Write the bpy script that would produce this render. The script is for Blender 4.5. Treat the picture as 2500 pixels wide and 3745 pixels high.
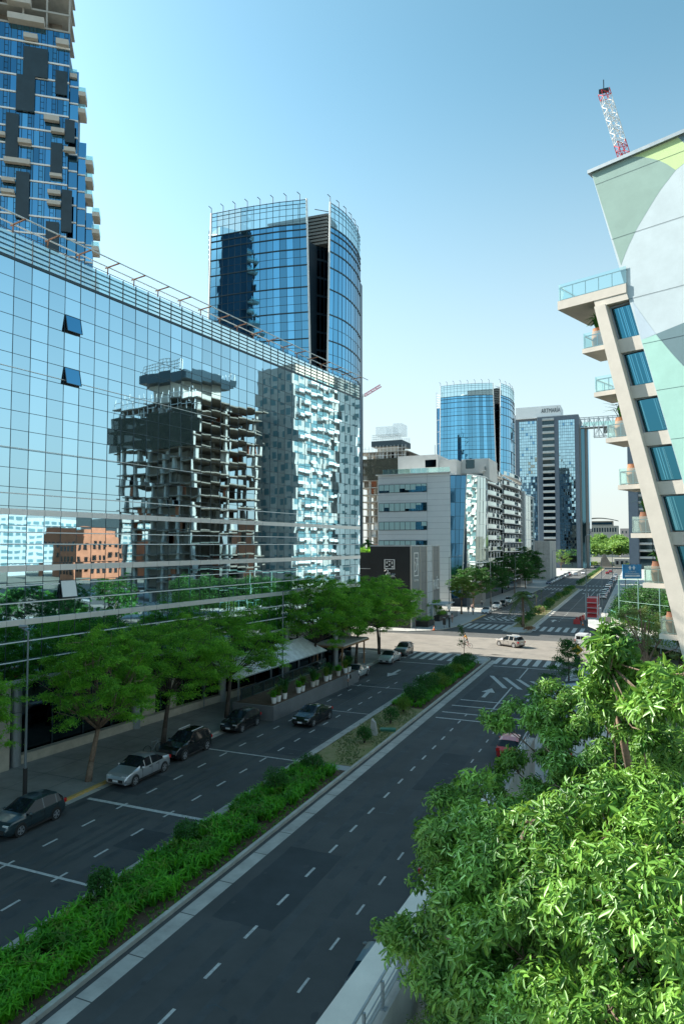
import bpy, math, random
import numpy as np
from mathutils import Vector, Matrix

S = bpy.context.scene
for o in list(bpy.data.objects):
    bpy.data.objects.remove(o)
R = math.radians
# ---------------------------------------------------------------- camera
cd = bpy.data.cameras.new('camera'); cam = bpy.data.objects.new('camera', cd)
S.collection.objects.link(cam); S.camera = cam
cd.sensor_fit = 'HORIZONTAL'; cd.sensor_width = 24.0; cd.lens = 24.0
cd.clip_start = 0.1; cd.clip_end = 6000
cam.location = (0, 0, 15)
cam.rotation_euler = (R(90 + 2.757), 0, R(23.144))
S.render.resolution_x = 683; S.render.resolution_y = 1024
# ---------------------------------------------------------------- world and sun
SUN_ELEV, SUN_AZ = 34.0, 272.0          # azimuth clockwise from +Y (272 = from -X)
w = bpy.data.worlds.new('World'); S.world = w; w.use_nodes = True
nt = w.node_tree; bg = nt.nodes['Background']
sky = nt.nodes.new('ShaderNodeTexSky'); sky.sky_type = 'NISHITA'; sky.sun_disc = False
sky.sun_elevation = R(SUN_ELEV); sky.sun_rotation = R(SUN_AZ)
sky.air_density = 1.0; sky.dust_density = 1.3; sky.ozone_density = 3.0; sky.altitude = 10
hs = nt.nodes.new('ShaderNodeHueSaturation'); hs.inputs['Hue'].default_value = 0.463
hs.inputs['Saturation'].default_value = 0.80
gm = nt.nodes.new('ShaderNodeGamma'); gm.inputs[1].default_value = 1.25
nt.links.new(sky.outputs[0], hs.inputs['Color']); nt.links.new(hs.outputs[0], gm.inputs[0]); 
tcw = nt.nodes.new('ShaderNodeTexCoord'); sx = nt.nodes.new('ShaderNodeSeparateXYZ'); nt.links.new(tcw.outputs['Generated'], sx.inputs[0])
mr = nt.nodes.new('ShaderNodeMapRange'); mr.inputs[1].default_value = -0.02; mr.inputs[2].default_value = 0.62; mr.inputs[3].default_value = 0.86; mr.inputs[4].default_value = 0.0
mr.interpolation_type = 'SMOOTHSTEP'; nt.links.new(sx.outputs['Z'], mr.inputs[0])
mw = nt.nodes.new('ShaderNodeMix'); mw.data_type = 'RGBA'; mw.inputs[7].default_value = (2.75, 2.95, 2.85, 1)     # pale haze low in the sky
nt.links.new(mr.outputs[0], mw.inputs[0]); ml = nt.nodes.new('ShaderNodeMix'); ml.data_type = 'RGBA'; ml.blend_type = 'MULTIPLY'; ml.inputs[0].default_value = 1.0; ml.inputs[7].default_value = (0.44, 0.53, 0.545, 1)
nt.links.new(gm.outputs[0], ml.inputs[6]); nt.links.new(ml.outputs[2], mw.inputs[6]); nt.links.new(mw.outputs[2], bg.inputs[0])
bg.inputs[1].default_value = 0.098
sd = bpy.data.lights.new('sun', 'SUN'); sun = bpy.data.objects.new('sun', sd)
S.collection.objects.link(sun); sd.energy = 3.8; sd.angle = R(0.5); sd.color = (1.0, 0.94, 0.83)
_az, _el = R(SUN_AZ), R(SUN_ELEV)
sv = Vector((math.sin(_az) * math.cos(_el), math.cos(_az) * math.cos(_el), math.sin(_el)))
sun.rotation_euler = sv.to_track_quat('Z', 'Y').to_euler()
S.view_settings.view_transform = 'Standard'; S.view_settings.look = 'None'
S.view_settings.exposure = 1.75; S.view_settings.gamma = 1.0
S.render.engine = 'CYCLES'
S.cycles.max_bounces = 8; S.cycles.glossy_bounces = 4; S.cycles.diffuse_bounces = 3
S.cycles.transparent_max_bounces = 16; S.cycles.transmission_bounces = 4
S.cycles.caustics_reflective = False; S.cycles.caustics_refractive = False

# ---------------------------------------------------------------- helpers
C = S.collection
WL = {}                                  # world location of every parented root

def put(o, parent=None):
    C.objects.link(o)
    if parent is not None:
        o.parent = parent
    return o

def tag(o, label=None, cat=None, group=None, kind=None):
    if label: o['label'] = label
    if cat: o['category'] = cat
    if group: o['group'] = group
    if kind: o['kind'] = kind
    return o

def thing(name, label, cat, loc=(0, 0, 0), rz=0.0, group=None):
    o = bpy.data.objects.new(name, None); C.objects.link(o)
    o.empty_display_size = 0.3
    o.location = loc; o.rotation_euler = (0, 0, rz); WL[o.name] = Vector(loc) if rz == 0 else Vector((0, 0, 0))
    return tag(o, label, cat, group)

def copy_tree(o, parent=None):
    c = o.copy(); C.objects.link(c); c.parent = parent
    for ch in list(o.children):
        copy_tree(ch, c)
    return c

class MB:
    """collects primitives; build() links them as one mesh object"""
    def __init__(s): s.v = []; s.f = []; s.m = []
    def add(s, vs, fs, mi=0):
        b = len(s.v); s.v += [tuple(x) for x in vs]
        for f in fs: s.f.append(tuple(b + i for i in f)); s.m.append(mi)
        return s
    def quad(s, a, b, c, d, mi=0): return s.add([a, b, c, d], [(0, 1, 2, 3)], mi)
    def box(s, x0, x1, y0, y1, z0, z1, mi=0):
        return s.add([(x0,y0,z0),(x1,y0,z0),(x1,y1,z0),(x0,y1,z0),(x0,y0,z1),(x1,y0,z1),(x1,y1,z1),(x0,y1,z1)],
                     [(0,3,2,1),(4,5,6,7),(0,1,5,4),(1,2,6,5),(2,3,7,6),(3,0,4,7)], mi)
    def fbox(s, o, u, n, a0, a1, b0, b1, z0, z1, mi=0):
        """box in a frame: origin o (xy), along u, outward n"""
        P = lambda a, b, z: (o[0] + u[0]*a + n[0]*b, o[1] + u[1]*a + n[1]*b, z)
        vs = [P(a0,b0,z0),P(a1,b0,z0),P(a1,b1,z0),P(a0,b1,z0),P(a0,b0,z1),P(a1,b0,z1),P(a1,b1,z1),P(a0,b1,z1)]
        return s.add(vs, [(0,3,2,1),(4,5,6,7),(0,1,5,4),(1,2,6,5),(2,3,7,6),(3,0,4,7)], mi)
    def prism(s, poly, z0, z1, mi=0, mt=None):
        n = len(poly)
        vs = [(x, y, z0) for x, y in poly] + [(x, y, z1) for x, y in poly]
        s.add(vs, [(i, (i+1) % n, n + (i+1) % n, n + i) for i in range(n)], mi)
        return s.add([(x, y, z1) for x, y in poly], [tuple(range(n))], mi if mt is None else mt)
    def cyl(s, p, q, r0, r1=None, n=10, mi=0, cap=True):
        r1 = r0 if r1 is None else r1
        p, q = Vector(p), Vector(q); d = (q - p)
        if d.length < 1e-6: return s
        d.normalize(); a = d.orthogonal().normalized(); b = d.cross(a)
        vs = []
        for c, r in ((p, r0), (q, r1)):
            for i in range(n):
                t = 2*math.pi*i/n; vs.append(c + a*(r*math.cos(t)) + b*(r*math.sin(t)))
        fs = [(i, (i+1) % n, n + (i+1) % n, n + i) for i in range(n)]
        if cap: fs += [tuple(range(n))[::-1], tuple(range(n, 2*n))]
        return s.add(vs, fs, mi)
    def bar(s, p, q, w=0.05, mi=0): return s.cyl(p, q, w*0.6, None, 4, mi)
    def tube(s, pts, radii, n=8, mi=0):
        for i in range(len(pts) - 1):
            s.cyl(pts[i], pts[i+1], radii[i], radii[i+1], n, mi, cap=True)
        return s
    def blob(s, c, r, n=10, m=6, mi=0, jit=0.0, rng=random):
        vs = [(c[0], c[1], c[2] + r[2])]
        for j in range(1, m):
            ph = math.pi*j/m
            for i in range(n):
                t = 2*math.pi*i/n; k = 1 + (rng.random() - .5)*jit
                vs.append((c[0] + r[0]*k*math.sin(ph)*math.cos(t), c[1] + r[1]*k*math.sin(ph)*math.sin(t), c[2] + r[2]*k*math.cos(ph)))
        vs.append((c[0], c[1], c[2] - r[2]))
        fs = [(0, 1+i, 1+(i+1) % n) for i in range(n)]
        for j in range(m - 2):
            for i in range(n):
                a = 1 + j*n + i; b = 1 + j*n + (i+1) % n
                fs.append((a, a+n, b+n, b))
        L = len(vs) - 1
        fs += [(L, 1+(m-2)*n+(i+1) % n, 1+(m-2)*n+i) for i in range(n)]
        return s.add(vs, fs, mi)
    def mesh(s, name, mats, off=(0, 0, 0), smooth=False):
        me = bpy.data.meshes.new(name)
        me.from_pydata([(x-off[0], y-off[1], z-off[2]) for x, y, z in s.v], [], s.f)
        for m in (mats if isinstance(mats, (list, tuple)) else [mats]): me.materials.append(m)
        me.polygons.foreach_set('material_index', s.m)
        if smooth: me.polygons.foreach_set('use_smooth', [True]*len(s.f))
        me.update(); return me
    def build(s, name, mats, parent=None, smooth=False, at=None):
        off = Vector((0, 0, 0))
        if parent is not None: off = WL.get(parent.name, Vector((0, 0, 0)))
        if at is not None: off = Vector(at)
        o = bpy.data.objects.new(name, s.mesh(name, mats, off, smooth))
        if at is not None and parent is None: o.location = at; WL[o.name] = Vector(at)
        else: WL[o.name] = off
        return put(o, parent)

def struct(name, mb, m): return tag(mb.build(name, m), kind='structure')

def mesh_np(name, V, F, mats, off=(0, 0, 0), mi=None):
    """V (n,3), F (m,k) numpy -> mesh"""
    me = bpy.data.meshes.new(name); V = V - np.array(off)
    me.vertices.add(len(V)); me.vertices.foreach_set('co', V.astype(np.float32).ravel())
    k = F.shape[1]; me.loops.add(F.size); me.loops.foreach_set('vertex_index', F.astype(np.int32).ravel())
    me.polygons.add(len(F)); me.polygons.foreach_set('loop_start', np.arange(0, F.size, k, dtype=np.int32))
    me.polygons.foreach_set('loop_total', np.full(len(F), k, dtype=np.int32))
    for m in (mats if isinstance(mats, (list, tuple)) else [mats]): me.materials.append(m)
    if mi is not None: me.polygons.foreach_set('material_index', mi.astype(np.int32))
    me.update(calc_edges=True); return me

def link_np(name, V, F, mats, parent=None, mi=None):
    off = WL.get(parent.name, Vector((0, 0, 0))) if parent is not None else Vector((0, 0, 0))
    o = bpy.data.objects.new(name, mesh_np(name, V, F, mats, off, mi)); WL[o.name] = off
    return put(o, parent)

def text(s, size, loc, rot, m, parent, name='lettering', depth=0.02, sx=1.0, align='CENTER'):
    cu = bpy.data.curves.new(name, 'FONT'); cu.body = s; cu.size = size; cu.extrude = depth
    cu.align_x = align; cu.align_y = 'CENTER'; cu.resolution_u = 3
    t = bpy.data.objects.new(name, cu); C.objects.link(t)
    bpy.context.view_layer.update()
    me = bpy.data.meshes.new_from_object(t.evaluated_get(bpy.context.evaluated_depsgraph_get()))
    bpy.data.objects.remove(t)
    off = WL.get(parent.name, Vector((0, 0, 0)))
    M = Matrix.Translation(Vector(loc) - off) @ rot.to_4x4() @ Matrix.Diagonal((sx, 1, 1, 1))
    me.transform(M); me.materials.clear(); me.materials.append(m)
    o = bpy.data.objects.new(name, me); WL[o.name] = off
    return put(o, parent)

def face_rot(nx, ny):
    """rotation for upright text whose face looks along (nx, ny)"""
    n = Vector((nx, ny, 0)).normalized(); up = Vector((0, 0, 1)); x = up.cross(n)
    return Matrix((x, up, n)).transposed()

ORD = ['first','second','third','fourth','fifth','sixth','seventh','eighth','ninth','tenth','eleventh','twelfth','thirteenth','fourteenth','fifteenth','sixteenth','seventeenth','eighteenth','nineteenth','twentieth','twenty-first','twenty-second']
# ---------------------------------------------------------------- materials
def mat(name, col, rough=0.8, metal=0.0, var=0.0, scale=1.0, bump=0.0, bscale=None, spec=0.5, col2=None, detail=6, coat=0.0):
    m = bpy.data.materials.new(name); m.use_nodes = True; t = m.node_tree; b = t.nodes['Principled BSDF']
    b.inputs['Roughness'].default_value = rough; b.inputs['Metallic'].default_value = metal
    b.inputs['Specular IOR Level'].default_value = spec
    if coat: b.inputs['Coat Weight'].default_value = coat
    b.inputs['Base Color'].default_value = (*col, 1)
    if var or col2:
        tc = t.nodes.new('ShaderNodeTexCoord'); n = t.nodes.new('ShaderNodeTexNoise')
        n.inputs['Scale'].default_value = scale; n.inputs['Detail'].default_value = detail; n.inputs['Roughness'].default_value = 0.65
        t.links.new(tc.outputs['Object'], n.inputs['Vector'])
        r = t.nodes.new('ShaderNodeMapRange'); r.inputs[1].default_value = 0.3; r.inputs[2].default_value = 0.7
        t.links.new(n.outputs['Fac'], r.inputs[0])
        mx = t.nodes.new('ShaderNodeMix'); mx.data_type = 'RGBA'
        a = tuple(c*(1-var) for c in col); c2 = col2 if col2 else tuple(min(1, c*(1+var)) for c in col)
        mx.inputs[6].default_value = (*a, 1); mx.inputs[7].default_value = (*c2, 1)
        t.links.new(r.outputs[0], mx.inputs[0]); t.links.new(mx.outputs[2], b.inputs['Base Color'])
    if bump:
        tc = t.nodes.new('ShaderNodeTexCoord'); n = t.nodes.new('ShaderNodeTexNoise')
        n.inputs['Scale'].default_value = bscale or scale*4; n.inputs['Detail'].default_value = 4
        t.links.new(tc.outputs['Object'], n.inputs['Vector'])
        bp = t.nodes.new('ShaderNodeBump'); bp.inputs['Distance'].default_value = bump
        t.links.new(n.outputs['Fac'], bp.inputs['Height']); t.links.new(bp.outputs[0], b.inputs['Normal'])
    return m

def leafmat(name, c1, c2, trans=0.35, rough=0.5):
    m = bpy.data.materials.new(name); m.use_nodes = True; t = m.node_tree; b = t.nodes['Principled BSDF']
    out = t.nodes['Material Output']; b.inputs['Roughness'].default_value = rough; b.inputs['Specular IOR Level'].default_value = 0.35
    g = t.nodes.new('ShaderNodeNewGeometry'); tc = t.nodes.new('ShaderNodeTexCoord'); n = t.nodes.new('ShaderNodeTexNoise')
    n.inputs['Scale'].default_value = 0.9; n.inputs['Detail'].default_value = 2
    t.links.new(tc.outputs['Object'], n.inputs['Vector'])
    ad = t.nodes.new('ShaderNodeMath'); ad.operation = 'MULTIPLY_ADD'; ad.inputs[1].default_value = 0.5
    t.links.new(g.outputs['Random Per Island'], ad.inputs[0])
    ad2 = t.nodes.new('ShaderNodeMath'); ad2.operation = 'MULTIPLY_ADD'; ad2.inputs[1].default_value = 1.4; ad2.inputs[2].default_value = -0.45
    t.links.new(n.outputs['Fac'], ad2.inputs[0]); t.links.new(ad2.outputs[0], ad.inputs[2])
    mx = t.nodes.new('ShaderNodeMix'); mx.data_type = 'RGBA'; mx.clamp_factor = True
    mx.inputs[6].default_value = (*c1, 1); mx.inputs[7].default_value = (*c2, 1)
    t.links.new(ad.outputs[0], mx.inputs[0]); t.links.new(mx.outputs[2], b.inputs['Base Color'])
    tr = t.nodes.new('ShaderNodeBsdfTranslucent'); hs_ = t.nodes.new('ShaderNodeHueSaturation')
    hs_.inputs['Hue'].default_value = 0.48; hs_.inputs['Value'].default_value = 1.5
    t.links.new(mx.outputs[2], hs_.inputs['Color']); t.links.new(hs_.outputs[0], tr.inputs['Color'])
    ms = t.nodes.new('ShaderNodeMixShader'); ms.inputs[0].default_value = trans
    t.links.new(b.outputs[0], ms.inputs[1]); t.links.new(tr.outputs[0], ms.inputs[2]); t.links.new(ms.outputs[0], out.inputs[0])
    return m

def mirror_glass(name, col, wob=0.003, scale=0.5, rough=0.02, metal=1.0, var=0.12, fres=False):
    """mirror-coated curtain wall glass with panes that bow a little"""
    m = bpy.data.materials.new(name); m.use_nodes = True; t = m.node_tree; b = t.nodes['Principled BSDF']
    b.inputs['Metallic'].default_value = metal; b.inputs['Roughness'].default_value = rough
    g = t.nodes.new('ShaderNodeNewGeometry'); mx = t.nodes.new('ShaderNodeMix'); mx.data_type = 'RGBA'
    mx.inputs[6].default_value = (*[c*(1-var) for c in col], 1); mx.inputs[7].default_value = (*[min(1, c*(1+var)) for c in col], 1)
    t.links.new(g.outputs['Random Per Island'], mx.inputs[0]); t.links.new(mx.outputs[2], b.inputs['Base Color'])
    tc = t.nodes.new('ShaderNodeTexCoord'); n = t.nodes.new('ShaderNodeTexNoise'); n.noise_dimensions = '4D'
    n.inputs['Scale'].default_value = scale; n.inputs['Detail'].default_value = 1.0
    mu = t.nodes.new('ShaderNodeMath'); mu.operation = 'MULTIPLY'; mu.inputs[1].default_value = 0.6
    t.links.new(g.outputs['Random Per Island'], mu.inputs[0]); t.links.new(mu.outputs[0], n.inputs['W'])
    t.links.new(tc.outputs['Object'], n.inputs['Vector'])
    bp = t.nodes.new('ShaderNodeBump'); bp.inputs['Distance'].default_value = wob; bp.inputs['Strength'].default_value = 1
    t.links.new(n.outputs['Fac'], bp.inputs['Height']); t.links.new(bp.outputs[0], b.inputs['Normal'])
    return m

def clear_glass(name, col=(0.75, 0.92, 0.88), mixf=0.75):
    m = bpy.data.materials.new(name); m.use_nodes = True; t = m.node_tree; out = t.nodes['Material Output']
    gl = t.nodes.new('ShaderNodeBsdfGlossy'); gl.inputs['Roughness'].default_value = 0.02; gl.inputs['Color'].default_value = (0.8, 0.95, 0.95, 1)
    tr = t.nodes.new('ShaderNodeBsdfTransparent'); tr.inputs[0].default_value = (*col, 1)
    fr = t.nodes.new('ShaderNodeLayerWeight'); fr.inputs[0].default_value = 0.25
    mp = t.nodes.new('ShaderNodeMapRange'); mp.inputs[3].default_value = 1 - mixf; mp.inputs[4].default_value = 0.9
    t.links.new(fr.outputs['Fresnel'], mp.inputs[0])
    ms = t.nodes.new('ShaderNodeMixShader'); t.links.new(mp.outputs[0], ms.inputs[0])
    t.links.new(tr.outputs[0], ms.inputs[1]); t.links.new(gl.outputs[0], ms.inputs[2]); t.links.new(ms.outputs[0], out.inputs[0])
    return m

M = {
 'asphalt': mat('asphalt', (0.068, 0.070, 0.068), 0.85, var=0.26, scale=0.22, bump=0.006, bscale=40, detail=10),
 'cross': mat('pale_road_concrete', (0.20, 0.182, 0.158), 0.85, var=0.18, scale=0.35, bump=0.004, bscale=20),
 'gutter': mat('gutter_concrete', (0.42, 0.40, 0.36), 0.85, var=0.25, scale=0.8, bump=0.004, bscale=25),
 'kerb': mat('kerb_concrete', (0.44, 0.42, 0.37), 0.85, var=0.2, scale=1.5, bump=0.004, bscale=25),
 'pave': mat('sidewalk_paving', (0.25, 0.25, 0.235), 0.85, var=0.2, scale=0.6, bump=0.004, bscale=12),
 'pavel': mat('pale_paving', (0.36, 0.36, 0.345), 0.85, var=0.12, scale=0.6, bump=0.004, bscale=12),
 'paint': mat('road_paint', (0.62, 0.62, 0.58), 0.7, var=0.0, scale=6, col2=(0.32, 0.32, 0.31)),
 'yellow': mat('yellow_paint', (0.70, 0.40, 0.03), 0.7, var=0.2, scale=6, col2=(0.45, 0.34, 0.2)),
 'soil': mat('soil', (0.10, 0.062, 0.038), 0.95, var=0.35, scale=2.5, bump=0.03, bscale=12),
 'grass': mat('lawn', (0.17, 0.19, 0.055), 0.95, scale=1.2, col2=(0.33, 0.27, 0.14), bump=0.03, bscale=25),
 'lawn': mat('bright_lawn', (0.10, 0.22, 0.03), 0.95, var=0.3, scale=2, bump=0.04, bscale=30),
 'ground': mat('ground_earth', (0.15, 0.15, 0.12), 0.95, var=0.3, scale=0.05),
 'white': mat('white_paint', (0.72, 0.72, 0.70), 0.5, var=0.04, scale=1),
 'cream': mat('cream_render', (0.50, 0.47, 0.42), 0.85, var=0.07, scale=1.2, bump=0.003, bscale=15),
 'conc': mat('concrete', (0.38, 0.37, 0.34), 0.85, var=0.18, scale=0.7, bump=0.004, bscale=15),
 'darkconc': mat('raw_concrete', (0.20, 0.175, 0.145), 0.9, var=0.3, scale=0.6),
 'whitepanel': mat('white_cladding', (0.80, 0.82, 0.82), 0.55, var=0.03, scale=0.5),
 'greybluepanel': mat('slate_cladding', (0.105, 0.14, 0.18), 0.6, var=0.1, scale=0.5),
 'mull': mat('mullion_dark', (0.035, 0.06, 0.075), 0.4, metal=0.4),
 'alu': mat('aluminium_band', (0.62, 0.65, 0.66), 0.35, metal=0.55),
 'alul': mat('light_frame', (0.70, 0.73, 0.73), 0.4),
 'rust': mat('rusty_steel', (0.28, 0.13, 0.07), 0.8, var=0.3, scale=4),
 'black': mat('black_cladding', (0.018, 0.02, 0.021), 0.45, var=0.2, scale=0.6),
 'slate': mat('grey_stone_cladding', (0.17, 0.18, 0.175), 0.6, var=0.12, scale=0.8),
 'slatel': mat('pale_grey_stone', (0.42, 0.46, 0.47), 0.5, var=0.15, scale=0.8),
 'stone': mat('beige_stone', (0.42, 0.38, 0.31), 0.8, var=0.18, scale=1.4, bump=0.003, bscale=10),
 'steel': mat('galvanised_steel', (0.32, 0.36, 0.38), 0.45, metal=0.6, var=0.1, scale=3),
 'pole': mat('painted_pole', (0.17, 0.21, 0.23), 0.5, metal=0.3),
 'bark': mat('bark', (0.20, 0.14, 0.10), 0.95, var=0.35, scale=6, bump=0.02, bscale=14),
 'barkd': mat('dark_bark', (0.07, 0.055, 0.045), 0.95, var=0.3, scale=6, bump=0.02, bscale=14),
 'twig': mat('twig_bark', (0.15, 0.11, 0.075), 0.9, var=0.2, scale=6),
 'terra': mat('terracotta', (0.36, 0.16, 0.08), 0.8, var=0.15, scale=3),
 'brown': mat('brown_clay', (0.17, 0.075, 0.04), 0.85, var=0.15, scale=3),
 'wood': mat('wood', (0.30, 0.17, 0.09), 0.7, var=0.2, scale=3),
 'red': mat('red_paint', (0.55, 0.03, 0.03), 0.5, var=0.1, scale=2),
 'orange': mat('orange_plastic', (0.75, 0.17, 0.03), 0.5),
 'tyre': mat('tyre_rubber', (0.02, 0.02, 0.02), 0.85),
 'rim': mat('alloy_rim', (0.55, 0.56, 0.58), 0.3, metal=0.8),
 'carglass': mat('car_glass', (0.010, 0.016, 0.02), 0.03, spec=0.35),
 'trim': mat('black_trim', (0.02, 0.02, 0.02), 0.6),
 'lampred': mat('tail_lamp', (0.50, 0.02, 0.02), 0.2),
 'lampw': mat('head_lamp', (0.75, 0.77, 0.78), 0.1, metal=0.3),
 'plate': mat('number_plate', (0.72, 0.74, 0.76), 0.5),
 'brick': mat('red_brick', (0.40, 0.15, 0.08), 0.85, var=0.2, scale=0.3),
 'bluelt': mirror_glass('blue_glass', (0.16, 0.33, 0.50), 0.004, 0.4, 0.05),
 'skyglass': mirror_glass('mirror_glass', (0.42, 0.63, 0.74), 0.0035, 0.5, 0.015),
 'skyglass2': mirror_glass('blue_mirror_glass', (0.16, 0.42, 0.62), 0.006, 0.35, 0.03, var=0.30),
 'tealglass': mirror_glass('teal_glass', (0.09, 0.20, 0.26), 0.004, 0.5, 0.05),
 'darkglass': mirror_glass('dark_glass', (0.045, 0.075, 0.09), 0.003, 0.4, 0.05),
 'navyglass': mirror_glass('navy_glass', (0.07, 0.20, 0.34), 0.004, 0.4, 0.06, var=0.4),
 'aptglass': mirror_glass('apartment_glass', (0.50, 0.60, 0.60), 0.012, 0.35, 0.02, var=0.25),
 'glass': clear_glass('balustrade_glass'),
 'netting': None,
}

def netmat(name, col, f):
    m = bpy.data.materials.new(name); m.use_nodes = True; t = m.node_tree; b = t.nodes['Principled BSDF']; b.inputs['Base Color'].default_value = (*col, 1); b.inputs['Roughness'].default_value = .9
    tr = t.nodes.new('ShaderNodeBsdfTransparent'); ms = t.nodes.new('ShaderNodeMixShader'); ms.inputs[0].default_value = f
    t.links.new(tr.outputs[0], ms.inputs[1]); t.links.new(b.outputs[0], ms.inputs[2]); t.links.new(ms.outputs[0], t.nodes['Material Output'].inputs[0]); return m
M['netting'] = netmat('site_netting', (0.62,0.70,0.74), .26)
M['safetynet'] = netmat('safety_net_mat', (0.06,0.065,0.05), .72)
# ================================================================ SETTING: ground, roads, pavements
def sheet(name, poly, z, m):
    b = MB(); b.add([(x, y, z) for x, y in poly], [tuple(range(len(poly)))]); return struct(name, b, m)

def arc(cx, cy, r, a0, a1, n=8):
    return [(cx + r*math.cos(R(a0 + (a1-a0)*i/n)), cy + r*math.sin(R(a0 + (a1-a0)*i/n))) for i in range(n+1)]

sheet('ground', [(-2500,-300),(2500,-300),(2500,4500),(-2500,4500)], -0.06, M['ground'])
sheet('avenue_road', [(-31.5,-10),(-6.5,-10),(-6.5,470),(-31.5,470)], 0.0, M['asphalt'])
sheet('cross_street_sunlit_strip', [(-160,93.0),(140,93.0),(140,111.5),(-160,111.5)], 0.004, M['cross'])  # pale concrete kept to the sunlit strip; sunlight is partly in its colour
sheet('cross_street_shaded_strip', [(-160,111.5),(140,111.5),(140,121),(-160,121)], 0.004, M['asphalt'])  # darker surface begins at the shadow edge, shade put into the colour
sheet('far_cross_street_road', [(-200,462),(180,462),(180,500),(-200,500)], 0.008, M['cross'])
sheet('middle_cross_street', [(-160,248),(140,248),(140,262),(-160,262)], 0.004, M['asphalt'])

def raised(name, poly, z, m, km=None, kw=0.18):
    """a paved area with kerb: the kerb is the raised rim, the paving sits 4 mm below its top"""
    b = MB(); b.prism(poly, -0.05, z, 0); o = struct(name, b, [m]); return o
def kerbline(name, pts, z0, z1, wd, m, side=1):
    b = MB()
    for i in range(len(pts) - 1):
        a, c = Vector(pts[i]), Vector(pts[i+1]); d = (c - a); L = d.length
        if L < 1e-4: continue
        u = d / L; n = Vector((-u.y, u.x)) * side
        seg = max(1, int(L / 3.0))
        for k in range(seg):
            g = 0.015
            p = a + u*(L*k/seg + g*0.5); q = a + u*(L*(k+1)/seg - g*0.5)
            b.add([(p.x,p.y,z0),(q.x,q.y,z0),(q.x+n.x*wd,q.y+n.y*wd,z0),(p.x+n.x*wd,p.y+n.y*wd,z0),
                   (p.x,p.y,z1),(q.x,q.y,z1),(q.x+n.x*wd,q.y+n.y*wd,z1),(p.x+n.x*wd,p.y+n.y*wd,z1)],
                  [(0,3,2,1),(4,5,6,7),(0,1,5,4),(1,2,6,5),(2,3,7,6),(3,0,4,7)])
    return struct(name, b, m)

# near left pavement
NL = [(-31.0,-10),(-31.0,44),(-31.0,80)] + arc(-38, 80, 7.0, 0, 90, 8)[1:] + [(-60,87),(-60,-10)]
NL = [(-31.0,-10),(-31.0,86)] + arc(-36, 86, 5.0, 0, 90, 8)[1:] + [(-75,91),(-75,-10)]
raised('left_pavement', NL, 0.13, M['pave'])
kerbline('left_kerb', NL[:-2], -0.02, 0.145, 0.2, M['kerb'], -1)
b = MB(); b.box(-31.0, -30.785, 29.5, 35.2, -0.02, 0.152)
struct('yellow_kerb_paint', b, M['yellow'])
# joints in the pavement are real grooves made of thin dark strips
b = MB()
for k in range(0, 30): b.box(-38, -31.25, 3*k+1.0, 3*k+1.03, 0.131, 0.134)
for x in (-33.2, -35.6): b.box(x, x+0.03, 0, 85, 0.131, 0.1335)
struct('pavement_joints', b, M['mull'])
# far left pavement
FL = [(-29.8,462),(-29.8,134)] + [(-30.1,126),(-31.2,120.5),(-33.2,116.4),(-36.4,113.8),(-41,113.2)] + [(-120,113.2),(-120,462)]
raised('far_left_pavement', FL, 0.13, M['pavel'])
kerbline('far_left_kerb', FL[:-2], -0.02, 0.145, 0.22, M['kerb'], 1)
b = MB(); b.box(-29.8, -29.565, 134, 147, -0.02, 0.15); struct('yellow_kerb_far', b, M['yellow'])
# right pavements
NR = [(-7.1,-10),(-7.1,86)] + arc(-1.1, 86, 6, 180, 90, 8)[1:] + [(120,92),(120,-10)]
raised('right_pavement', NR, 0.13, M['pavel'])
kerbline('right_kerb', NR[:-2], -0.02, 0.145, 0.2, M['kerb'], 1)
FR = [(-6.6,462),(-6.6,130)] + arc(0, 130, 6.6, 180, 270, 8)[1:] + [(120,123.4),(120,462)]
raised('far_right_pavement', FR, 0.13, M['pavel'])
kerbline('far_right_kerb', FR[:-2], -0.02, 0.145, 0.2, M['kerb'], -1)
sheet('right_garden_lawn', [(1.5,18),(40,18),(40,60),(1.5,60)], 0.16, M['lawn'])
sheet('left_forecourt', [(-60,125),(-37.5,125),(-37.5,160),(-60,160)], 0.14, M['pave'])

# median: raised planted strip between the carriageways
def median(name, x0, x1, y0, y1, soil, nose0=True, nose1=True, paved_end=0.0):
    x0 += .2; x1 -= .2; y0 += .2; y1 -= .2; r = (x1-x0)/2; cx = (x0+x1)/2
    poly = []
    if nose0: poly += arc(cx, y0+r, r, 180, 360, 10)
    else: poly += [(x0,y0),(x1,y0)]
    if nose1: poly += arc(cx, y1-r, r, 0, 180, 10)
    else: poly += [(x1,y1),(x0,y1)]
    b = MB(); b.prism(poly, -0.03, 0.12); struct(name + '_bed', b, soil)
    kerbline(name + '_kerb', poly + [poly[0]], -0.03, 0.17, 0.2, M['kerb'], -1)
    return poly
median('median', -21.35, -17.55, -8, 92.0, M['soil'], False, True)
median('far_median', -20.9, -17.4, 119.0, 246, M['grass'])
median('farther_median', -20.6, -17.4, 264, 458, M['grass'])
sheet('median_nose_paving', [(-21.1,86.5),(-17.8,86.5)] + arc(-19.45, 90.1, 1.62, 0, 180, 10), 0.126, M['pavel'])
sheet('far_median_nose_paving', arc(-19.15, 120.75, 1.5, 180, 360, 10) + [(-17.65,127),(-20.65,127)], 0.126, M['pavel'])
sheet('median_grass_patch', [(-21.1,43.2),(-17.8,43.2),(-17.8,60.5),(-21.1,60.5)], 0.128, M['grass'])
sheet('median_path_slab', [(-21.1,42.2),(-17.8,42.2),(-17.8,43.1),(-21.1,43.1)], 0.135, M['pavel'])
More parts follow.
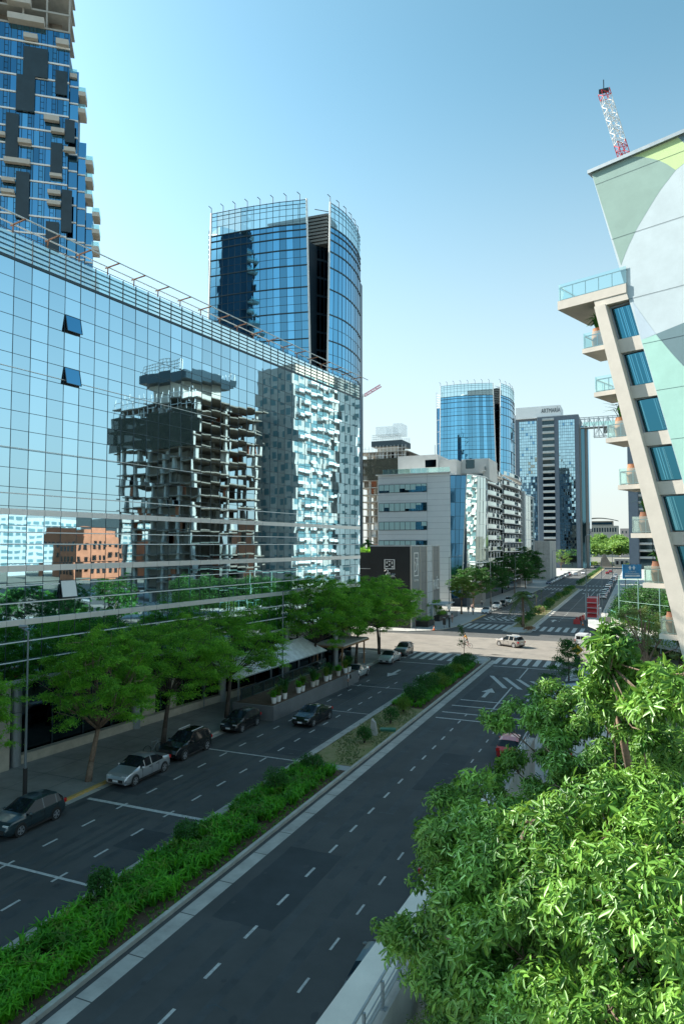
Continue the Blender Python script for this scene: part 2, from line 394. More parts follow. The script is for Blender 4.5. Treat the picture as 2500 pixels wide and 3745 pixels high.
# concrete gutters on both sides of the median
def gutter(name, x0, x1, y0, y1, seed):
    rng = random.Random(seed); b = MB(); y = y0
    while y < y1:
        L = rng.uniform(2.6, 3.2); e = 0.0
        b.quad((x0,y,0.0045),(x1,y,0.0045),(x1,min(y+L-.05,y1),0.0045),(x0,min(y+L-.05,y1),0.0045)); y += L
    return struct(name, b, M['gutter'])
gutter('gutter_right_of_median', -17.34, -16.65, -8, 90, 1)
gutter('gutter_left_of_median', -21.95, -21.37, -8, 90, 2)
gutter('far_gutter_right', -17.38, -16.6, 121, 244, 3)
gutter('far_gutter_left', -21.5, -20.92, 121, 244, 4)
gutter('gutter_left_kerb', -30.79, -30.35, -8, 86, 5)

# painted markings -----------------------------------------------------------
def q(b, x0, x1, y0, y1, z=0.009): b.quad((x0,y0,z),(x1,y0,z),(x1,y1,z),(x0,y1,z))
def dashes(name, X, y0, y1, step, L, wd=0.13, off=0.0, m='paint'):
    b = MB(); y = y0 + off
    while y + L < y1: q(b, X-wd/2, X+wd/2, y, y+L); y += step
    return struct(name, b, M[m])
dashes('lane_marking_near', -13.95, 2, 62, 2.63, 0.95, off=0.15)
dashes('lane_marking_right', -10.65, 2, 58, 2.63, 0.85, 0.10, off=0.75)
dashes('lane_marking_median', -24.15, 2, 72, 2.63, 0.95, off=0.55)
dashes('lane_marking_parking', -27.35, 2, 72, 2.63, 0.95, off=0.45)
for i, X in enumerate((-13.9, -10.4, -24.0, -27.3)): dashes('lane_marking_far', X, 140, 236, 3.0, 1.1)
for i, X in enumerate((-13.9, -10.4, -24.0, -27.3)): dashes('lane_marking_farther', X, 270, 455, 4.0, 1.5)
b = MB()
for y, x0, x1, wd in ((24.0,-27.9,-21.95,.17),(24.0,-31,-27.9,.17),(32.0,-30.0,-21.95,.28),(43.1,-30.4,-21.95,.16),(57.3,-28.4,-21.95,.13),(68.5,-28.2,-21.95,.12),(84.4,-28.6,-21.9,.22)):
    q(b, x0, x1, y-wd/2, y+wd/2, 0.013)
for y, x0, x1 in ((86.0,-16.4,-8.0),(58.6,-16.2,-8.5),(60.8,-16.2,-8.5),(63.6,-16.0,-8.5),(66.2,-15.8,-8.5)): q(b, x0, x1, y-.13, y+.13, 0.013)
for y in (135.0,): q(b, -29.4, -21.2, y-.2, y+.2, 0.013)
for y in (147.5,): q(b, -17.2, -7.5, y-.3, y+.3, 0.013)
for y in (152.0, 155.5, 158.5): q(b, -28, -21.2, y-.14, y+.14, 0.013)
struct('stop_lines', b, M['paint'])
def zebra(name, x0, x1, y0, y1, wd, gap, skew=0.0):
    b = MB(); x = x0
    while x + wd <= x1:
        b.quad((x,y0,0.0125),(x+wd,y0,0.0125),(x+wd+skew,y1,0.0125),(x+skew,y1,0.0125)); x += wd + gap
    return struct(name, b, M['paint'])
zebra('crosswalk_near_left', -28.9, -21.6, 87.4, 93.2, 0.62, 0.62)
zebra('crosswalk_near_right', -16.9, -8.0, 87.6, 92.6, 0.62, 0.62)
zebra('crosswalk_far_left', -29.4, -20.8, 122.8, 130.6, 0.68, 0.55)
zebra('crosswalk_far_right', -16.9, -8.0, 123.6, 130.4, 0.68, 0.62)
for y in (237, 264, 243): zebra('crosswalk_distant', -29.4, -21.3, y, y+4, 0.6, 0.6); zebra('crosswalk_distant', -16.9, -7.6, y, y+4, 0.6, 0.6)
b = MB()   # hatched diagonals before the near crosswalk, long centre line
for k in range(5):
    x = -15.6 + 1.55*k; b.quad((x, 79.5-.5*k, .0125),(x+.5, 79.5-.5*k, .0125),(x+3.1, 73.2, .0125),(x+2.6, 73.2, .0125))
b.quad((-12.25,61.5,.0125),(-12.1,61.5,.0125),(-12.1,74,.0125),(-12.25,74,.0125))
b.quad((-12.25,79,.0125),(-12.1,79,.0125),(-12.1,85.8,.0125),(-12.25,85.8,.0125))
for k in range(6):
    x = -29 + 1.35*k; b.quad((x, 141.5, .0125),(x+.6, 141.5, .0125),(x+2.2, 137.8, .0125),(x+1.6, 137.8, .0125))
for x in (-26.6, -23.6): b.quad((x,136,.0125),(x+.14,136,.0125),(x+.14,150,.0125),(x,150,.0125))
b.quad((-12.2,205,.0125),(-12.0,205,.0125),(-12.0,234,.0125),(-12.2,234,.0125))
struct('hatch_markings', b, M['paint'])
def arrow(b, x, y, up=1, s=1.0):
    P = lambda dx, dy: (x + dx*s, y + dy*up*s, 0.0125)
    vs = [P(-.16,0),P(.16,0),P(.16,2.2),P(.6,2.2),P(0,4.0),P(-.6,2.2),P(-.16,2.2)]
    b.add(vs, [(0,1,2,6),(3,4,5)] if up > 0 else [(6,2,1,0),(5,4,3)])
b = MB()
for x, y, u in ((-14.0,68,1),(-9.7,68,1),(-22.6,79,-1),(-26.2,79,-1),(-15.0,139,1),(-9,166,1),(-27.8,146,-1),(-25,146,-1),(-22.4,146,-1),(-14.8,222,1),(-10,222,1),(-24,226,-1)):
    arrow(b, x, y, u, 1.15)
struct('lane_arrows', b, M['paint'])
# worn patches, cracks, seams
b = MB(); rng = random.Random(5)
def crack(b, pts, wd):
    for i in range(len(pts)-1):
        a, c = Vector((*pts[i],0)), Vector((*pts[i+1],0)); d = (c-a).normalized(); n = Vector((-d.y,d.x,0))*wd/2
        b.quad((*(a-n).xy,.0065),(*(a+n).xy,.0065),(*(c+n).xy,.0065),(*(c-n).xy,.0065))
crack(b, [(-25.6,14),(-25.55,22),(-25.7,30),(-25.6,40),(-25.65,60),(-25.6,80)], .035)
for k in range(48):
    x = rng.choice((rng.uniform(-30,-22), rng.uniform(-16,-8.5))); y = rng.uniform(16, 84); pts = [(x,y)]
    for j in range(rng.randint(3,6)): x += rng.uniform(.15,.7)*rng.choice((1,1,-.4)); y += rng.uniform(-.15,.15); pts.append((x,y))
    crack(b, pts, .03)
struct('road_cracks', b, M['mull'])
b = MB()
for k in range(90):
    x = rng.choice((rng.uniform(-30,-22), rng.uniform(-16.2,-8.5))); y = rng.uniform(16, 86); r = rng.uniform(.04,.16); n = 7
    b.add([(x+r*rng.uniform(.6,1.3)*math.cos(6.283*i/n), y+r*1.4*rng.uniform(.6,1.3)*math.sin(6.283*i/n), .0068) for i in range(n)], [tuple(range(n))])
struct('road_stains', b, mat('oil_stain', (0.03,0.032,0.034), 0.6))
b = MB(); rng = random.Random(15)
for (x0,x1,y0,y1) in ((-29.8,-27.6,33.5,37),(-24.9,-22.2,44,52),(-16.0,-13.2,24,31),(-12.9,-10.9,41,49),(-10.2,-8.2,52,70),(-28,-25.5,62,70),(-15.8,-14.4,62,80),(-24.2,-22.4,27.5,29.8)):
    n = 9; pts = [(x0+(x1-x0)*i/n, y0+rng.uniform(-.05,.05)) for i in range(n)]+[(x1+rng.uniform(-.04,.04), y0+(y1-y0)*i/n) for i in range(n)]+[(x1-(x1-x0)*i/n, y1+rng.uniform(-.05,.05)) for i in range(n)]+[(x0+rng.uniform(-.04,.04), y1-(y1-y0)*i/n) for i in range(n)]
    b.add([(x,y,.0035) for x,y in pts],[tuple(range(len(pts)))])
struct('asphalt_patches', b, mat('asphalt_patch', (0.036,0.042,0.045), .8, var=.25, scale=.6, bump=.006, bscale=35))
b = MB()
for xl in (-29.0,-25.7,-22.8,-15.1,-12.2):
    for dx in (-.75,.75):
        y = 4
        while y < 86:
            L = rng.uniform(6,14); xx = xl+dx+rng.uniform(-.08,.08); wd = rng.uniform(.16,.26)
            b.quad((xx-wd,y,.0028),(xx+wd,y,.0028),(xx+wd+.03,y+L,.0028),(xx-wd+.03,y+L,.0028)); y += L+rng.uniform(.1,2)
struct('tyre_worn_lanes', b, mat('worn_asphalt', (0.052,0.058,0.060), .75, var=.3, scale=.8, bump=.005, bscale=35))
b = MB()
for x in np.arange(-150,130,5.2): b.box(x,x+.05,93,111.4,.0045,.006)
for y in (97.5,102.1,106.8): b.box(-150,130,y,y+.05,.0045,.0062)
for k in range(40):
    x = rng.uniform(-34,-4); y = rng.uniform(94,110); r = rng.uniform(.1,.5); n = 9
    b.add([(x+r*2.2*rng.uniform(.6,1.3)*math.cos(6.283*i/n), y+r*rng.uniform(.6,1.3)*math.sin(6.283*i/n), .0064) for i in range(n)], [tuple(range(n))])
struct('concrete_joints_and_stains', b, mat('concrete_joint', (0.15,0.14,0.125), .8))
def manhole(x, y, r=0.32):
    b = MB(); b.cyl((x,y,0.0),(x,y,0.012),r,r,16)
    tag(b.build('manhole_cover', M['mull']), 'round iron manhole cover set in the pale road of the crossing', 'manhole')
manhole(-31.5, 100.5, .5)

# ================================================================ median planting
leafG = leafmat('strappy_leaf', (0.035,0.19,0.015), (0.17,0.56,0.03), 0.4)
leafB = leafmat('bush_leaf', (0.015,0.085,0.015), (0.06,0.20,0.03), 0.25)
leafY = leafmat('lime_bush_leaf', (0.05,0.14,0.015), (0.20,0.32,0.04), 0.3)
leafT = leafmat('feathery_leaf', (0.045,0.20,0.02), (0.27,0.62,0.06), 0.5)
leafN = leafmat('glossy_tree_leaf', (0.016,0.095,0.012), (0.23,0.45,0.075), 0.20, 0.36)
leafO = leafmat('olive_tree_leaf', (0.08,0.14,0.04), (0.22,0.30,0.10), 0.35)
leafP = leafmat('palm_leaf', (0.04,0.10,0.02), (0.16,0.24,0.06), 0.3)
leafF = leafmat('forest_leaf', (0.06,0.17,0.03), (0.24,0.40,0.09), 0.3)

def rand_unit(rs, n):
    v = rs.normal(size=(n,3)); return v/np.linalg.norm(v, axis=1, keepdims=True)

def blades(name, pts, rs, h=0.45, wd=0.035, m=None, per=12, parent=None):
    """tufts of arching strap leaves (two-segment bent ribbons)"""
    n = len(pts)*per; base = np.repeat(pts, per, axis=0)
    a = rs.uniform(0, 2*np.pi, n); d = np.stack([np.cos(a), np.sin(a), np.zeros(n)], 1); s = np.stack([-np.sin(a), np.cos(a), np.zeros(n)], 1)
    hh = h*rs.uniform(.6, 1.15, n)[:,None]; out = rs.uniform(.25, .8, n)[:,None]*h
    p0 = base + d*0.03; p1 = base + d*out*0.45 + np.array([0,0,1])*hh*0.8; p2 = base + d*out*1.25 + np.array([0,0,1])*hh*rs.uniform(.45,1.0,n)[:,None]
    V = np.concatenate([p0 - s*wd*.5, p0 + s*wd*.5, p1 - s*wd*.55, p1 + s*wd*.55, p2 - s*wd*.12, p2 + s*wd*.12])
    i = np.arange(n); F = np.concatenate([np.stack([i, i+n, i+3*n, i+2*n],1), np.stack([i+2*n, i+3*n, i+5*n, i+4*n],1)])
    return link_np(name, V, F, m, parent)

def rhombs(P, rs, size, asp=2.2, up=0.6, droop=0.0, axis=None, mi=None):
    """one bent four-cornered leaf per point"""
    n = len(P); nr = rand_unit(rs, n) + np.array([0,0,up]); nr /= np.linalg.norm(nr, axis=1, keepdims=True)
    ax = rand_unit(rs, n) if axis is None else axis + rand_unit(rs, n)*.45
    ax = ax - (ax*nr).sum(1, keepdims=True)*nr; ax /= np.linalg.norm(ax, axis=1, keepdims=True)+1e-9
    if droop: ax = ax + np.array([0,0,-droop]); ax /= np.linalg.norm(ax, axis=1, keepdims=True)
    sd_ = np.cross(nr, ax); sd_ /= np.linalg.norm(sd_, axis=1, keepdims=True)+1e-9
    L = size*rs.uniform(.7, 1.3, n)[:,None]; W = L/asp
    a = P - ax*L*.5; t = P + ax*L*.5; l = P + sd_*W*.5 + nr*W*.18; r = P - sd_*W*.5 + nr*W*.18
    V = np.concatenate([a, r, t, l]); i = np.arange(n)
    return V, np.stack([i, i+n, i+2*n, i+3*n], 1)

def ell_points(rs, c, r, n, shell=0.55, low=-0.75):
    d = rand_unit(rs, n*2); d = d[d[:,2] > low][:n]; k = len(d)
    u = rs.uniform(shell, 1.0, k)[:,None]
    return np.array(c) + d*u*np.array(r)*(1 + 0.12*rs.normal(size=(k,1)))

def bush(x, y, z, r, h, m, label, cat='bush', group=None, n=1500, size=0.09, name='bush', loc_seed=1, asp=1.8):
    rs = np.random.RandomState(loc_seed); t = thing(name, label, cat, (x, y, z), 0, group)
    P = [ell_points(rs, (x, y, z+h*.52), (r, r, h*.52), n//2, .6)]
    for k in range(7):
        a = rs.uniform(0, 6.28); q_ = rs.uniform(.35, .8)*r
        P.append(ell_points(rs, (x+q_*math.cos(a), y+q_*math.sin(a), z+h*rs.uniform(.4,.85)), (r*.45, r*.45, h*.3), n//14, .5))
    V, F = rhombs(np.concatenate(P), rs, size, asp, .4)
    link_np('foliage', V, F, m, t)
    b = MB()
    for k in range(6):
        a = k*1.05; b.cyl((x,y,z-.03),(x+r*.55*math.cos(a), y+r*.55*math.sin(a), z+h*.7), .03, .01, 5)
    b.cyl((x,y,z-.05),(x,y,z+h*.7), .05, .02, 6)
    b.build('stem', M['barkd'], t); return t

rs = np.random.RandomState(3)
def bed(y0, y1, x0, x1, dens, h, m, nm, label):
    n = int((y1-y0)*(x1-x0)*dens); P = np.stack([rs.uniform(x0,x1,n), rs.uniform(y0,y1,n), np.full(n,.12)],1)
    keep = np.sin(P[:,1]*1.9)+np.sin(P[:,0]*3+P[:,1]*.7) > -1.25
    o = blades(nm, P[keep], rs, h, .062, m, 11); tag(o, label, 'ground cover', kind='stuff')
bed(8, 41.6, -21.0, -18.25, 18, .66, leafG, 'strap_leaf_planting', 'bright green strap-leaved planting along the near median')
bed(8, 41.6, -20.9, -18.8, 4, .7, leafY, 'strap_leaf_planting', 'yellow-green taller strap leaves mixed along the near median')
bed(61, 86, -21.0, -18.2, 14, .5, leafG, 'strap_leaf_planting', 'green ground cover along the median before the crossing')
n = 2600; P = np.stack([rs.uniform(-21.1,-17.8,n), rs.uniform(43.3,60.4,n), np.full(n,.128)],1)
P = P[rs.uniform(size=len(P)) < .5+.5*np.sin(P[:,0]*2+P[:,1])]
tag(blades('grass_tufts', P, rs, .09, .02, leafO, 6), 'short dry grass tufts on the open patch of the median', 'grass', kind='stuff')
n = 500; P = np.stack([rs.uniform(-18.4,-17.75,n), rs.uniform(9,41,n), np.full(n,.12)],1)
tag(blades('edge_weeds', P, rs, .12, .02, leafG, 6), 'small weeds along the soil edge of the near median', 'weeds', kind='stuff')

bush(-18.95,48.6,.12,.62,1.25,leafB,'round dark green bush alone on the grass patch, nearest to the camera','bush','round bushes on the median grass',1700,.10,'round_bush',11)
bush(-18.95,54.6,.12,.72,1.35,leafB,'round dark green bush beyond the pale standing stone','bush','round bushes on the median grass',1700,.10,'round_bush',12)
bush(-19.2,58.8,.12,.68,1.3,leafY,'yellow-green round bush farthest on the grass patch','bush','round bushes on the median grass',1700,.10,'round_bush',13)
for (x,y,r,h,mm,lb,sd_) in ((-20.6,28.6,.6,1.3,leafB,'dark dense bush in the near bed by the left gutter',21),(-20.0,36.6,.75,1.5,leafB,'dark upright bush standing above the strap leaves halfway along the near bed',22),
     (-19.6,41.0,.8,1.2,leafB,'dark spreading bush at the end of the near bed beside the slab path',23),(-20.9,23.0,.5,1.3,leafB,'small dark bush in the near bed at the bright patch',24)):
    bush(x,y,.12,r,h,mm,lb,'bush',None,1800,.10,'bush',sd_)
for i,(x,y,r,h,mm,lb) in enumerate(((-19.4,63,1.2,1.7,leafB,'wide dark bush at the start of the bed before the crossing'),(-19.6,67.5,1.25,1.9,leafB,'second wide dark bush of the bed before the crossing'),
     (-19.2,70.5,1.2,1.5,leafY,'lime green bush in the middle of the bed before the crossing'),(-19.4,74,1.2,1.6,leafB,'bushy dark shrub past the lime bush'),(-19.2,78,1.1,1.2,leafY,'low yellow-green shrub past the middle of the bed'),
     (-19.5,82,1.2,1.5,leafB,'dark bush just before the sapling'),(-19.3,85.3,1.1,1.3,leafB,'last dark bush by the paved nose of the median'))):
    bush(x,y,.12,r,h,mm,lb,'bush',None,2200,.13,'bush',31+i)
k = 0
for i, y in enumerate(np.arange(131, 244, 5.6)):
    k += 1
    lb = 'dark clipped bush number in the far median row' 
    bush(-19.4+.4*math.sin(y), y, .12, 1.25+.25*math.sin(y*3), 1.5+.35*math.cos(y*2), leafB if i % 4 else leafY, ORD[i]+(' dark' if i % 4 else ' lime green')+' rounded bush of the far median, counted from the palm', 'bush', 'bushes of the far median', 700, .22, 'bush', 60+i)
for i, y in enumerate(np.arange(268, 452, 13)):
    bush(-19.2, y, .12, 1.2, 1.6, leafB, ORD[i]+' small dark bush on the median beyond the distant crosswalk, counted from it', 'bush', 'bushes of the most distant median', 260, .35, 'bush', 90+i)
bush(-18.9,153.5,.12,1.0,1.5,leafmat('pink_bush_leaf',(0.3,0.22,0.15),(0.5,0.35,0.28)),'pale pinkish flowering bush in the far median beyond the palm','bush',None,900,.16,'bush',120)

# standing stone, green box
t = thing('standing_stone', 'pale upright stone block standing between the bushes on the median grass', 'stone', (-19.0,50.9,.12))
b = MB(); b.add([(-19.3,50.7,.1),(-18.75,50.75,.1),(-18.8,51.2,.1),(-19.25,51.15,.1),(-19.22,50.75,1.35),(-18.9,50.8,1.1),(-18.92,51.1,1.05),(-19.2,51.1,1.4)],
      [(0,3,2,1),(4,5,6,7),(0,1,5,4),(1,2,6,5),(2,3,7,6),(3,0,4,7)]); b.build('block', M['conc'], t)
t = thing('valve_box', 'low dark green box lying on the median grass beside the standing stone', 'box', (-18.4,52.4,.12), R(20))
b = MB(); b.box(-.6,.6,-.22,.22,0,.16); b.build('base', mat('green_box',(0.03,0.14,0.09),0.5), t)
b = MB(); b.box(-.63,.63,-.25,.25,.161,.22); b.build('lid', mat('green_lid',(0.05,0.2,0.13),0.5), t)

# ================================================================ TREES
def street_tree(x, y, h, spread, label, seed, lean=(0,0), nclump=22, nleaf=26000, size=0.13, leaf=None, trunk_h=None, flat=0.5, group='feathery street trees on the left pavement', tr=0.17, bark='bark'):
    rs = np.random.RandomState(seed); rng = random.Random(seed)
    t = thing('street_tree', label, 'tree', (x, y, .13), 0, group)
    th = trunk_h or h*.42; zc = th + (h-th)*.45
    b = MB(); top = (x+lean[0], y+lean[1], th)
    b.tube([(x,y,.05),(x+lean[0]*.3,y+lean[1]*.3,th*.4),top], [tr*1.35,tr,tr*.8], 10)
    P = []; ax = []; nclump = int(nclump*1.6); zb = th*.92; hz = (h-zb)*.5; zc = zb + hz*.92
    for k in range(nclump):
        f = (k+.5)/nclump; cz = 1.0 - 1.62*f; q0 = math.sqrt(max(0,1-cz*cz)); a = k*2.399 + rs.uniform(-.35,.35)
        rr = rs.uniform(.55,.92); cr = spread*rs.uniform(.26,.40)
        c = np.array([x+lean[0]*1.4+spread*rr*q0*math.cos(a), y+lean[1]*1.4+spread*rr*q0*math.sin(a), zc+hz*rs.uniform(.72,1.0)*cz*(.9 if cz > 0 else 1.0)])
        m1 = (x+lean[0]+(c[0]-x-lean[0])*.45, y+lean[1]+(c[1]-y-lean[1])*.45, th+(c[2]-th)*.35+.3)
        if k % 2 == 0: b.tube([top, m1, tuple(c)], [tr*.45, tr*.22, .02], 6)
        for j in range(3):
            q_ = c + rs.normal(size=3)*cr*.45; b.cyl(m1 if j % 2 else tuple(c), tuple(q_), .03, .01, 4)
        ns = 8
        for j in range(ns):
            o = c + rand_unit(rs,1)[0]*cr*rs.uniform(.3,.95)*np.array([1,1,.75])
            n = nleaf//(nclump*ns)
            pts = ell_points(rs, o, (cr*.45, cr*.45, cr*.16), n, .0, -1.1)
            pts[:,2] -= ((pts[:,0]-o[0])**2+(pts[:,1]-o[1])**2)*.45/cr
            P.append(pts); dd = pts - c; dd[:,2] = -.2*cr; ax.append(dd/(np.linalg.norm(dd,axis=1,keepdims=True)+1e-6))
    b.build('trunk', M[bark], t, smooth=True)
    P = np.concatenate(P); ax = np.concatenate(ax)
    V, F = rhombs(P, rs, size, 2.6, 1.1, .15, ax)
    link_np('crown', V, F, leaf or leafT, t)
    return t

street_tree(-31.9,34.0,9.9,4.3,'feathery street tree with a pale sunlit trunk behind the silver sedan',1,(-.2,1.0),26,70000,.15,trunk_h=3.1)
street_tree(-32.2,41.8,9.9,4.9,'broad feathery street tree with dark forked trunk behind the black suv',2,(-.1,.8),28,75000,.15,trunk_h=3.6,bark='barkd')
street_tree(-33.8,24.5,9.0,4.0,'feathery street tree reaching into the frame at the left edge behind the tall lamp',3,(0,.6),20,55000,.15,trunk_h=3.6,bark='barkd')
street_tree(-32.6,51.0,9.4,4.6,'feathery street tree standing at the near end of the grey planter wall',4,(0,.6),24,55000,.16,trunk_h=3.6,bark='barkd')
street_tree(-33.0,68.5,11.8,5.8,'tall bright green street tree above the white terrace canopy',5,(0,1.2),30,70000,.19,trunk_h=4.0,bark='barkd')
street_tree(-32.3,80.0,10.6,5.0,'dense green street tree above the parked pale blue sedan',6,(0,.6),28,58000,.20,trunk_h=3.6,bark='barkd')
street_tree(-32.2,88.2,11.2,5.9,'sunlit green street tree at the corner of the crossing',7,(-.4,.4),28,58000,.20,trunk_h=3.6,bark='barkd')
# trees beyond the crossing on the left
street_tree(-34.5,146,8.6,3.0,'yellow-green young street tree in front of the curved glass flats',8,(0,0),16,15000,.24,leafY,3.0,group='street trees beyond the crossing')
street_tree(-34.5,158,10.6,5.4,'large dark green street tree in front of the curved balconies',9,(0,0),24,26000,.30,leafB,3.4,group='street trees beyond the crossing')
street_tree(-34,176,11.0,5.8,'second large dark green street tree, behind the yellow-green one',10,(0,0),24,26000,.32,leafB,3.4,group='street trees beyond the crossing')
street_tree(-34,214,12.5,7.0,'large dark rounded street tree beside the pale blank block',11,(0,0),22,24000,.42,leafB,3.6,group='street trees beyond the crossing')
street_tree(-34.5,240,14.0,7.5,'farthest large dark street tree before the grey twin tower',12,(0,0),22,24000,.45,leafB,3.8,group='street trees beyond the crossing')
street_tree(-40,420,13,6,'small pale green tree at the foot of the grey twin tower',13,(0,0),14,3500,.6,leafF,3,group='distant small trees')
for i,(x,y) in enumerate(((-38.5,128),(-37.2,133))):
    street_tree(x,y,5.0 - .6*i,2.3,('low bushy tree behind the dark planter boxes','second low bushy tree, beside the corner lamp post')[i],14+i,(0,0),12,7000,.17,leafT,1.6,group=None,tr=.08)

# saplings and small trees
def sapling(x, y, z, h, label, seed, n=260, size=.22, spread=.9, leaf=None, name='sapling'):
    rs = np.random.RandomState(seed); t = thing(name, label, 'sapling', (x,y,z))
    b = MB(); b.tube([(x,y,z),(x+.05,y,z+h*.55),(x,y+.05,z+h)],[.05,.035,.015],6)
    P = []
    for k in range(12):
        a = rs.uniform(0,6.28); zz = z+h*rs.uniform(.45,.95); q_ = spread*rs.uniform(.4,1)*(1.15-(zz-z)/h*.6)
        e = (x+q_*math.cos(a), y+q_*math.sin(a), zz+.25); b.cyl((x,y,zz-.1), e, .015, .006, 4)
        P.append(ell_points(rs, e, (.42,.42,.3), n//12, .0, -1))
    b.build('trunk', M['bark'], t)
    V, F = rhombs(np.concatenate(P), rs, size, 1.9, .3); link_np('crown', V, F, leaf or leafB, t); return t
sapling(-19.6,84.0,.12,5.0,'thin staked sapling at the end of the median before the crossing',41,420,.17,1.0)
for i, y in enumerate((134,141,148,156,165)):
    sapling(-20.2, y, .12, 4.6, ['bare thin sapling in the far median, nearest to the palm','bare thin sapling in the far median, second from the palm','bare thin sapling in the middle of the far median row','bare thin sapling, next to last of the far median row','farthest bare thin sapling of the far median row'][i], 42+i, 70, .2, .5)

def tree_cone(x, y, h, r, label, seed):
    rs = np.random.RandomState(seed); t = thing('small_tree', label, 'tree', (x,y,.13)); b = MB()
    b.tube([(x,y,.1),(x+.05,y,h*.5),(x-.1,y,h)],[.1,.06,.02],7); P = []
    for k in range(34):
        f = k/34; zz = .7 + (h-.7)*f; a = k*2.4; q_ = r*(1-f)**.7*rs.uniform(.4,1.05)
        e = np.array([x+q_*math.cos(a), y+q_*math.sin(a), zz+.1]); b.cyl((x,y,zz-.15), tuple(e), .025, .008, 4)
        P.append(ell_points(rs, e, (r*.32,r*.32,.30), 190, .0, -1))
    b.build('trunk', M['barkd'], t)
    V, F = rhombs(np.concatenate(P), rs, .17, 2.0, .5); link_np('crown', V, F, leafB, t); return t
tree_cone(-6.6,75.5,5.0,2.7,'small dark conical tree at the near right corner of the crossing',51)

def palm(x, y, z, h, label, seed, nf=26, L=2.6, name='palm_tree', leaf=None):
    rs = np.random.RandomState(seed); t = thing(name, label, 'palm', (x,y,z)); b = MB()
    b.tube([(x,y,z-.05),(x+.1,y,z+h*.5),(x,y,z+h)],[.28,.2,.2],9); b.build('trunk', M['bark'], t, smooth=True)
    Vs = []; Fs = []; nv = 0; g = MB()
    for k in range(nf):
        a = k*2.4; el = rs.uniform(-.5,1.2); l = L*rs.uniform(.8,1.1); pts = []
        for j in range(8):
            s_ = j/7; r_ = l*s_*math.cos(el)*(1-.1*s_); zz = z+h + l*s_*math.sin(el) - l*.75*s_*s_
            pts.append(np.array([x+r_*math.cos(a), y+r_*math.sin(a), zz]))
        g.tube([tuple(p) for p in pts],[.03]*7+[.01],4)
        sd_ = np.array([-math.sin(a), math.cos(a), 0])
        for j in range(1,8):
            for w_ in range(5):
                p = pts[j-1] + (pts[j]-pts[j-1])*w_/5; tt = (pts[j]-pts[j-1]); tt /= np.linalg.norm(tt)
                ll = l*.22*math.sin(math.pi*min(.97,(j+w_/5)/8.2)+.25)
                for sg in (1,-1):
                    e = p + sd_*sg*ll*.8 + tt*ll*.5 + np.array([0,0,-.35*ll])
                    g.add([tuple(p-tt*.03), tuple(p+tt*.03), tuple(e)], [(0,1,2)], 0)
    g.build('fronds', leaf or leafP, t); return t
palm(-18.9,127.5,.12,5.6,'slender palm with drooping fronds at the nose of the far median',61,44,3.5)

for i,(x,y) in enumerate(((19,62),(25,72),(31,84),(37,97),(27,58),(44,104))):
    street_tree(x,y,8.5,4.2,ORD[i]+' of the dark trees across the avenue, mirrored low in the glass office',400+i,(0,0),14,9000,.3,leafB,2.6,group='trees across the avenue')
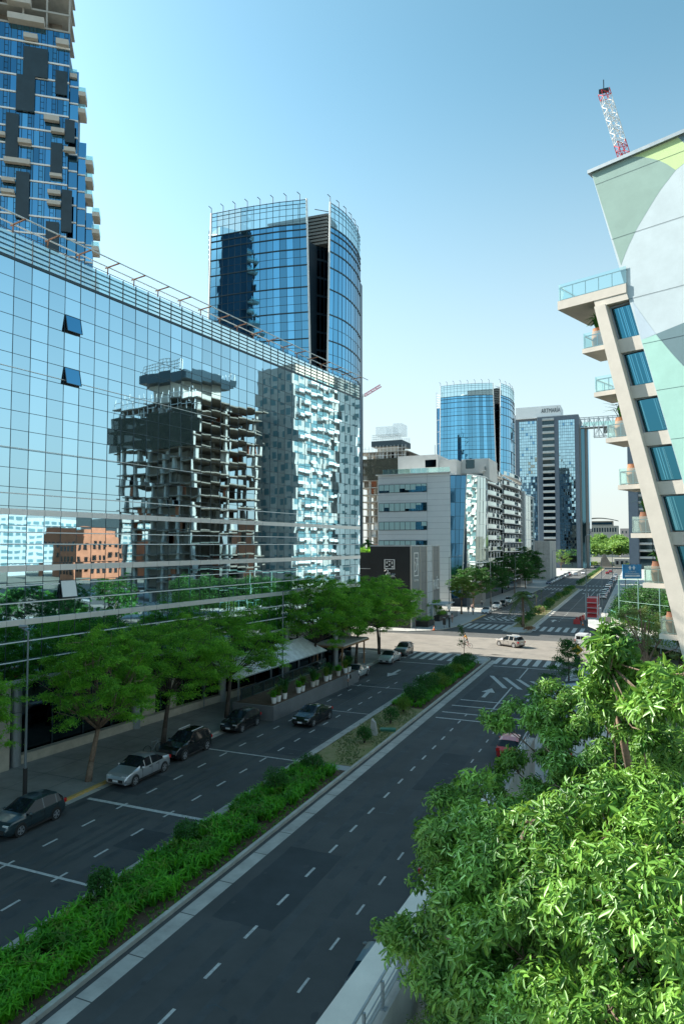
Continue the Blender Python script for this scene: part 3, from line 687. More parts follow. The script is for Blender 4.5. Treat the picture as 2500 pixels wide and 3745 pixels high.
# -------------------------------------------------- foreground trees with drooping fingered leaves
def hand_leaf_tree(name, label, clumps, trunk_pts, trunk_r, seed, leaf_len=.17, dens=190, branches=(), leaf=None):
    rs = np.random.RandomState(seed)
    t = thing(name, label, 'tree', (trunk_pts[0][0], trunk_pts[0][1], .13))
    b = MB(); b.tube(trunk_pts, trunk_r, 10); g = MB()
    tp = np.array(trunk_pts)
    C_, D_ = [], []
    for (x,y,z,r) in clumps:
        c = np.array([x,y,z]); j = np.argmin(np.linalg.norm(tp - (c - np.array([0,0,r*1.5])), axis=1)); p = tp[j]
        mid = (p + c)/2 + np.array([0,0,-.3]) + rs.normal(size=3)*.15
        kk = min(1,r); g.tube([tuple(p), tuple(mid), tuple(c)], [.05*kk,.03*kk,.014], 6)
        n = int(dens*r*r*1.5)
        d = rand_unit(rs, n); d[:,2] = np.abs(d[:,2])*1.0 - .35*(rs.uniform(size=n) < .5); d /= np.linalg.norm(d,axis=1,keepdims=True)
        u = rs.uniform(.35,1.0,n)[:,None]
        nsub = 7; so = rand_unit(rs,nsub)*r*.72; so[:,2] = so[:,2]*.8; si = rs.randint(0,nsub,n)
        pts = c + so[si] + d*u*r*.46*np.array([1,1,.75]); C_.append(pts); D_.append(d)
        for k in range(7): g.cyl(tuple(c), tuple(c+so[k]), .013, .005, 4)
    for br in branches: g.tube([p[:3] for p in br], [p[3] for p in br], 7)
    P = np.concatenate(C_); D = np.concatenate(D_); n = len(P); per = 6
    # hub direction: outwards with a droop; leaflets fan round it
    D = D + rand_unit(rs,n)*.5 + np.array([0,0,.15]); D /= np.linalg.norm(D,axis=1,keepdims=True)
    tmp = np.where(np.abs(D[:,2:3])>.9, np.array([[1,0,0]]), np.array([[0,0,1]])); A = np.cross(D, tmp); A /= np.linalg.norm(A,axis=1,keepdims=True); B = np.cross(D, A)
    i = np.repeat(np.arange(n), per); ang = np.tile(np.arange(per)*2*np.pi/per, n) + np.repeat(rs.uniform(0,6.28,n), per) + rs.uniform(-.45,.45,n*per)
    rad = A[i]*np.cos(ang)[:,None] + B[i]*np.sin(ang)[:,None]
    ax = D[i]*rs.uniform(.15,.6,len(i))[:,None] + rad; ax[:,2] -= rs.uniform(.3,1.05,len(i)); ax /= np.linalg.norm(ax,axis=1,keepdims=True)
    nr = D[i] + rad*-.2 + np.array([0,0,.5]); nr -= (nr*ax).sum(1,keepdims=True)*ax; nr /= np.linalg.norm(nr,axis=1,keepdims=True)+1e-9
    s_ = np.cross(ax, nr); L = leaf_len*rs.uniform(.6,1.25,len(i))[:,None]*np.repeat(rs.uniform(.5,1.25,n),per)[:,None]; W = L*.27
    p0 = P[i] + ax*L*.12 + D[i]*rs.uniform(-.09,.09,len(i))[:,None]
    bse, tip = p0, p0 + ax*L - nr*L*.12
    m1, m2 = p0 + ax*L*.35, p0 + ax*L*.7
    V = np.concatenate([bse, m1+s_*W*.5+nr*W*.2, m2+s_*W*.42+nr*W*.15, tip, m2-s_*W*.42+nr*W*.15, m1-s_*W*.5+nr*W*.2])
    k = len(i); I = np.arange(k)
    F = np.concatenate([np.stack([I, I+3*k, I+2*k, I+k],1), np.stack([I, I+5*k, I+4*k, I+3*k],1)])
    # island noise: keep both halves one island (they share base and tip)
    b.build('trunk', M['bark'], t, smooth=True); g.build('branches', M['twig'], t, smooth=True)
    link_np('crown', V, F, leaf or leafN, t); return t
# crane jib end points (metres)
CR0, CR1 = (0.5, 87.2, 58.6), (-2.4, 86.0, 69.8)
# ================================================================ NEAR GLASS OFFICE (left)
GO = (-38.2, 32.3); GU = (0.0990, 0.9951); GN = (0.9951, -0.0990)      # along facade, outwards
t = thing('glass_office_building', 'long mirror-glass office block along the left pavement with white spandrel bands', 'office building', (GO[0], GO[1], 0))
def gp(s, b=0.0): return (GO[0]+GU[0]*s+GN[0]*b, GO[1]+GU[1]*s+GN[1]*b)
S0, S1, ZB, ZT = -24.0, 51.4, 5.9, 34.3
PW = 1.37; RH = 1.285
cols = int(round((S1-S0)/PW)); PWx = (S1-S0)/cols
rows = [];  z = ZT
opens = {}
def near_col(s): return int((s-S0)/PWx)
for s, zz, dz in ((4.7,30.6,1.5),(4.7,26.8,1.5),(4.8,11.4,1.4)): opens[(near_col(s+.4), zz)] = 1
rng = random.Random(11)
fl = 0
zlines = [ZT - RH*k for k in range(0, 23)]
zlines = [z for z in zlines if z > ZB-.1]
def pane_skip(c, zlo, zhi):
    return any(c == oc and zlo < oz < zhi for (oc, oz) in opens)
# one glass part per row of panes (each pane has its own slight tilt)
for r in range(len(zlines)-1):
    z1, z0 = zlines[r], zlines[r+1]; b = MB()
    for c in range(cols):
        if pane_skip(c, z0, z1): continue
        a0, a1 = S0+c*PWx+.02, S0+(c+1)*PWx-.02
        j = [rng.uniform(-.0045,.0045) for _ in range(3)]
        p = [(*gp(a0, j[0]), z0+.02), (*gp(a1, j[1]), z0+.02), (*gp(a1, j[1]+j[2]), z1-.02), (*gp(a0, j[0]+j[2]), z1-.02)]
        b.add(p, [(0,1,2,3)])
    b.build('glass_row', M['skyglass'], t)
b = MB(); b.fbox(GO, GU, GN, S0, S1, -.12, -.03, ZB-.1, ZT); b.build('glazing_backing', M['trim'], t)
b = MB()
for c in range(cols+1): b.fbox(GO, GU, GN, S0+c*PWx-.02, S0+c*PWx+.02, -.02, .015, ZB, ZT)
for i, z in enumerate(zlines): b.fbox(GO, GU, GN, S0, S1, -.02, .012, z-.018, z+.018)
b.fbox(GO, GU, GN, S0, S1, -.02, .06, ZT-.08, ZT+.12)
b.build('mullion_grid', M['mull'], t)
for z0, z1 in ((17.02,17.42),(13.2,13.62),(9.6,10.0),(5.75,6.0)):
    b = MB()
    for c in range(cols): b.fbox(GO, GU, GN, S0+c*PWx+.015, S0+(c+1)*PWx-.015, .0, .07, z0, z1)
    b.build('spandrel_band', M['alu'], t)
b = MB()
for z in (18.45, 15.85, 15.05, 12.25, 11.1, 8.5, 7.2): b.fbox(GO, GU, GN, S0, S1 if z > 10 else 34, .0, .05, z-.035, z+.035)
b.fbox(GO, GU, GN, S0, 22, .0, .05, 26.9, 26.94); b.fbox(GO, GU, GN, S0, 20, .0, .05, 21.5, 21.54)
b.build('cover_strips', M['alul'], t)
# open top-hung windows
for (c, zz) in opens:
    zi = [z for z in zlines if z > zz][-1]; z1, z0 = zi, zi-RH
    a0, a1 = S0+c*PWx+.03, S0+(c+1)*PWx-.03; o = .30
    b = MB(); b.fbox(GO, GU, GN, a0-.02, a1+.02, -.5, -.2, z0, z1); b.build('window_reveal', M['trim'], t)
    b = MB(); b.add([(*gp(a0,.05),z1),(*gp(a1,.05),z1),(*gp(a1,o),z0+.1),(*gp(a0,o),z0+.1)], [(3,2,1,0)])
    w_ = b.build('open_window', M['skyglass2'] if zz > 15 else M['alul'], t)
    b = MB(); P3 = [(*gp(a0,.05),z1),(*gp(a1,.05),z1),(*gp(a1,o),z0+.1),(*gp(a0,o),z0+.1)]
    for i in range(4): b.bar(P3[i], P3[(i+1)%4], .05)
    b.bar(P3[3], (*gp(a0,-.1), z0+.3), .02); b.build('sash', M['mull'], w_)
# parapet screen
b = MB()
for c in range(cols): 
    a0, a1 = S0+c*PWx+.03, S0+(c+1)*PWx-.03; b.fbox(GO, GU, GN, a0, a1, -.03, -.01, ZT+.15, ZT+1.75)
b.build('parapet_glass', clear_glass('parapet_glass', (0.55,0.75,0.80), .55), t)
b = MB()
for c in range(cols+1): b.fbox(GO, GU, GN, S0+c*PWx-.025, S0+c*PWx+.025, -.06, .03, ZT+.1, ZT+1.8)
for k in range(5): b.fbox(GO, GU, GN, S0, S1, .031, .075, ZT+.38+.36*k, ZT+.42+.36*k)
b.build('parapet_rails', M['mull'], t)
b = MB()
for off, zz in ((.9, 36.9), (-.2, 36.75)): b.cyl((*gp(S0,off),zz), (*gp(S1+.6,off),zz), .055, None, 6)
b.build('top_pipe', M['alul'], t)
k = 0; a = S0
while a < S1+.5:
    b = MB(); b.bar((*gp(a,-.5),36.72),(*gp(a+.05,1.0),36.84),.10); b.bar((*gp(a,-.25),35.9),(*gp(a,-.2),36.75),.08)
    b.build('pipe_bracket', M['rust'], t); a += 2.74
# solid body, roof, north end, podium
body = [gp(S0,-.15), gp(S1,-.15), (-42.5, 95.0), (-64, 97), (-66, 20), gp(S0,-26)]
b = MB(); b.prism([gp(S0,-.15), gp(S1,-.15), (-41.5,91.0), (-62,92), gp(S0,-26)], ZB, ZT-.02); b.build('building_core', M['darkconc'], t)  # hidden north corner placed to shape the shadow on the road
b = MB(); b.prism([gp(S0,-.6), gp(S1-.5,-.6), (-42,90.4), (-61,91.4), gp(S0,-25.5)], ZT, ZT+.04); b.build('roof', M['conc'], t)
# unseen north end mirror wall, slanted to set the shadow edge at the crossing
b = MB(); p0 = Vector(gp(S1,0)); p1 = Vector((-41.3,91.2)); n_ = 8
for r in range(len(zlines)-1):
    for c in range(n_):
        a = p0.lerp(p1, c/n_+.004); q_ = p0.lerp(p1,(c+1)/n_-.004); b.quad((q_.x,q_.y,zlines[r+1]+.02),(a.x,a.y,zlines[r+1]+.02),(a.x,a.y,zlines[r]-.02),(q_.x,q_.y,zlines[r]-.02))
b.build('unseen_end_glazing', M['skyglass'], t)
# ground floor: recessed dark glazing, plinth, columns, stone wall
b = MB(); b.fbox(GO, GU, GN, S0, S1, -1.5, -1.3, .13, ZB); b.build('shopfront_glazing', M['darkglass'], t)
b = MB(); b.fbox(GO, GU, GN, S0, S1, -1.3, 0, ZB-.12, ZB-.1); b.build('soffit', M['mull'], t)
b = MB()
for a in np.arange(S0+2, S1, 2.74): b.fbox(GO, GU, GN, a-.04, a+.04, -1.3, -1.2, .13, ZB-.12)
b.build('shopfront_mullions', M['mull'], t)
b = MB(); b.fbox(GO, GU, GN, 2.4, 30, -1.1, -.55, .13, .75); b.build('plinth', M['stone'], t)
for a in (2.0, 12.9, 23.9, 34.9, 45.9): 
    b = MB(); b.cyl((*gp(a,-.6),.1),(*gp(a,-.6),ZB-.12),.36,None,20); b.build('round_column', M['steel'], t, smooth=False)
b = MB()
for i in range(5):
    for k in range(4): b.fbox(GO, GU, GN, -9+2.06*i+.01, -9+2.06*(i+1)-.01, -.6, -.2, .13+1.45*k, .13+1.45*(k+1)-.015)
b.build('stone_wall', M['stone'], t)
b = MB(); b.fbox(GO, GU, GN, 14.2, 15.7, -1.29, -1.2, .2, 3.4); b.fbox(GO, GU, GN, 17.3, 18.3, -1.29, -1.2, .2, 3.2); b.build('notice_panel', M['stone'], t)

# terrace in front: white canopy, planter wall, pots
t = thing('terrace_canopy', 'white sloping fabric canopy over the terrace behind the planter wall', 'canopy', (-34.5,62,0))
b = MB(); b.add([(-36.8,52.5,4.0),(-32.6,52.5,3.1),(-32.2,71,3.1),(-36.4,71,4.0),(-34.7,55,4.7),(-34.3,69,4.7)], [(0,1,4),(1,2,5,4),(2,3,5),(3,0,4,5)]); b.add([(-36.8,52.5,3.95),(-32.6,52.5,3.05),(-32.2,71,3.05),(-36.4,71,3.95)],[(3,2,1,0)])
b.build('roof_sheet', mat('canopy_fabric', (0.62,0.66,0.66), .7, var=.25, scale=1.2), t)
b = MB()
for y in (53,59,65,70.6): b.cyl((-32.7,y,.13),(-32.7,y,3.08),.05,None,6); b.cyl((-36.3,y,.13),(-36.3,y,3.9),.05,None,6)
b.bar((-32.6,52.5,3.06),(-32.2,71,3.06),.1); b.build('canopy_frame', M['pole'], t)
t = thing('terrace_screen', 'low glass screen with dark rail under the edge of the white canopy', 'screen', (-32.4,62,.13))
b = MB(); b.box(-32.42,-32.38,53,71,1.0,2.1); b.build('pane', M['glass'], t)
b = MB(); b.box(-32.45,-32.35,53,71,2.11,2.2); 
for y in range(53,72,2): b.box(-32.46,-32.34,y,y+.06,.13,2.1)
b.build('rail', M['mull'], t)
t = thing('timber_canopy', 'small flat timber-edged roof between the terrace trees near the corner', 'canopy', (-32.8,77.5,0))
b = MB(); b.box(-35.2,-31.2,73.5,81.5,3.2,3.35); b.build('roof_slab', M['cream'], t)
b = MB(); b.box(-35.1,-31.15,73.4,81.6,3.0,3.195); b.build('timber_fascia', M['wood'], t)
b = MB()
for x,y in ((-31.6,74),(-31.6,81),(-34.8,74),(-34.8,81)): b.box(x-.08,x+.08,y-.08,y+.08,.13,3.0)
b.build('post', M['wood'], t)
t = thing('planter_wall', 'long grey metal planter wall standing out over the parking lane', 'planter', (-29.5,60,0))
b = MB()
b.prism([(-32.6,51.9),(-28.5,51.9),(-28.15,70.5),(-32.2,70.5)], 0.0, 1.22)
b.build('wall', mat('grey_zinc', (0.17,0.18,0.185), .55, metal=.2, var=.12, scale=1.2), t)
b = MB(); b.prism([(-32.4,52.1),(-28.7,52.1),(-28.35,70.3),(-32.0,70.3)], 1.2, 1.24); b.build('soil_top', M['soil'], t)
rng = random.Random(4)
def pot_plant(x, y, z, s, label, seed, m='white', group=None, plantm=None, tall=1.0, tufts=14):
    rs = np.random.RandomState(seed); t = thing('potted_plant', label, 'potted plant', (x,y,z), 0, group)
    b = MB(); b.cyl((x,y,z),(x,y,z+.62*s),.22*s,.30*s,14); b.build('pot', M[m], t, smooth=False)
    b = MB(); b.cyl((x,y,z+.621*s),(x,y,z+.63*s),.27*s,.27*s,12); b.build('soil', M['soil'], t)
    P = np.stack([rs.normal(x,.09*s,tufts), rs.normal(y,.09*s,tufts), np.full(tufts,z+.62*s)],1)
    blades('leaves', P, rs, .75*s*tall, .09*s, plantm or leafG, 5, t); return t
for i, (y, m) in enumerate(((53.0,'white'),(53.8,'white'),(54.9,'white'),(57.6,'white'),(58.4,'white'),(60.6,'cream'),(61.4,'cream'),(63.6,'white'),(64.4,'white'),(66.6,'cream'),(68.4,'white'),(69.4,'white'))):
    lab = ['white pot with upright leaves at the near end of the planter wall','second white pot from the near end of the planter wall','third white pot from the near end of the planter wall','white pot with tall leaves, first of the middle pair','white pot with tall leaves, second of the middle pair',
           'cream pot in the middle of the planter wall','second cream pot in the middle of the planter wall','white pot past the cream pair','second white pot past the cream pair','cream pot near the far end of the planter wall','white pot near the far end of the planter wall','last white pot at the far end of the planter wall'][i]
    pot_plant(-29.1+.015*(y-52), y, 1.24, .85, lab, 70+i, m, 'potted plants on the planter wall', tall=1+.5*(i%3), plantm=[leafG, leafY, leafB][i%3])
t = thing('cafe_table', 'small pale table under the trees near the corner', 'table', (-33.2,84.5,.13))
b = MB(); b.cyl((-33.2,84.5,.84),(-33.2,84.5,.88),.45,None,14); b.build('top', M['white'], t)
b = MB(); b.cyl((-33.2,84.5,.13),(-33.2,84.5,.84),.04,None,6); b.cyl((-33.2,84.5,.13),(-33.2,84.5,.16),.25,None,10); b.build('leg', M['mull'], t)

# ================================================================ MURAL BUILDING (right)
K = .85
def m_o(s, b, z):   # facade frame scaled to its distance: s metres towards the left, b outwards (to the camera)
    X0, Y0 = 1.2*K, 50.6*K
    return (X0 + (-.93*s - .368*b*1.0)*K, Y0 + (.368*s - .93*b*1.0)*K, 15 + (z-15)*K)
t = thing('leaning_apartment_building', 'cream apartment building with stepped glass balconies and a painted mural wall, leaning to the left', 'apartment building', (m_o(-3,0,0)[0], m_o(-3,0,0)[1], 0))
Z0M = 15 - 15/K
def slab(b, pts, b0, b1, mi=0):
    """extruded polygon lying in the facade plane; pts (s,z)"""
    n = len(pts); vs = [m_o(s, b0, z) for s, z in pts] + [m_o(s, b1, z) for s, z in pts]
    fs = [tuple(range(n)), tuple(range(n, 2*n))[::-1]] + [(i, n+i, n+(i+1)%n, (i+1)%n) for i in range(n)]
    return b.add(vs, fs, mi)
def lerp_x(line, z):
    (s0,z0),(s1,z1) = line; return s0 + (s1-s0)*(z-z0)/(z1-z0)
ML = ((3.78,42.15),(-2.02,19.0))                 # mural edge
CL = ((3.27,30.54),(-1.43,9.55)); CRr = ((2.41,30.35),(-1.84,12.57))   # inclined column edges
SR = -14.0
# mural wall (thick), proud of the window strip
zb = 12.0
mm = bpy.data.materials.new('mural_paint'); mm.use_nodes = True; mt_ = mm.node_tree; pb = mt_.nodes['Principled BSDF']; pb.inputs['Roughness'].default_value = .85
def mural_mat(name, col):
    m_ = mat(name, col, .85, var=.07, scale=.8, bump=.003, bscale=14); return m_
MM = [mural_mat('mural_sage', (0.22,0.33,0.30)), mural_mat('mural_pale_blue', (0.42,0.50,0.54)), mural_mat('mural_lime', (0.43,0.57,0.28)),
      mural_mat('mural_mint', (0.31,0.53,0.48)), mural_mat('mural_slate', (0.12,0.20,0.23)), M['conc']]
b = MB()
wall = [(3.78,42.05),(SR,42.6),(SR,Z0M),(lerp_x(ML,Z0M),Z0M)]
slab(b, wall, -.6, .18, 1)
b.build('mural_wall', [MM[0], MM[1]], t)
# painted fields, one thin coat over the other (4 mm steps)
def coat(name, pts, lift, m_):
    b = MB(); b.add([m_o(s, .18+lift, z) for s, z in pts], [tuple(range(len(pts)))]); return b.build(name, m_, t)
def circ(cx, cz, rx, rz, a0, a1, n=28): return [(cx+rx*math.cos(R(a0+(a1-a0)*i/n)), cz+rz*math.sin(R(a0+(a1-a0)*i/n))) for i in range(n+1)]
arcpts = [(1.77,34.65),(1.5,35.3),(1.18,35.95),(.9,36.45),(.6,36.95),(.2,37.5),(-.22,38.06),(-.62,38.6),(-1.01,39.07),(-1.45,39.5),(-2.0,40.04)]
garc = [(.81,42.13),(.2,41.85),(-.52,41.42),(-1.0,41.08),(-1.42,40.69),(-2.0,40.04)]
coat('mural_sage_field', [(3.76,42.04)] + [(.85,42.11)] + garc[1:] + arcpts[::-1][1:], .006, MM[0])
coat('mural_lime_field', [(.81,42.12),(-2.2,42.2),(-2.75,41.35),(-3.4,40.7),(-2.0,40.04)] + garc[::-1][1:], .006, MM[2])
coat('mural_slate_top', [(-2.2,42.2),(-6.5,42.35),(-6.0,40.2),(-2.75,41.35)], .009, MM[4])
coat('mural_slate_field', [(-.49,29.25),(-2.3,29.62),(-6,30.6),(-6,25.8),(-2.2,26.75),(-1.55,27.65)], .006, MM[4])
coat('mural_mint_field', [(lerp_x(ML,29.05)-.02,29.05),(-.49,29.22),(-1.55,27.63),(-2.2,26.72),(-6,25.75),(-6,18),(lerp_x(ML,18)-.02,18)], .012, MM[3])
coat('mural_grey_field', [(1.05,31.9),(-.49,29.25),(lerp_x(ML,29.05)-.02,29.05)], .009, mural_mat('mural_lilac', (0.38,0.47,0.55)))
b = MB()
for z in (41.1, 37.7-1.0, 32.1, 28.75, 25.4, 22.0, 18.6):
    sl = lerp_x(ML, z); b.add([m_o(sl-.02,.2,z-.01),m_o(SR,.2,z-.01+.1),m_o(SR,.2,z+.015+.1),m_o(sl-.02,.2,z+.015)],[(0,1,2,3)])
b.build('render_joint', M['mull'], t)
b = MB(); slab(b, [(4.0,42.05),(SR,42.6),(SR,42.85),(4.0,42.3)], -9, .4); b.build('roof_coping', M['steel'], t)
# body behind
b = MB()
zz = [Z0M, 12, 19, 30.3]
slab(b, [(lerp_x(CL,32.9)-.3,32.9),(SR,32.9),(SR,Z0M),(lerp_x(CL,Z0M)-.3,Z0M)], -9.0, -.62); b.build('body', M['cream'], t)
b = MB(); slab(b, [(3.6,42.0),(SR,42.4),(SR,32.91),(lerp_x(ML,32.91)-.1,32.91)], -8.5, -.61); b.build('upper_body', M['cream'], t)
# inclined column
b = MB(); zt_ = 32.06; slab(b, [(lerp_x(CL,zt_),zt_),(lerp_x(CRr,zt_)-.0,zt_),(lerp_x(CRr,Z0M),Z0M),(lerp_x(CL,Z0M),Z0M)], -.6, .55); b.build('inclined_column', M['cream'], t)
# header above top window and spandrels, windows
b = MB(); slab(b, [(lerp_x(CL,33.2),33.2),(lerp_x(ML,33.2),33.2),(lerp_x(ML,32.07),32.07),(lerp_x(CL,32.07),32.07)], -.6, .3)
# terrace upstand band
b.build('parapet_wall', M['cream'], t)
wins = [(31.95,29.45),(28.45,26.0),(25.1,22.65),(21.72,19.25),(18.35,15.85),(15.0,12.5),(11.6,9.1),(8.2,5.7),(4.8,2.3)]
for i,(z1,z0) in enumerate(wins):
    b = MB(); L1, L0 = lerp_x(CRr,z1)+.01, lerp_x(CRr,z0)+.01; r1, r0 = lerp_x(ML,z1)-.05, lerp_x(ML,z0)-.05
    slab(b, [(L1-.12,z1-.1),(r1,z1-.1),(r0,z0+.1),(L0-.12,z0+.1)], -.3, -.26); wn = b.build('window_pane', mirror_glass('room_glass_%d' % i, (0.045,0.17,0.23), .004, .6, .02) if i == 0 else bpy.data.materials['room_glass_0'], t)
    b = MB()
    for pa, pb_ in (((L1,z1),(r1,z1)),((L1,z1),(L0,z0)),((L0,z0),(r0,z0))):
        p, q_ = m_o(pa[0]-.06,-.15,pa[1]-.06), m_o(pb_[0]-.06,-.15,pb_[1]+.03); b.bar(p, q_, .10)
    b.build('window_frame', M['pole'], wn)
    zn = wins[i+1][0] if i+1 < len(wins) else Z0M
    b = MB(); slab(b, [(lerp_x(CRr,z0)+.02,z0),(lerp_x(ML,z0)-.02,z0),(lerp_x(ML,zn)-.02,zn),(lerp_x(CRr,zn)+.02,zn)], -.6, .1); b.build('spandrel', M['cream'], t)
# curtains are seen as pale vertical folds just behind the panes
b = MB()
for i,(z1,z0) in enumerate(wins[:6]):
    L1 = lerp_x(CRr,z1); rng = random.Random(i)
    for k in range(5):
        f = rng.uniform(.15,.95)
        sA = L1 - f*1.5
        b.add([m_o(sA,-.25,z1-.15),m_o(sA-.06,-.25,z1-.15),m_o(sA-.06-.6*.95,-.25,z0+.15),m_o(sA-.6*.95,-.25,z0+.15)],[(0,1,2,3)])
b.build('curtain_fold', mirror_glass('curtain_tint', (0.13,0.34,0.42), .004, .6, .05), t)
# balconies
bal = [(6.5,33.22,32.57,4.9,1.1),(4.81,29.33,29.0,3.1,1),(3.99,25.98,25.66,3.1,1),(3.18,22.57,22.25,3.1,1),(2.38,19.18,18.86,3.1,1),(1.55,15.8,15.48,3.1,1),(.81,12.42,12.1,3.1,1),(-.19,9.07,8.74,3.1,1),(-1.0,5.7,5.38,3.1,1)]
for i,(sl,z1,z0,dp,rh) in enumerate(bal):
    sr = lerp_x(CL, z1) - .25 if i else lerp_x(ML, 33)-.1
    b = MB(); slab(b, [(sl,z1),(sr,z1),(sr,z0),(sl,z0)], -dp, (.35 if i == 0 else 0.0))
    bo = b.build('balcony_slab', M['cream'], t)
    fo = .35 if i == 0 else 0.0
    b = MB(); g_ = 1.25*rh*.92
    b.add([m_o(sl-.08,fo-.08,z1+.04),m_o(sr,fo-.08,z1+.04),m_o(sr,fo-.08,z1+g_),m_o(sl-.08,fo-.08,z1+g_)],[(0,1,2,3)])
    b.add([m_o(sl-.08,fo-.08,z1+.04),m_o(sl-.08,-dp+.1,z1+.04),m_o(sl-.08,-dp+.1,z1+g_),m_o(sl-.08,fo-.08,z1+g_)],[(0,1,2,3)])
    b.build('glass_balustrade', M['glass'], bo)
    b = MB(); zr = z1+g_-.22
    b.bar(m_o(sl-.15,fo-.15,zr), m_o(sr,fo-.15,zr), .06); b.bar(m_o(sl-.15,fo-.15,zr), m_o(sl-.15,-dp+.1,zr), .06)
    b.bar(m_o(sl-.15,fo-.15,z1+.08), m_o(sr,fo-.15,z1+.08), .05); b.bar(m_o(sl-.15,fo-.15,z1+.08), m_o(sl-.15,-dp+.1,z1+.08), .05)
    npst = 5 if i == 0 else 2
    for k in range(npst): b.bar(m_o(sl-.15-(sl-sr-.2)*k/npst,fo-.15,z1), m_o(sl-.15-(sl-sr-.2)*k/npst,fo-.15,zr), .055)
    for k in (.5, 1): b.bar(m_o(sl-.15,-dp*k*.95,z1), m_o(sl-.15,-dp*k*.95,zr), .055)
    b.build('handrail', M['steel'], bo)
# big clay jars on the balconies: things of their own
def jar(p, s, label, seed, m='terra', fronds=True):
    rs = np.random.RandomState(seed); x,y,z = p; t = thing('clay_jar', label, 'planter jar', p, 0, 'clay jars on the balconies')
    b = MB(); prof = [(0,.30),(.15,.38),(.6,.43),(1.0,.40),(1.25,.34),(1.3,.36)]
    n = 18
    vs = [(x+r_*s*math.cos(6.2832*i/n), y+r_*s*math.sin(6.2832*i/n), z+h_*s) for h_,r_ in prof for i in range(n)]
    fs = [(j*n+i, j*n+(i+1)%n, (j+1)*n+(i+1)%n, (j+1)*n+i) for j in range(len(prof)-1) for i in range(n)] + [tuple(range(n))[::-1]]
    b.add(vs, fs); b.build('jar', M[m], t, smooth=True)
    b = MB(); b.cyl((x,y,z+1.18*s),(x,y,z+1.2*s),.33*s,None,14); b.build('soil', M['soil'], t)
    if fronds:
        P = np.tile(np.array([[x,y,z+1.2*s]]),(5,1)) + rs.normal(size=(5,3))*.03
        blades('leaves', P, rs, 1.1*s, .13*s, leafB, 6, t)
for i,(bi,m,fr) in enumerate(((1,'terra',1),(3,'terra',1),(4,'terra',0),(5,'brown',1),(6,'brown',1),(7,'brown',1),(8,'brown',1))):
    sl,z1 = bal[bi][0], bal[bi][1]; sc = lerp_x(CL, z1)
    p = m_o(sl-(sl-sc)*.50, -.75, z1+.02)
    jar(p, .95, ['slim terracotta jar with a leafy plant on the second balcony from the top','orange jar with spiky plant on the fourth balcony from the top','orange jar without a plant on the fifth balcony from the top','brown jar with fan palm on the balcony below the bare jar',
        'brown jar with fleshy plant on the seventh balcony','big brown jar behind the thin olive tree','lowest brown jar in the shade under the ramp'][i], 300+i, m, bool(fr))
# crane mast rising behind the roof edge
t = thing('lattice_crane_jib', 'red and white lattice crane jib rising behind the mural roof', 'crane', (0,0,0))
def lattice(b, p, q, w, n, mi_fn, r=.05, up=Vector((0,0,1))):
    p, q = Vector(p), Vector(q); d = (q-p).normalized(); a = d.cross(up).normalized(); c = d.cross(a)
    cs = [(a+c)*w/2, (a-c)*w/2, (-a-c)*w/2, (-a+c)*w/2]
    for k in range(n):
        f0, f1 = k/n, (k+1)/n; P0, P1 = p.lerp(q,f0), p.lerp(q,f1); mi = mi_fn(f0)
        for j in range(4):
            b.bar(P0+cs[j], P1+cs[j], r*1.5, mi); b.bar(P0+cs[j], P0+cs[(j+1)%4], r, mi); b.bar((P0 if k%2 else P1)+cs[j], (P1 if k%2 else P0)+cs[(j+1)%4], r, mi)
    return b
b = MB(); lattice(b, CR0, CR1, 1.0, 14, lambda f: 0 if .12 < f < .42 or f > .86 else 1, .065)
b.build('lattice_jib', [M['red'], M['white']], t)
b = MB(); b.bar(CR1, (CR1[0], CR1[1], CR1[2]+1.4), .12); b.box(CR1[0]-.55,CR1[0]+.55,CR1[1]-.3,CR1[1]+.3,CR1[2]-.1,CR1[2]+.15); b.build('jib_head', M['mull'], t)
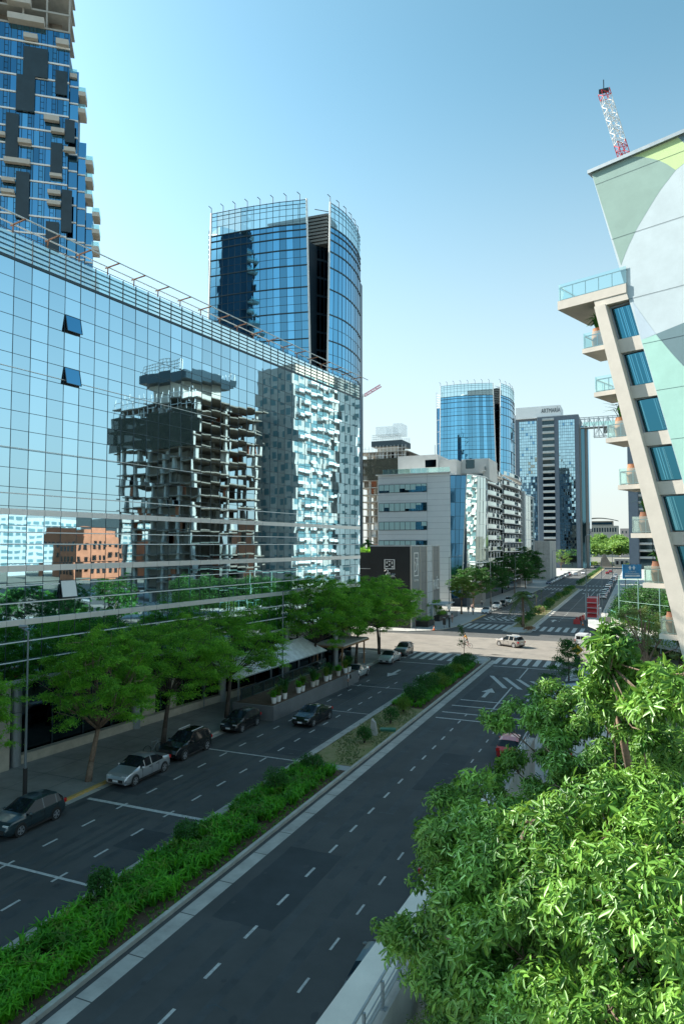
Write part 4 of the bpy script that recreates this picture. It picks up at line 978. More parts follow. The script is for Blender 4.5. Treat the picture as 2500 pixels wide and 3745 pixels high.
# ================================================================ curtain-wall helper
def poly_at(pts, u):
    L = [0]
    for i in range(len(pts)-1): L.append(L[-1] + math.dist(pts[i], pts[i+1]))
    s = u*L[-1]
    for i in range(len(pts)-1):
        if s <= L[i+1] + 1e-9:
            f = (s-L[i])/(L[i+1]-L[i]); return (pts[i][0]+(pts[i+1][0]-pts[i][0])*f, pts[i][1]+(pts[i+1][1]-pts[i][1])*f)
    return pts[-1]
def shell(parent, top, bot, z0, z1, heavy, nc, gm, lm, seed, light=None, sub=3.6, wheavy=.10, jit=.004, out=1, name='glass_storey', mullw=.05):
    """curtain wall following a plan curve; heavy = heights of the strong dark lines (top to bottom)"""
    rng = random.Random(seed)
    def pt(u, z, o=0.0):
        f = (z-z0)/(z1-z0); a, b_ = poly_at(top,u), poly_at(bot,u); a2, b2 = poly_at(top,min(1,u+.01)), poly_at(bot,min(1,u+.01))
        if u > .985: a2, b2 = a, b_; a0, b0 = poly_at(top,u-.01), poly_at(bot,u-.01)
        else: a0, b0 = a, b_
        x = b_[0]+(a[0]-b_[0])*f; y = b_[1]+(a[1]-b_[1])*f
        d = Vector((a2[0]-a0[0], a2[1]-a0[1])); d.normalize(); n = Vector((d.y,-d.x))*out
        return (x+n.x*o, y+n.y*o, z)
    hv = [z1] + [z for z in heavy if z0 < z < z1] + [z0]
    lines = []
    for i in range(len(hv)-1):
        k = max(1, round((hv[i]-hv[i+1])/sub)); lines += [hv[i] - (hv[i]-hv[i+1])*j/k for j in range(k)]
    lines.append(z0)
    for i in range(len(lines)-1):
        b = MB(); za, zb_ = lines[i], lines[i+1]
        for c in range(nc):
            j1, j2 = rng.uniform(-jit,jit), rng.uniform(-jit,jit)
            p = [pt((c+.02)/nc,zb_+.03,j1),pt((c+.98)/nc,zb_+.03,j2),pt((c+.98)/nc,za-.03,j2-j1),pt((c+.02)/nc,za-.03,j1-j2)]
            b.add(p, [(0,1,2,3) if out > 0 else (3,2,1,0)])
        b.build(name, gm, parent)
    b = MB()
    def rail(z, wz, o, mi=0):
        for c in range(nc): 
            p, q_ = pt(c/nc,z,0), pt((c+1)/nc,z,0); p2, q2 = pt(c/nc,z,o), pt((c+1)/nc,z,o)
            b.add([(*p[:2],z-wz),(*q_[:2],z-wz),(*q2[:2],z-wz),(*p2[:2],z-wz),(*p[:2],z+wz),(*q_[:2],z+wz),(*q2[:2],z+wz),(*p2[:2],z+wz)],
                  [(0,3,2,1),(4,5,6,7),(0,1,5,4),(1,2,6,5),(2,3,7,6),(3,0,4,7)], mi)
    for z in lines: rail(z, .035, .05)
    for z in hv: rail(z, wheavy, .16)
    for c in range(nc+1):
        u = min(1, c/nc); p, q_ = pt(u,z0,.02), pt(u,z1,.02); b.cyl(p, q_, mullw, None, 4)
    b.build('mullion_grid', lm, parent)
    # thin core behind the glass so it has depth
    b = MB(); n = 12
    for c in range(n):
        p, q_, r_, s_ = pt(c/n,z0,-.12), pt((c+1)/n,z0,-.12), pt((c+1)/n,z1,-.12), pt(c/n,z1,-.12); b.add([p,q_,r_,s_],[(0,1,2,3)])
    b.build('glazing_backing', M['trim'], parent)
    return pt

# ================================================================ BLUE TWIN-SHELL TOWER
def leaf_tower(label, L, Rr, ZT, heavy, back, notch, group, scr=5.2, nL=15, nR=12, fl=1.0, seed=1, teal=False):
    t = thing('glass_tower', label, 'office tower', (L[0][0], L[0][1], 0), 0, group)
    dz = (ZT-0)/36.0
    Lb = list(L); dL = Vector((L[-1][0]-L[0][0], L[-1][1]-L[0][1])).normalized()
    Lb = [(L[0][0]-dL.x*1.1*fl*dz*.55, L[0][1]-dL.y*1.1*fl*dz*.55)] + list(L[1:-1]) + [(L[-1][0]+dL.x*1.0*fl*dz*.9, L[-1][1]+dL.y*1.0*fl*dz*.9)]
    dR = Vector((Rr[1][0]-Rr[0][0], Rr[1][1]-Rr[0][1])).normalized()
    Rb = [(Rr[0][0]-.62*fl*dz*.8, Rr[0][1]-.35*fl*dz*.8)] + list(Rr[1:])
    pL = shell(t, L, Lb, 0, ZT-scr, heavy, nL, M['skyglass2'], M['mull'], seed, jit=.008, sub=1.9)
    pR = shell(t, Rr, Rb, 0, ZT-scr, heavy, nR, M['skyglass2'], M['mull'], seed+1, jit=.008)
    # roof screens: see-through glass with rails
    for nm, pts, n in (('left', L, nL), ('right', Rr, nR)):
        b = MB(); f = MB()
        for c in range(n):
            p, q_ = poly_at(pts,c/n), poly_at(pts,(c+1)/n); b.quad((*p,ZT-scr),(*q_,ZT-scr),(*q_,ZT-.2),(*p,ZT-.2))
            for z in (ZT-scr+.1, ZT-scr*.62, ZT-scr*.35, ZT-.95, ZT-.15): f.bar((*p,z),(*q_,z),.13 if z > ZT-1 else .09)
            f.bar((*p,ZT-scr),(*p,ZT),.10)
            if c % 2 == 0:
                m_ = ((p[0]), (p[1])); f.tube([(m_[0],m_[1],ZT-.2),(m_[0],m_[1],ZT+1.1),(m_[0]-.5,m_[1]-.3,ZT+1.6)],[.08,.08,.08],5)
        b.build('screen_glass', M['screen'], t); f.build('screen_frame', M['mull'], t)
    # bright edge fins
    b = MB()
    for (T, B_) in ((L[-1], Lb[-1]), (Rr[0], Rb[0]), (L[0], Lb[0])): b.cyl((B_[0],B_[1],0),(T[0],T[1],ZT),.22,None,6)
    b.build('edge_fin', M['alul'], t)
    # body behind: dark glass notch and sides
    (n0, n1) = notch
    zn = ZT-7.0
    rng = random.Random(seed)
    b = MB(); nn = 5; zs = [zn-3.9*i for i in range(int(zn/3.9)+1)]
    for i in range(len(zs)-1):
        for c in range(nn):
            p = Vector(n0).lerp(Vector(n1), c/nn+.02); q_ = Vector(n0).lerp(Vector(n1),(c+1)/nn-.02)
            b.add([(p.x,p.y,zs[i+1]+.25),(q_.x,q_.y,zs[i+1]+.25),(q_.x,q_.y,zs[i]-.25),(p.x,p.y,zs[i]-.25)],[(0,1,2,3)], 1 if rng.random()<.25 else 0)
    b.build('recess_glazing', [M['navyglass'], M['darkglass']], t)
    b = MB(); b.prism([L[0], ((L[0][0]+L[-1][0])/2+.3,(L[0][1]+L[-1][1])/2+.9), (L[-1][0]-.3,L[-1][1]+.9), (n0[0],n0[1]+.3), (n1[0],n1[1]+.3), (Rr[-1][0]-1,Rr[-1][1]-1.5), (back[0][0],back[0][1]), (back[1][0],back[1][1])], 0, ZT-8.2)
    b.build('tower_body', M['navybody'], t)
    # rear shaft on the left, plant room and dish on the roof
    b = MB(); x0, y0 = L[0]
    b.prism([(x0-2.6*fl,y0+3.2),(x0+.2,y0+2.2),(x0+2,y0+12),(x0-2.6*fl,y0+12)], 0, ZT-9); b.build('side_shaft', M['navyglass'], t)
    b = MB()
    for k in range(14): b.bar((x0-2.6*fl,y0+3.1,ZT-9-5.2*k),(x0+.2,y0+2.1,ZT-9-5.2*k),.12)
    for xx,yy in ((x0-2.6*fl,y0+3.1),(x0+.2,y0+2.1)): b.bar((xx,yy,0),(xx,yy,ZT-2),.25)
    for k in range(6): b.bar((x0-2.6*fl,y0+3.1,ZT-3-1.1*k),(x0+.2,y0+2.1,ZT-3.8-1.1*k),.25)
    b.build('shaft_frame', M['alul'], t)
    b = MB(); cx = (L[0][0]+n1[0])/2+4; cy = L[-1][1]+7
    for k in range(9): b.fbox((cx,cy),(1,.05),(.05,-1),-6,8,-3,3,ZT-8+.75*k,ZT-8+.75*k+.45)
    b.build('plant_louvres', M['slate'], t)
    b = MB(); b.blob((cx-7,cy-4,ZT-4.8),(2.2,2.2,1.7),14,8); b.build('roof_dome', M['whitepanel'], t, smooth=True)
    b = MB(); b.bar((cx,cy,ZT-4),(cx,cy,ZT+3),.15); b.bar((n0[0],n0[1]-1,ZT-.6),(n1[0]+1,n1[1]-4,ZT-1.6),.15); b.bar((cx-2,cy-3,ZT-3),(n1[0],n1[1]-3,ZT-1.2),.2); b.build('antenna', M['pole'], t)
    return t
M['screen'] = clear_glass('screen_glass_mat', (0.60,0.82,0.88), .72)
M['navybody'] = mat('navy_wall', (0.03,0.06,0.09), .4, metal=.3)
hv = [80.1, 78.5, 76.0, 72.6, 68.0, 62.7, 57.2, 51.6, 46, 40.5, 35, 29.5, 24]
leaf_tower('large blue glass tower of two curved shells, directly behind the glass office', [(-82.6,121.6),(-74.6,121.9),(-66.9,122.8),(-60.95,124.0)],
    [(-57.0,127.1),(-56.3,129.9),(-55.9,132.6),(-55.9,136.2),(-56.3,140.3),(-57.3,144.8)], 86.5, hv, [(-60,153),(-84,150)], [(-60.8,128.6),(-58.2,132.4)], 'twin-shell blue glass towers', seed=5)
sc = 83.5/86.5
leaf_tower('farther blue glass tower up the avenue, beside the grey twin tower', [(-75.7,285.2),(-68,284.6),(-60,285.8),(-53.8,288.0)],
    [(-50.9,289.3),(-49.6,293),(-48.4,297.5),(-48.2,303),(-48.6,310.7)], 83.5, [h*sc for h in hv], [(-52,318),(-78,316)], [(-53.6,292.5),(-51.8,295.5)], 'twin-shell blue glass towers', seed=9, nR=9)

# ================================================================ LEFT RESIDENTIAL TOWER
t = thing('residential_tower', 'tall unfinished blue glass residential tower with scattered cream balconies, at the top left', 'residential tower', (-84.9,83.3,0))
TU = Vector((.786,.618)); TN = Vector((.618,-.786)); TO = Vector((-84.85,83.35))
def tp(a, o=0.0): v = TO + TU*a + TN*o; return (v.x, v.y)
FH = 2.9; ztop = 100.2; NF = 34; A0 = -26.0
rng = random.Random(21)
bays = [(-26,-22.2),(-22.2,-18.4),(-18.4,-14.6),(-14.6,-10.9),(-10.9,-7.1),(-7.1,-3.5),(-3.5,0.0)]
steps = [(0.0,1.4,91.5),(1.4,2.7,80),(2.7,3.9,70.5)]
b = MB(); b.prism([tp(A0,-.3),tp(-.1,-.3),tp(-.1,-16),tp(A0,-18)],0,ztop-3); b.prism([tp(-.09,-1.2),tp(1.35,-1.2),tp(1.35,-4),tp(-.09,-4)],0,91); b.prism([tp(1.36,-2),tp(2.65,-2),tp(2.65,-4),tp(1.36,-4)],0,79.6); b.prism([tp(2.66,-2.8),tp(3.8,-2.8),tp(3.8,-4.4),tp(2.66,-4.4)],0,70); b.build('tower_core', M['navybody'], t)
g = MB(); wf = MB()
for f in range(NF):
    z = ztop - FH*(f+1)
    if z < 20: break
    sl = MB()
    for i,(a0,a1) in enumerate(bays+[(s[0],s[1]) for s in steps]):
        if i >= len(bays) and z > steps[i-len(bays)][2]: continue
        o = 0 if i < len(bays) else -.8*(i-len(bays)+1)
        n = 4 if i < len(bays) else 1
        for c in range(n):
            u0, u1 = a0+(a1-a0)*c/n+.03, a0+(a1-a0)*(c+1)/n-.03
            g.add([(*tp(u0,o),z+.28),(*tp(u1,o),z+.28),(*tp(u1,o),z+FH-.05),(*tp(u0,o),z+FH-.05)],[(0,1,2,3)], 0 if rng.random() < .86 else 1)
            if c % 2 == 1: 
                for zz in (z+1.0, z+2.0): wf.bar((*tp(u0,o+.03),zz),(*tp(u0+.55,o+.03),zz),.05)
                wf.bar((*tp(u0+.55,o+.03),z+.3),(*tp(u0+.55,o+.03),z+FH),.05)
            wf.bar((*tp(u0,o+.03),z+.25),(*tp(u0,o+.03),z+FH),.05)
        sl.fbox(tp(0), TU, TN, a0, a1-.02, o-.2, o+.14, z+.02, z+.27)
    sl.build('floor_slab', M['whitepanel'], t)
g.build('glazing', [M['navyglass2'], M['skyglass2']] if 'navyglass2' in M else [mirror_glass('tower_glass',(0.12,0.33,0.52),.004,.5,.05,var=.35), M['skyglass2']], t)
wf.build('window_frames', M['mull'], t)
BL = ((55,87,102,113),(130,160,102,115),(106,141,290,302),(123,154,318,328),(-12,19,346,354),(48,78,355,365),(154,180,360,370),(17,76,403,414),(118,148,467,476),(117,148,492,501),(13,42,451,459),(12,42,478,486),(122,150,427,434),(-40,-8,200,210),(-70,-30,300,310))
for (v0,v1,w0,w1) in BL:
    z1, z0 = 100.2-(w0-77)*.0702, 100.2-(w1-77)*.0702
    b = MB(); b.fbox(tp(0), TU, TN, (v0-162)*.0655, (v1-162)*.0655, .15, .95, z0, z1); b.build('balcony', M['cream'], t)
for k in range(20):                                  # balconies on the stepped right edge
    z = 93 - FH*(k+ (0 if k < 3 else 2)) 
    if z < 30: break
    e = 0.0 if z > 91.5 else 1.4 if z > 80 else 2.7 if z > 70.5 else 3.9
    if k in (9,): continue
    b = MB(); b.fbox(tp(0), TU, TN, e, e+1.1, -3.4, -.3, z, z+.7); b.build('edge_balcony', M['cream'], t)
    b = MB(); b.fbox(tp(0), TU, TN, e, e+1.12, -3.42, -.28, z+.71, z+1.4); b.build('edge_glass', M['glass'], t)
for i,(a0,a1,z1,z0) in enumerate(((-7.0,-3.3,96.5,91.6),(-8,-5.2,91.6,85.6),(-2.1,-.3,93.3,89.3),(-9.4,-7.5,84.9,77.2),(-2.6,-.8,81,75.3),(-.5,1.0,85.2,81.4),(-7.7,-5.7,75.4,67.7),(-.8,.8,73.3,66.3),(-3.1,-1.1,67.7,62.5),(-14,-11,95,89),(-16,-13,83,76),(-20,-17.5,92,84),(-9.0,-7.2,60,52))):
    b = MB(); b.fbox(tp(0), TU, TN, a0, a1, .17, .42, z0, z1); b.build('dark_cladding_panel', mat('panel_%d' % i, (0.024,0.045,0.06), .4, var=.2, scale=.6), t)
b = MB()                                              # bare concrete frame of the top storeys
for f in range(7):
    z = ztop + FH*f
    b.fbox(tp(0), TU, TN, A0, 0, -6, .1, z-.05, z+.25)
    for (a0,a1) in bays: b.fbox(tp(0), TU, TN, a1-.3, a1-.05, -.3, .05, z+.25, z+FH-.05)
b.build('bare_frame', M['conc'], t)
b = MB(); b.fbox(tp(0), TU, TN, A0+1, -1, -6.5, -6.1, ztop, ztop+FH*7); 
for k in range(10): a = rng.uniform(-14,-2); f = rng.randrange(0,3); b.fbox(tp(0), TU, TN, a, a+2, -2.5, -2.3, ztop+FH*f+.26, ztop+FH*(f+1)-.06)
b.build('inner_walls', M['darkconc'], t)
for (a0,a1,f) in ((-9.6,-6,1),(-9.4,-3.9,0)):
    b = MB(); b.fbox(tp(0), TU, TN, a0, a1, .12, 1.3, ztop+FH*f, ztop+FH*f+1.0); b.build('balcony', M['cream'], t)

# ================================================================ WHITE OFFICE BUILDING
t = thing('white_office_building', 'white-clad office building with four ribbon window rows and a blue glass corner', 'office building', (-41.1,163,0))
b = MB(); b.box(-59.7,-41.1,163,200,0,32.6); b.build('wall_cladding', M['whitepanel'], t)
b = MB()
for z in np.arange(2.0, 32.4, 1.42): b.box(-59.72,-41.09,162.975,162.998,z-.02,z+.02)
for x in (-46.85,): b.box(x-.02,x+.02,162.975,162.998,0,32.5)
b.build('cladding_joints', mat('joint_grey',(0.28,0.31,0.33),.7), t)
BLM = mat('blind_fabric',(0.50,0.70,0.68),.6)
for i, (z0,z1) in enumerate(((28.2,30.1),(23.5,25.4),(18.8,20.7),(14.1,16.0))):
    w_ = MB(); w_.box(-59.5,-46.9,162.9,162.97,z0-.1,z1+.1); wo = w_.build('window_band', M['mull'], t)
    rng = random.Random(i); p = MB(); bl = MB()
    for c in range(9):
        x0 = -59.42+1.39*c; x1 = x0+1.31
        p = MB(); p.box(x0,x1,162.86,162.895,z0,z1); p.build('pane', M['tealglass'], wo)
        hb = rng.choice((1.9,1.9,1.9,1.4,1.0)) if c < 7 else rng.choice((1.0,.5,0))
        if hb: bl = MB(); bl.box(x0+.02,x1-.02,162.83,162.857,z1-hb,z1); bl.build('blind', BLM, wo)
b = MB(); b.box(-60.2,-40.8,162.4,163.4,32.61,32.8); b.build('roof_edge', M['white'], t)
b = MB(); 
for k in range(12): b.box(-58.6+1.45*k,-57.2+1.45*k,163.6,163.66,32.82,34.1)
b.build('roof_balustrade', M['glass'], t)
b = MB(); b.box(-59.4,-48.2,178,190,32.62,39.3); b.box(-48.2,-43.6,180,192,32.62,38.0); b.box(-43.6,-36,186,198,32.62,38.6); b.build('roof_plant_room', mat('pale_concrete',(0.55,0.55,0.53),.85,var=.08,scale=.4), t)
b = MB(); b.box(-51.6,-48.6,177.9,177.98,35.9,37.9); b.box(-42.4,-40,185.9,185.98,36,38.4); b.build('roof_window', M['darkglass'], t)
b = MB(); b.bar((-50,182,39.3),(-50,182,42.5),.12); b.build('mast', M['pole'], t)
bm_ = shell(t, [(-41.08,163.3),(-37.4,164.6)], [(-41.08,163.3),(-38.9,164.1)], 2, 32.0, [], 3, M['navyglass'], M['mull'], 3, sub=3.3)
b = MB(); b.cyl((-38.85,164.1,0),(-37.35,164.6,32),.16,None,6); b.build('corner_fin', M['alul'], t)
b = MB(); b.box(-41.05,-37.6,164.7,170,0,31.6); b.build('corner_core', M['navybody'], t)
pt = shell(t, [(-37.3,164.7),(-35.6,168),(-34.6,174),(-35.2,180),(-36.9,184.6)], [(-38.8,164.4),(-36.2,168),(-34.8,174),(-35.2,180),(-36.9,184.6)], 5.8, 32.2, [8.0,10.6], 10, M['aptglass'], M['alul'], 4, sub=2.9, wheavy=.14, jit=.02, name='curved_glass_storey')
b = MB(); b.prism([(-38.2,166),(-35.8,174),(-37,184.6),(-41,190),(-41,166)],0,5.7); b.build('entrance_base', M['slate'], t)

# curved balconied flats beyond
def balcony_block(label, X, y0, y1, z1, floors, seed, bulge, name='apartment_block'):
    t = thing(name, label, 'apartment building', (X,y0,0), 0, 'curved flats along the avenue')
    b = MB(); b.prism([(X-3,y0+.1),(X-2.2,y0+.1),(X-2.2,y1-.1),(X-3,y1-.1),(X-18,y1-.1),(X-18,y0+.1)],0,z1-1); b.build('rear_wall', M['darkglass'], t)
    fh = (z1-4)/floors; rng = random.Random(seed)
    n = 12
    cu = [(X-2.2+bulge*(.35+.65*math.sin(math.pi*i/n)), y0+(y1-y0)*i/n) for i in range(n+1)]
    for f in range(floors+1):
        z = 4+fh*f
        b = MB(); b.prism([(X-2.3,y0)]+cu+[(X-2.3,y1)], z-.13, z+.1); s_ = b.build('balcony_slab', M['white'], t)
        if f < floors+1:
            g = MB(); w_ = MB()
            for i in range(n):
                if rng.random() < .9: g.quad((*cu[i],z+.12),(*cu[i+1],z+.12),(*cu[i+1],z+1.15),(*cu[i],z+1.15))
                w_.bar((*cu[i],z+1.18),(*cu[i+1],z+1.18),.08)
                if rng.random() < .3: w_.box(cu[i][0]-.3,cu[i][0]-.22,cu[i][1]+.3,cu[i][1]+1.6,z+.13,z+rng.uniform(1.2,2.4))
            g.build('balcony_glass', M['aptglass'], s_); w_.build('balcony_rail', M['alul'], s_)
    b = MB()
    for i in range(0,n,2):
        for f in range(floors): b.box(X-2.19,X-2.1,y0+(y1-y0)*i/n+.6,y0+(y1-y0)*i/n+2.0,4+fh*f+.12,4+fh*(f+1)-.4)
    b.build('balcony_door', M['slatel'], t)
    b = MB(); b.box(X-18,X-2,y0,y1,z1-.9,z1-.6); b.build('roof', M['conc'], t)
    return t
balcony_block('curved flats with rows of glass balconies, next to the white office', -35.4, 184.9, 212, 35.2, 10, 1, 1.6)
balcony_block('curved flats with glass balconies, second block from the white office', -35.2, 212.5, 249, 36.6, 11, 2, 2.2)
t = thing('narrow_glass_building', 'narrow glass building with a grey edge pillar, beyond the curved flats', 'building', (-36,251,0))
shell(t, [(-35.9,252.5),(-34.9,262),(-35.3,270),(-36.6,278)], [(-35.9,252.5),(-34.9,262),(-35.3,270),(-36.6,278)], 3, 33.0, [10,17,24], 7, M['aptglass'], M['alul'], 7, sub=3.0)
b = MB(); b.box(-38.5,-35.9,249.6,252.4,0,34.2); b.build('edge_pillar', M['slatel'], t)
b = MB(); b.box(-50,-37.2,252.6,277,0,32.6); b.build('body', M['darkconc'], t)
t = thing('blank_block', 'pale blank-walled low block behind the dark avenue trees', 'building', (-40,300,0))
b = MB(); b.box(-40.2,-33,300,325,0,16.8); b.build('wall', M['conc'], t)
b = MB()
for x in (-38,-35.6): b.box(x-.03,x+.03,299.96,299.99,0,16.7)
for z in (5,11): b.box(-40.2,-33,299.96,299.99,z-.03,z+.03)
b.build('wall_joints', M['slate'], t)

# ================================================================ BLACK CORNER BUILDING
t = thing('black_corner_building', 'black and grey stone restaurant building with white emblems at the crossing', 'building', (-37,117.6,0))
b = MB(); b.box(-44.6,-37.02,117.6,137.3,.1,14.9); b.build('black_wall', M['black'], t)
b = MB()
for (y0,y1,m_) in ((117.8,123.2,0),(123.45,127.6,0),(127.8,131.8,1),(132.0,136.6,0)):
    b.box(-37.01,-36.9,y0,y1,.1,14.7,m_)
b.build('stone_panels', [M['slate'], M['slatel']], t)
b = MB()
for y in (117.62,123.22,127.62,131.82,136.7): b.box(-36.99,-36.80,y,y+.28,.1,14.85)
b.build('pale_strips', M['cream'], t)
b = MB()
for z in np.arange(1.8,14.6,2.0): b.box(-36.9,-36.885,117.8,136.6,z-.03,z+.03)
b.build('stone_joints', M['mull'], t)
b = MB(); b.box(-37.1,-36.86,117.6,136.9,14.72,14.95); b.box(-44.65,-37,117.55,117.8,14.72,14.95); b.build('coping', M['slatel'], t)
b = MB(); b.box(-36.9,-36.84,118.3,122.9,7.0,14.5); sg = b.build('grey_sign_panel', mat('sign_grey',(0.17,0.20,0.20),.6), t)
b = MB()     # framed monogram
def fr(b, x, y0, y1, z0, z1, w_=.13):
    b.box(x,x+.05,y0,y1,z0,z0+w_); b.box(x,x+.05,y0,y1,z1-w_,z1); b.box(x,x+.05,y0,y0+w_,z0+w_,z1-w_); b.box(x,x+.05,y1-w_,y1,z0+w_,z1-w_)
fr(b, -36.83, 119.3, 121.9, 9.3, 13.6, .17)
def stroke(b, pts, w_, f):
    for i in range(len(pts)-1): b.cyl(f(*pts[i]), f(*pts[i+1]), w_, None, 5)
fs_ = lambda u,v: (-36.8, 119.4+2.4*u, 9.45+4.0*v)
stroke(b, [(.05,.62),(.25,.56),(.5,.33)], .09, fs_); stroke(b, [(.3,.78),(.98,.78)], .09, fs_); stroke(b, [(.72,.78),(.62,.45),(.45,.22),(.05,.16)], .09, fs_); stroke(b, [(.62,.48),(.88,.5)], .09, fs_)
b.build('monogram', M['white'], t)
text('FONTENLA', .52, (-36.79,120.6,8.5), face_rot(1,0), M['white'], t, 'lettering', .02)
text('RAÍZ', 2.9, (-36.83,134.2,7.0), face_rot(1,0), M['white'], t, 'lettering', .05, sx=.72)
b = MB()     # square emblem on the black wall
for (x0,x1,z0,z1) in ((-41.9,-39.9,12.25,12.38),(-41.9,-41.75,10.6,12.25),(-40.05,-39.9,10.6,12.25),(-41.75,-40.05,10.6,10.75),(-41.5,-41.3,11.6,12.0),(-41.1,-40.7,11.9,12.1),(-40.5,-40.3,11.5,12.0),(-41.6,-41.2,11.0,11.2),(-41.0,-40.8,11.2,11.6),(-40.5,-40.2,10.9,11.2),(-42.1,-39.9,8.45,8.52)):
    b.box(x0,x1,117.5,117.59,z0,z1)
fb_ = lambda u,v: (-42.1+2.3*u, 117.52, 8.8+1.9*v)
stroke(b, [(.1,.75),(.25,.9),(.42,.8),(.3,.55),(.1,.2),(.02,.35)], .06, fb_); stroke(b, [(.3,.2),(.42,.6),(.55,.62),(.52,.42),(.38,.38)], .06, fb_)
stroke(b, [(.5,.2),(.62,.38),(.66,.2),(.74,.4),(.78,.2),(.86,.38),(.98,.2)], .05, fb_)
b.build('emblem', M['white'], t)
b = MB(); b.box(-38,-33.8,130.0,137,3.3,3.5); b.box(-36.8,-36.4,130.2,136.8,.13,3.3); b.build('entrance_canopy', M['slatel'], t)
b = MB(); b.box(-36.82,-36.7,131,136,.13,2.9); b.build('wood_door', M['wood'], t)
t = thing('dark_low_wing', 'low dark wing with white horizontal strips and a planted roof, left of the black building', 'building', (-50,117,0))
b = MB(); b.box(-56.0,-50.5,118.3,135,.1,13.0); b.box(-50.4,-44.7,118.1,135,.1,13.6); b.build('wall', M['black'], t)
b = MB()
for z in (1.2,3.2,5.3,7.3,10.6,12.6): b.box(-62,-50.5,118.2,118.28,z,z+.09)
for z in (3.2,5.3,10.6): b.box(-50.4,-44.7,118.0,118.08,z,z+.07)
b.build('white_strips', M['white'], t)
b = MB(); b.box(-62,-56.02,118.4,130,.1,12.5); b.build('side_glazing', M['darkglass'], t)
rs = np.random.RandomState(77); P = np.concatenate([ell_points(rs,(x,120.5+rs.uniform(-1,1),z),(1.5,1.5,.8),420,.3,-1) for x in np.arange(-56.5,-42,1.1) for z in (13.9+.5*(x<-50),)])
th_ = thing('roof_garden_hedge', 'green hedge along the edge of the dark low wing roof', 'hedge', (-50,120,13.6))
V,F = rhombs(P, rs, .26, 1.9, .4); link_np('foliage', V, F, leafT, th_)
palm(-46.8,122,13.4,2.0,'palm in the roof garden in front of the white office',81,22,2.3,'roof_palm',leafB)
palm(-55.5,122,13.4,1.8,'dark palm at the left end of the roof garden',82,20,2.2,'roof_palm',leafB)
t = thing('wall_sign', 'tall black sign board with two white emblems at the foot of the white office', 'sign', (-40,150,0))
b = MB(); b.box(-42.9,-40.4,149.9,150.1,4.0,9.2); b.build('board', M['black'], t)
text('PATAGONIA', .40, (-41.55,149.87,7.6), face_rot(0,-1), M['white'], t, 'lettering', .01)
b = MB(); b.box(-42.75,-40.6,149.84,149.89,6.5,6.6); b.box(-42.75,-40.6,149.84,149.89,4.25,4.35); b.box(-40.7,-40.6,149.84,149.89,4.35,6.5)
fg_ = lambda u,v: (-42.8+2.1*u, 149.86, 4.35+2.1*v)
stroke(b, [(.0,.8),(.2,.7),(.4,.4)], .05, fg_); stroke(b, [(.2,.85),(.95,.85)], .05, fg_); stroke(b, [(.65,.85),(.5,.4),(.3,.2),(0,.2)], .05, fg_); stroke(b, [(.55,.5),(.8,.5)], .05, fg_)
b.blob((-41.6,149.86,8.2),(.3,.04,.12),8,5)
b.build('emblem', M['white'], t)
b = MB(); b.cyl((-42.6,150,.13),(-42.6,150,2.5),.06,None,6); b.cyl((-40.7,150,.13),(-40.7,150,2.5),.06,None,6); b.build('post', M['mull'], t)

# ================================================================ GREY TWIN TOWERS WITH SKY BRIDGE
t = thing('grey_twin_tower', 'grey-clad tower with a white name sign on its roof, ending the avenue', 'tower', (-45,460,0))
Y0 = 460
b = MB(); b.box(-72.3,-56,Y0+4,Y0+30,0,101.8); b.box(-57.4,-31.6,Y0,Y0+30,0,98.6); b.build('grey_cladding', M['greybluepanel'], t)
b = MB(); b.box(-57.5,-57.3,Y0-.05,Y0+3,0,98.6); b.box(-57.4,-31.6,Y0-.1,Y0+.2,98.6,99.0); b.box(-72.3,-56.1,Y0+3.9,Y0+4.2,101.8,102.2); b.build('coping', M['slatel'], t)
def gstrip(x0,x1,z0,z1,y,seed,nc):
    rng = random.Random(seed); b = MB(); z = z1; g = MB()
    while z > z0+1:
        for c in range(nc):
            xa, xb = x0+(x1-x0)*c/nc+.06, x0+(x1-x0)*(c+1)/nc-.06; j = rng.uniform(-.02,.02)
            b.add([(xa,y,z-1.85),(xb,y+j,z-1.85),(xb,y+j,z-.1),(xa,y,z-.1)],[(0,1,2,3)], 1 if rng.random() < .03 else 0)
        z -= 1.95
    b.build('glass_strip', [M['skyglass'], M['bluelt']], t)
    b = MB(); b.box(x0,x1,y+.05,y+.15,z0,z1); b.build('strip_backing', M['mull'], t)
gstrip(-69.5,-58.3,4,97.2,Y0+3.85,1,8)
gstrip(-44.0,-34.1,8,95.9,Y0-.2,2,8)
b = MB(); b.box(-44.0,-34.1,Y0-.25,Y0-.1,0,7.9); b.build('lobby_glazing', M['darkglass'], t)
b = MB(); b.box(-54.1,-46.7,Y0-.12,Y0-.02,0,96.9); b.build('balcony_recess', M['darkglass'], t)
zz = 96.5; k = 0
while zz > 6:
    b = MB(); b.box(-54.1,-46.7,Y0-.9,Y0-.13,zz-.45,zz-.05); bo = b.build('balcony_slab', M['cream'], t)
    b = MB(); b.box(-54.1,-46.7,Y0-.9,Y0-.8,zz-.04,zz+1.1); b.build('balcony_rail', M['slatel'], bo); zz -= 4.3
b = MB(); b.box(-31.58,-30.6,Y0+1,Y0+30,0,92.5); b.box(-28.4,-26.6,Y0+4,Y0+30,0,91.5); b.build('side_cladding', M['slate'], t)
b = MB(); b.box(-30.58,-28.42,Y0+3,Y0+28,0,91.8); b.build('side_glazing', M['tealglass'], t)
b = MB(); b.box(-26.58,-26.2,Y0+5,Y0+26,0,90.5); b.build('side_edge_glass', M['skyglass2'], t)
b = MB(); b.box(-71.4,-42.9,Y0+2,Y0+22,98.7,106.3); b.build('sign_box', M['whitepanel'], t)
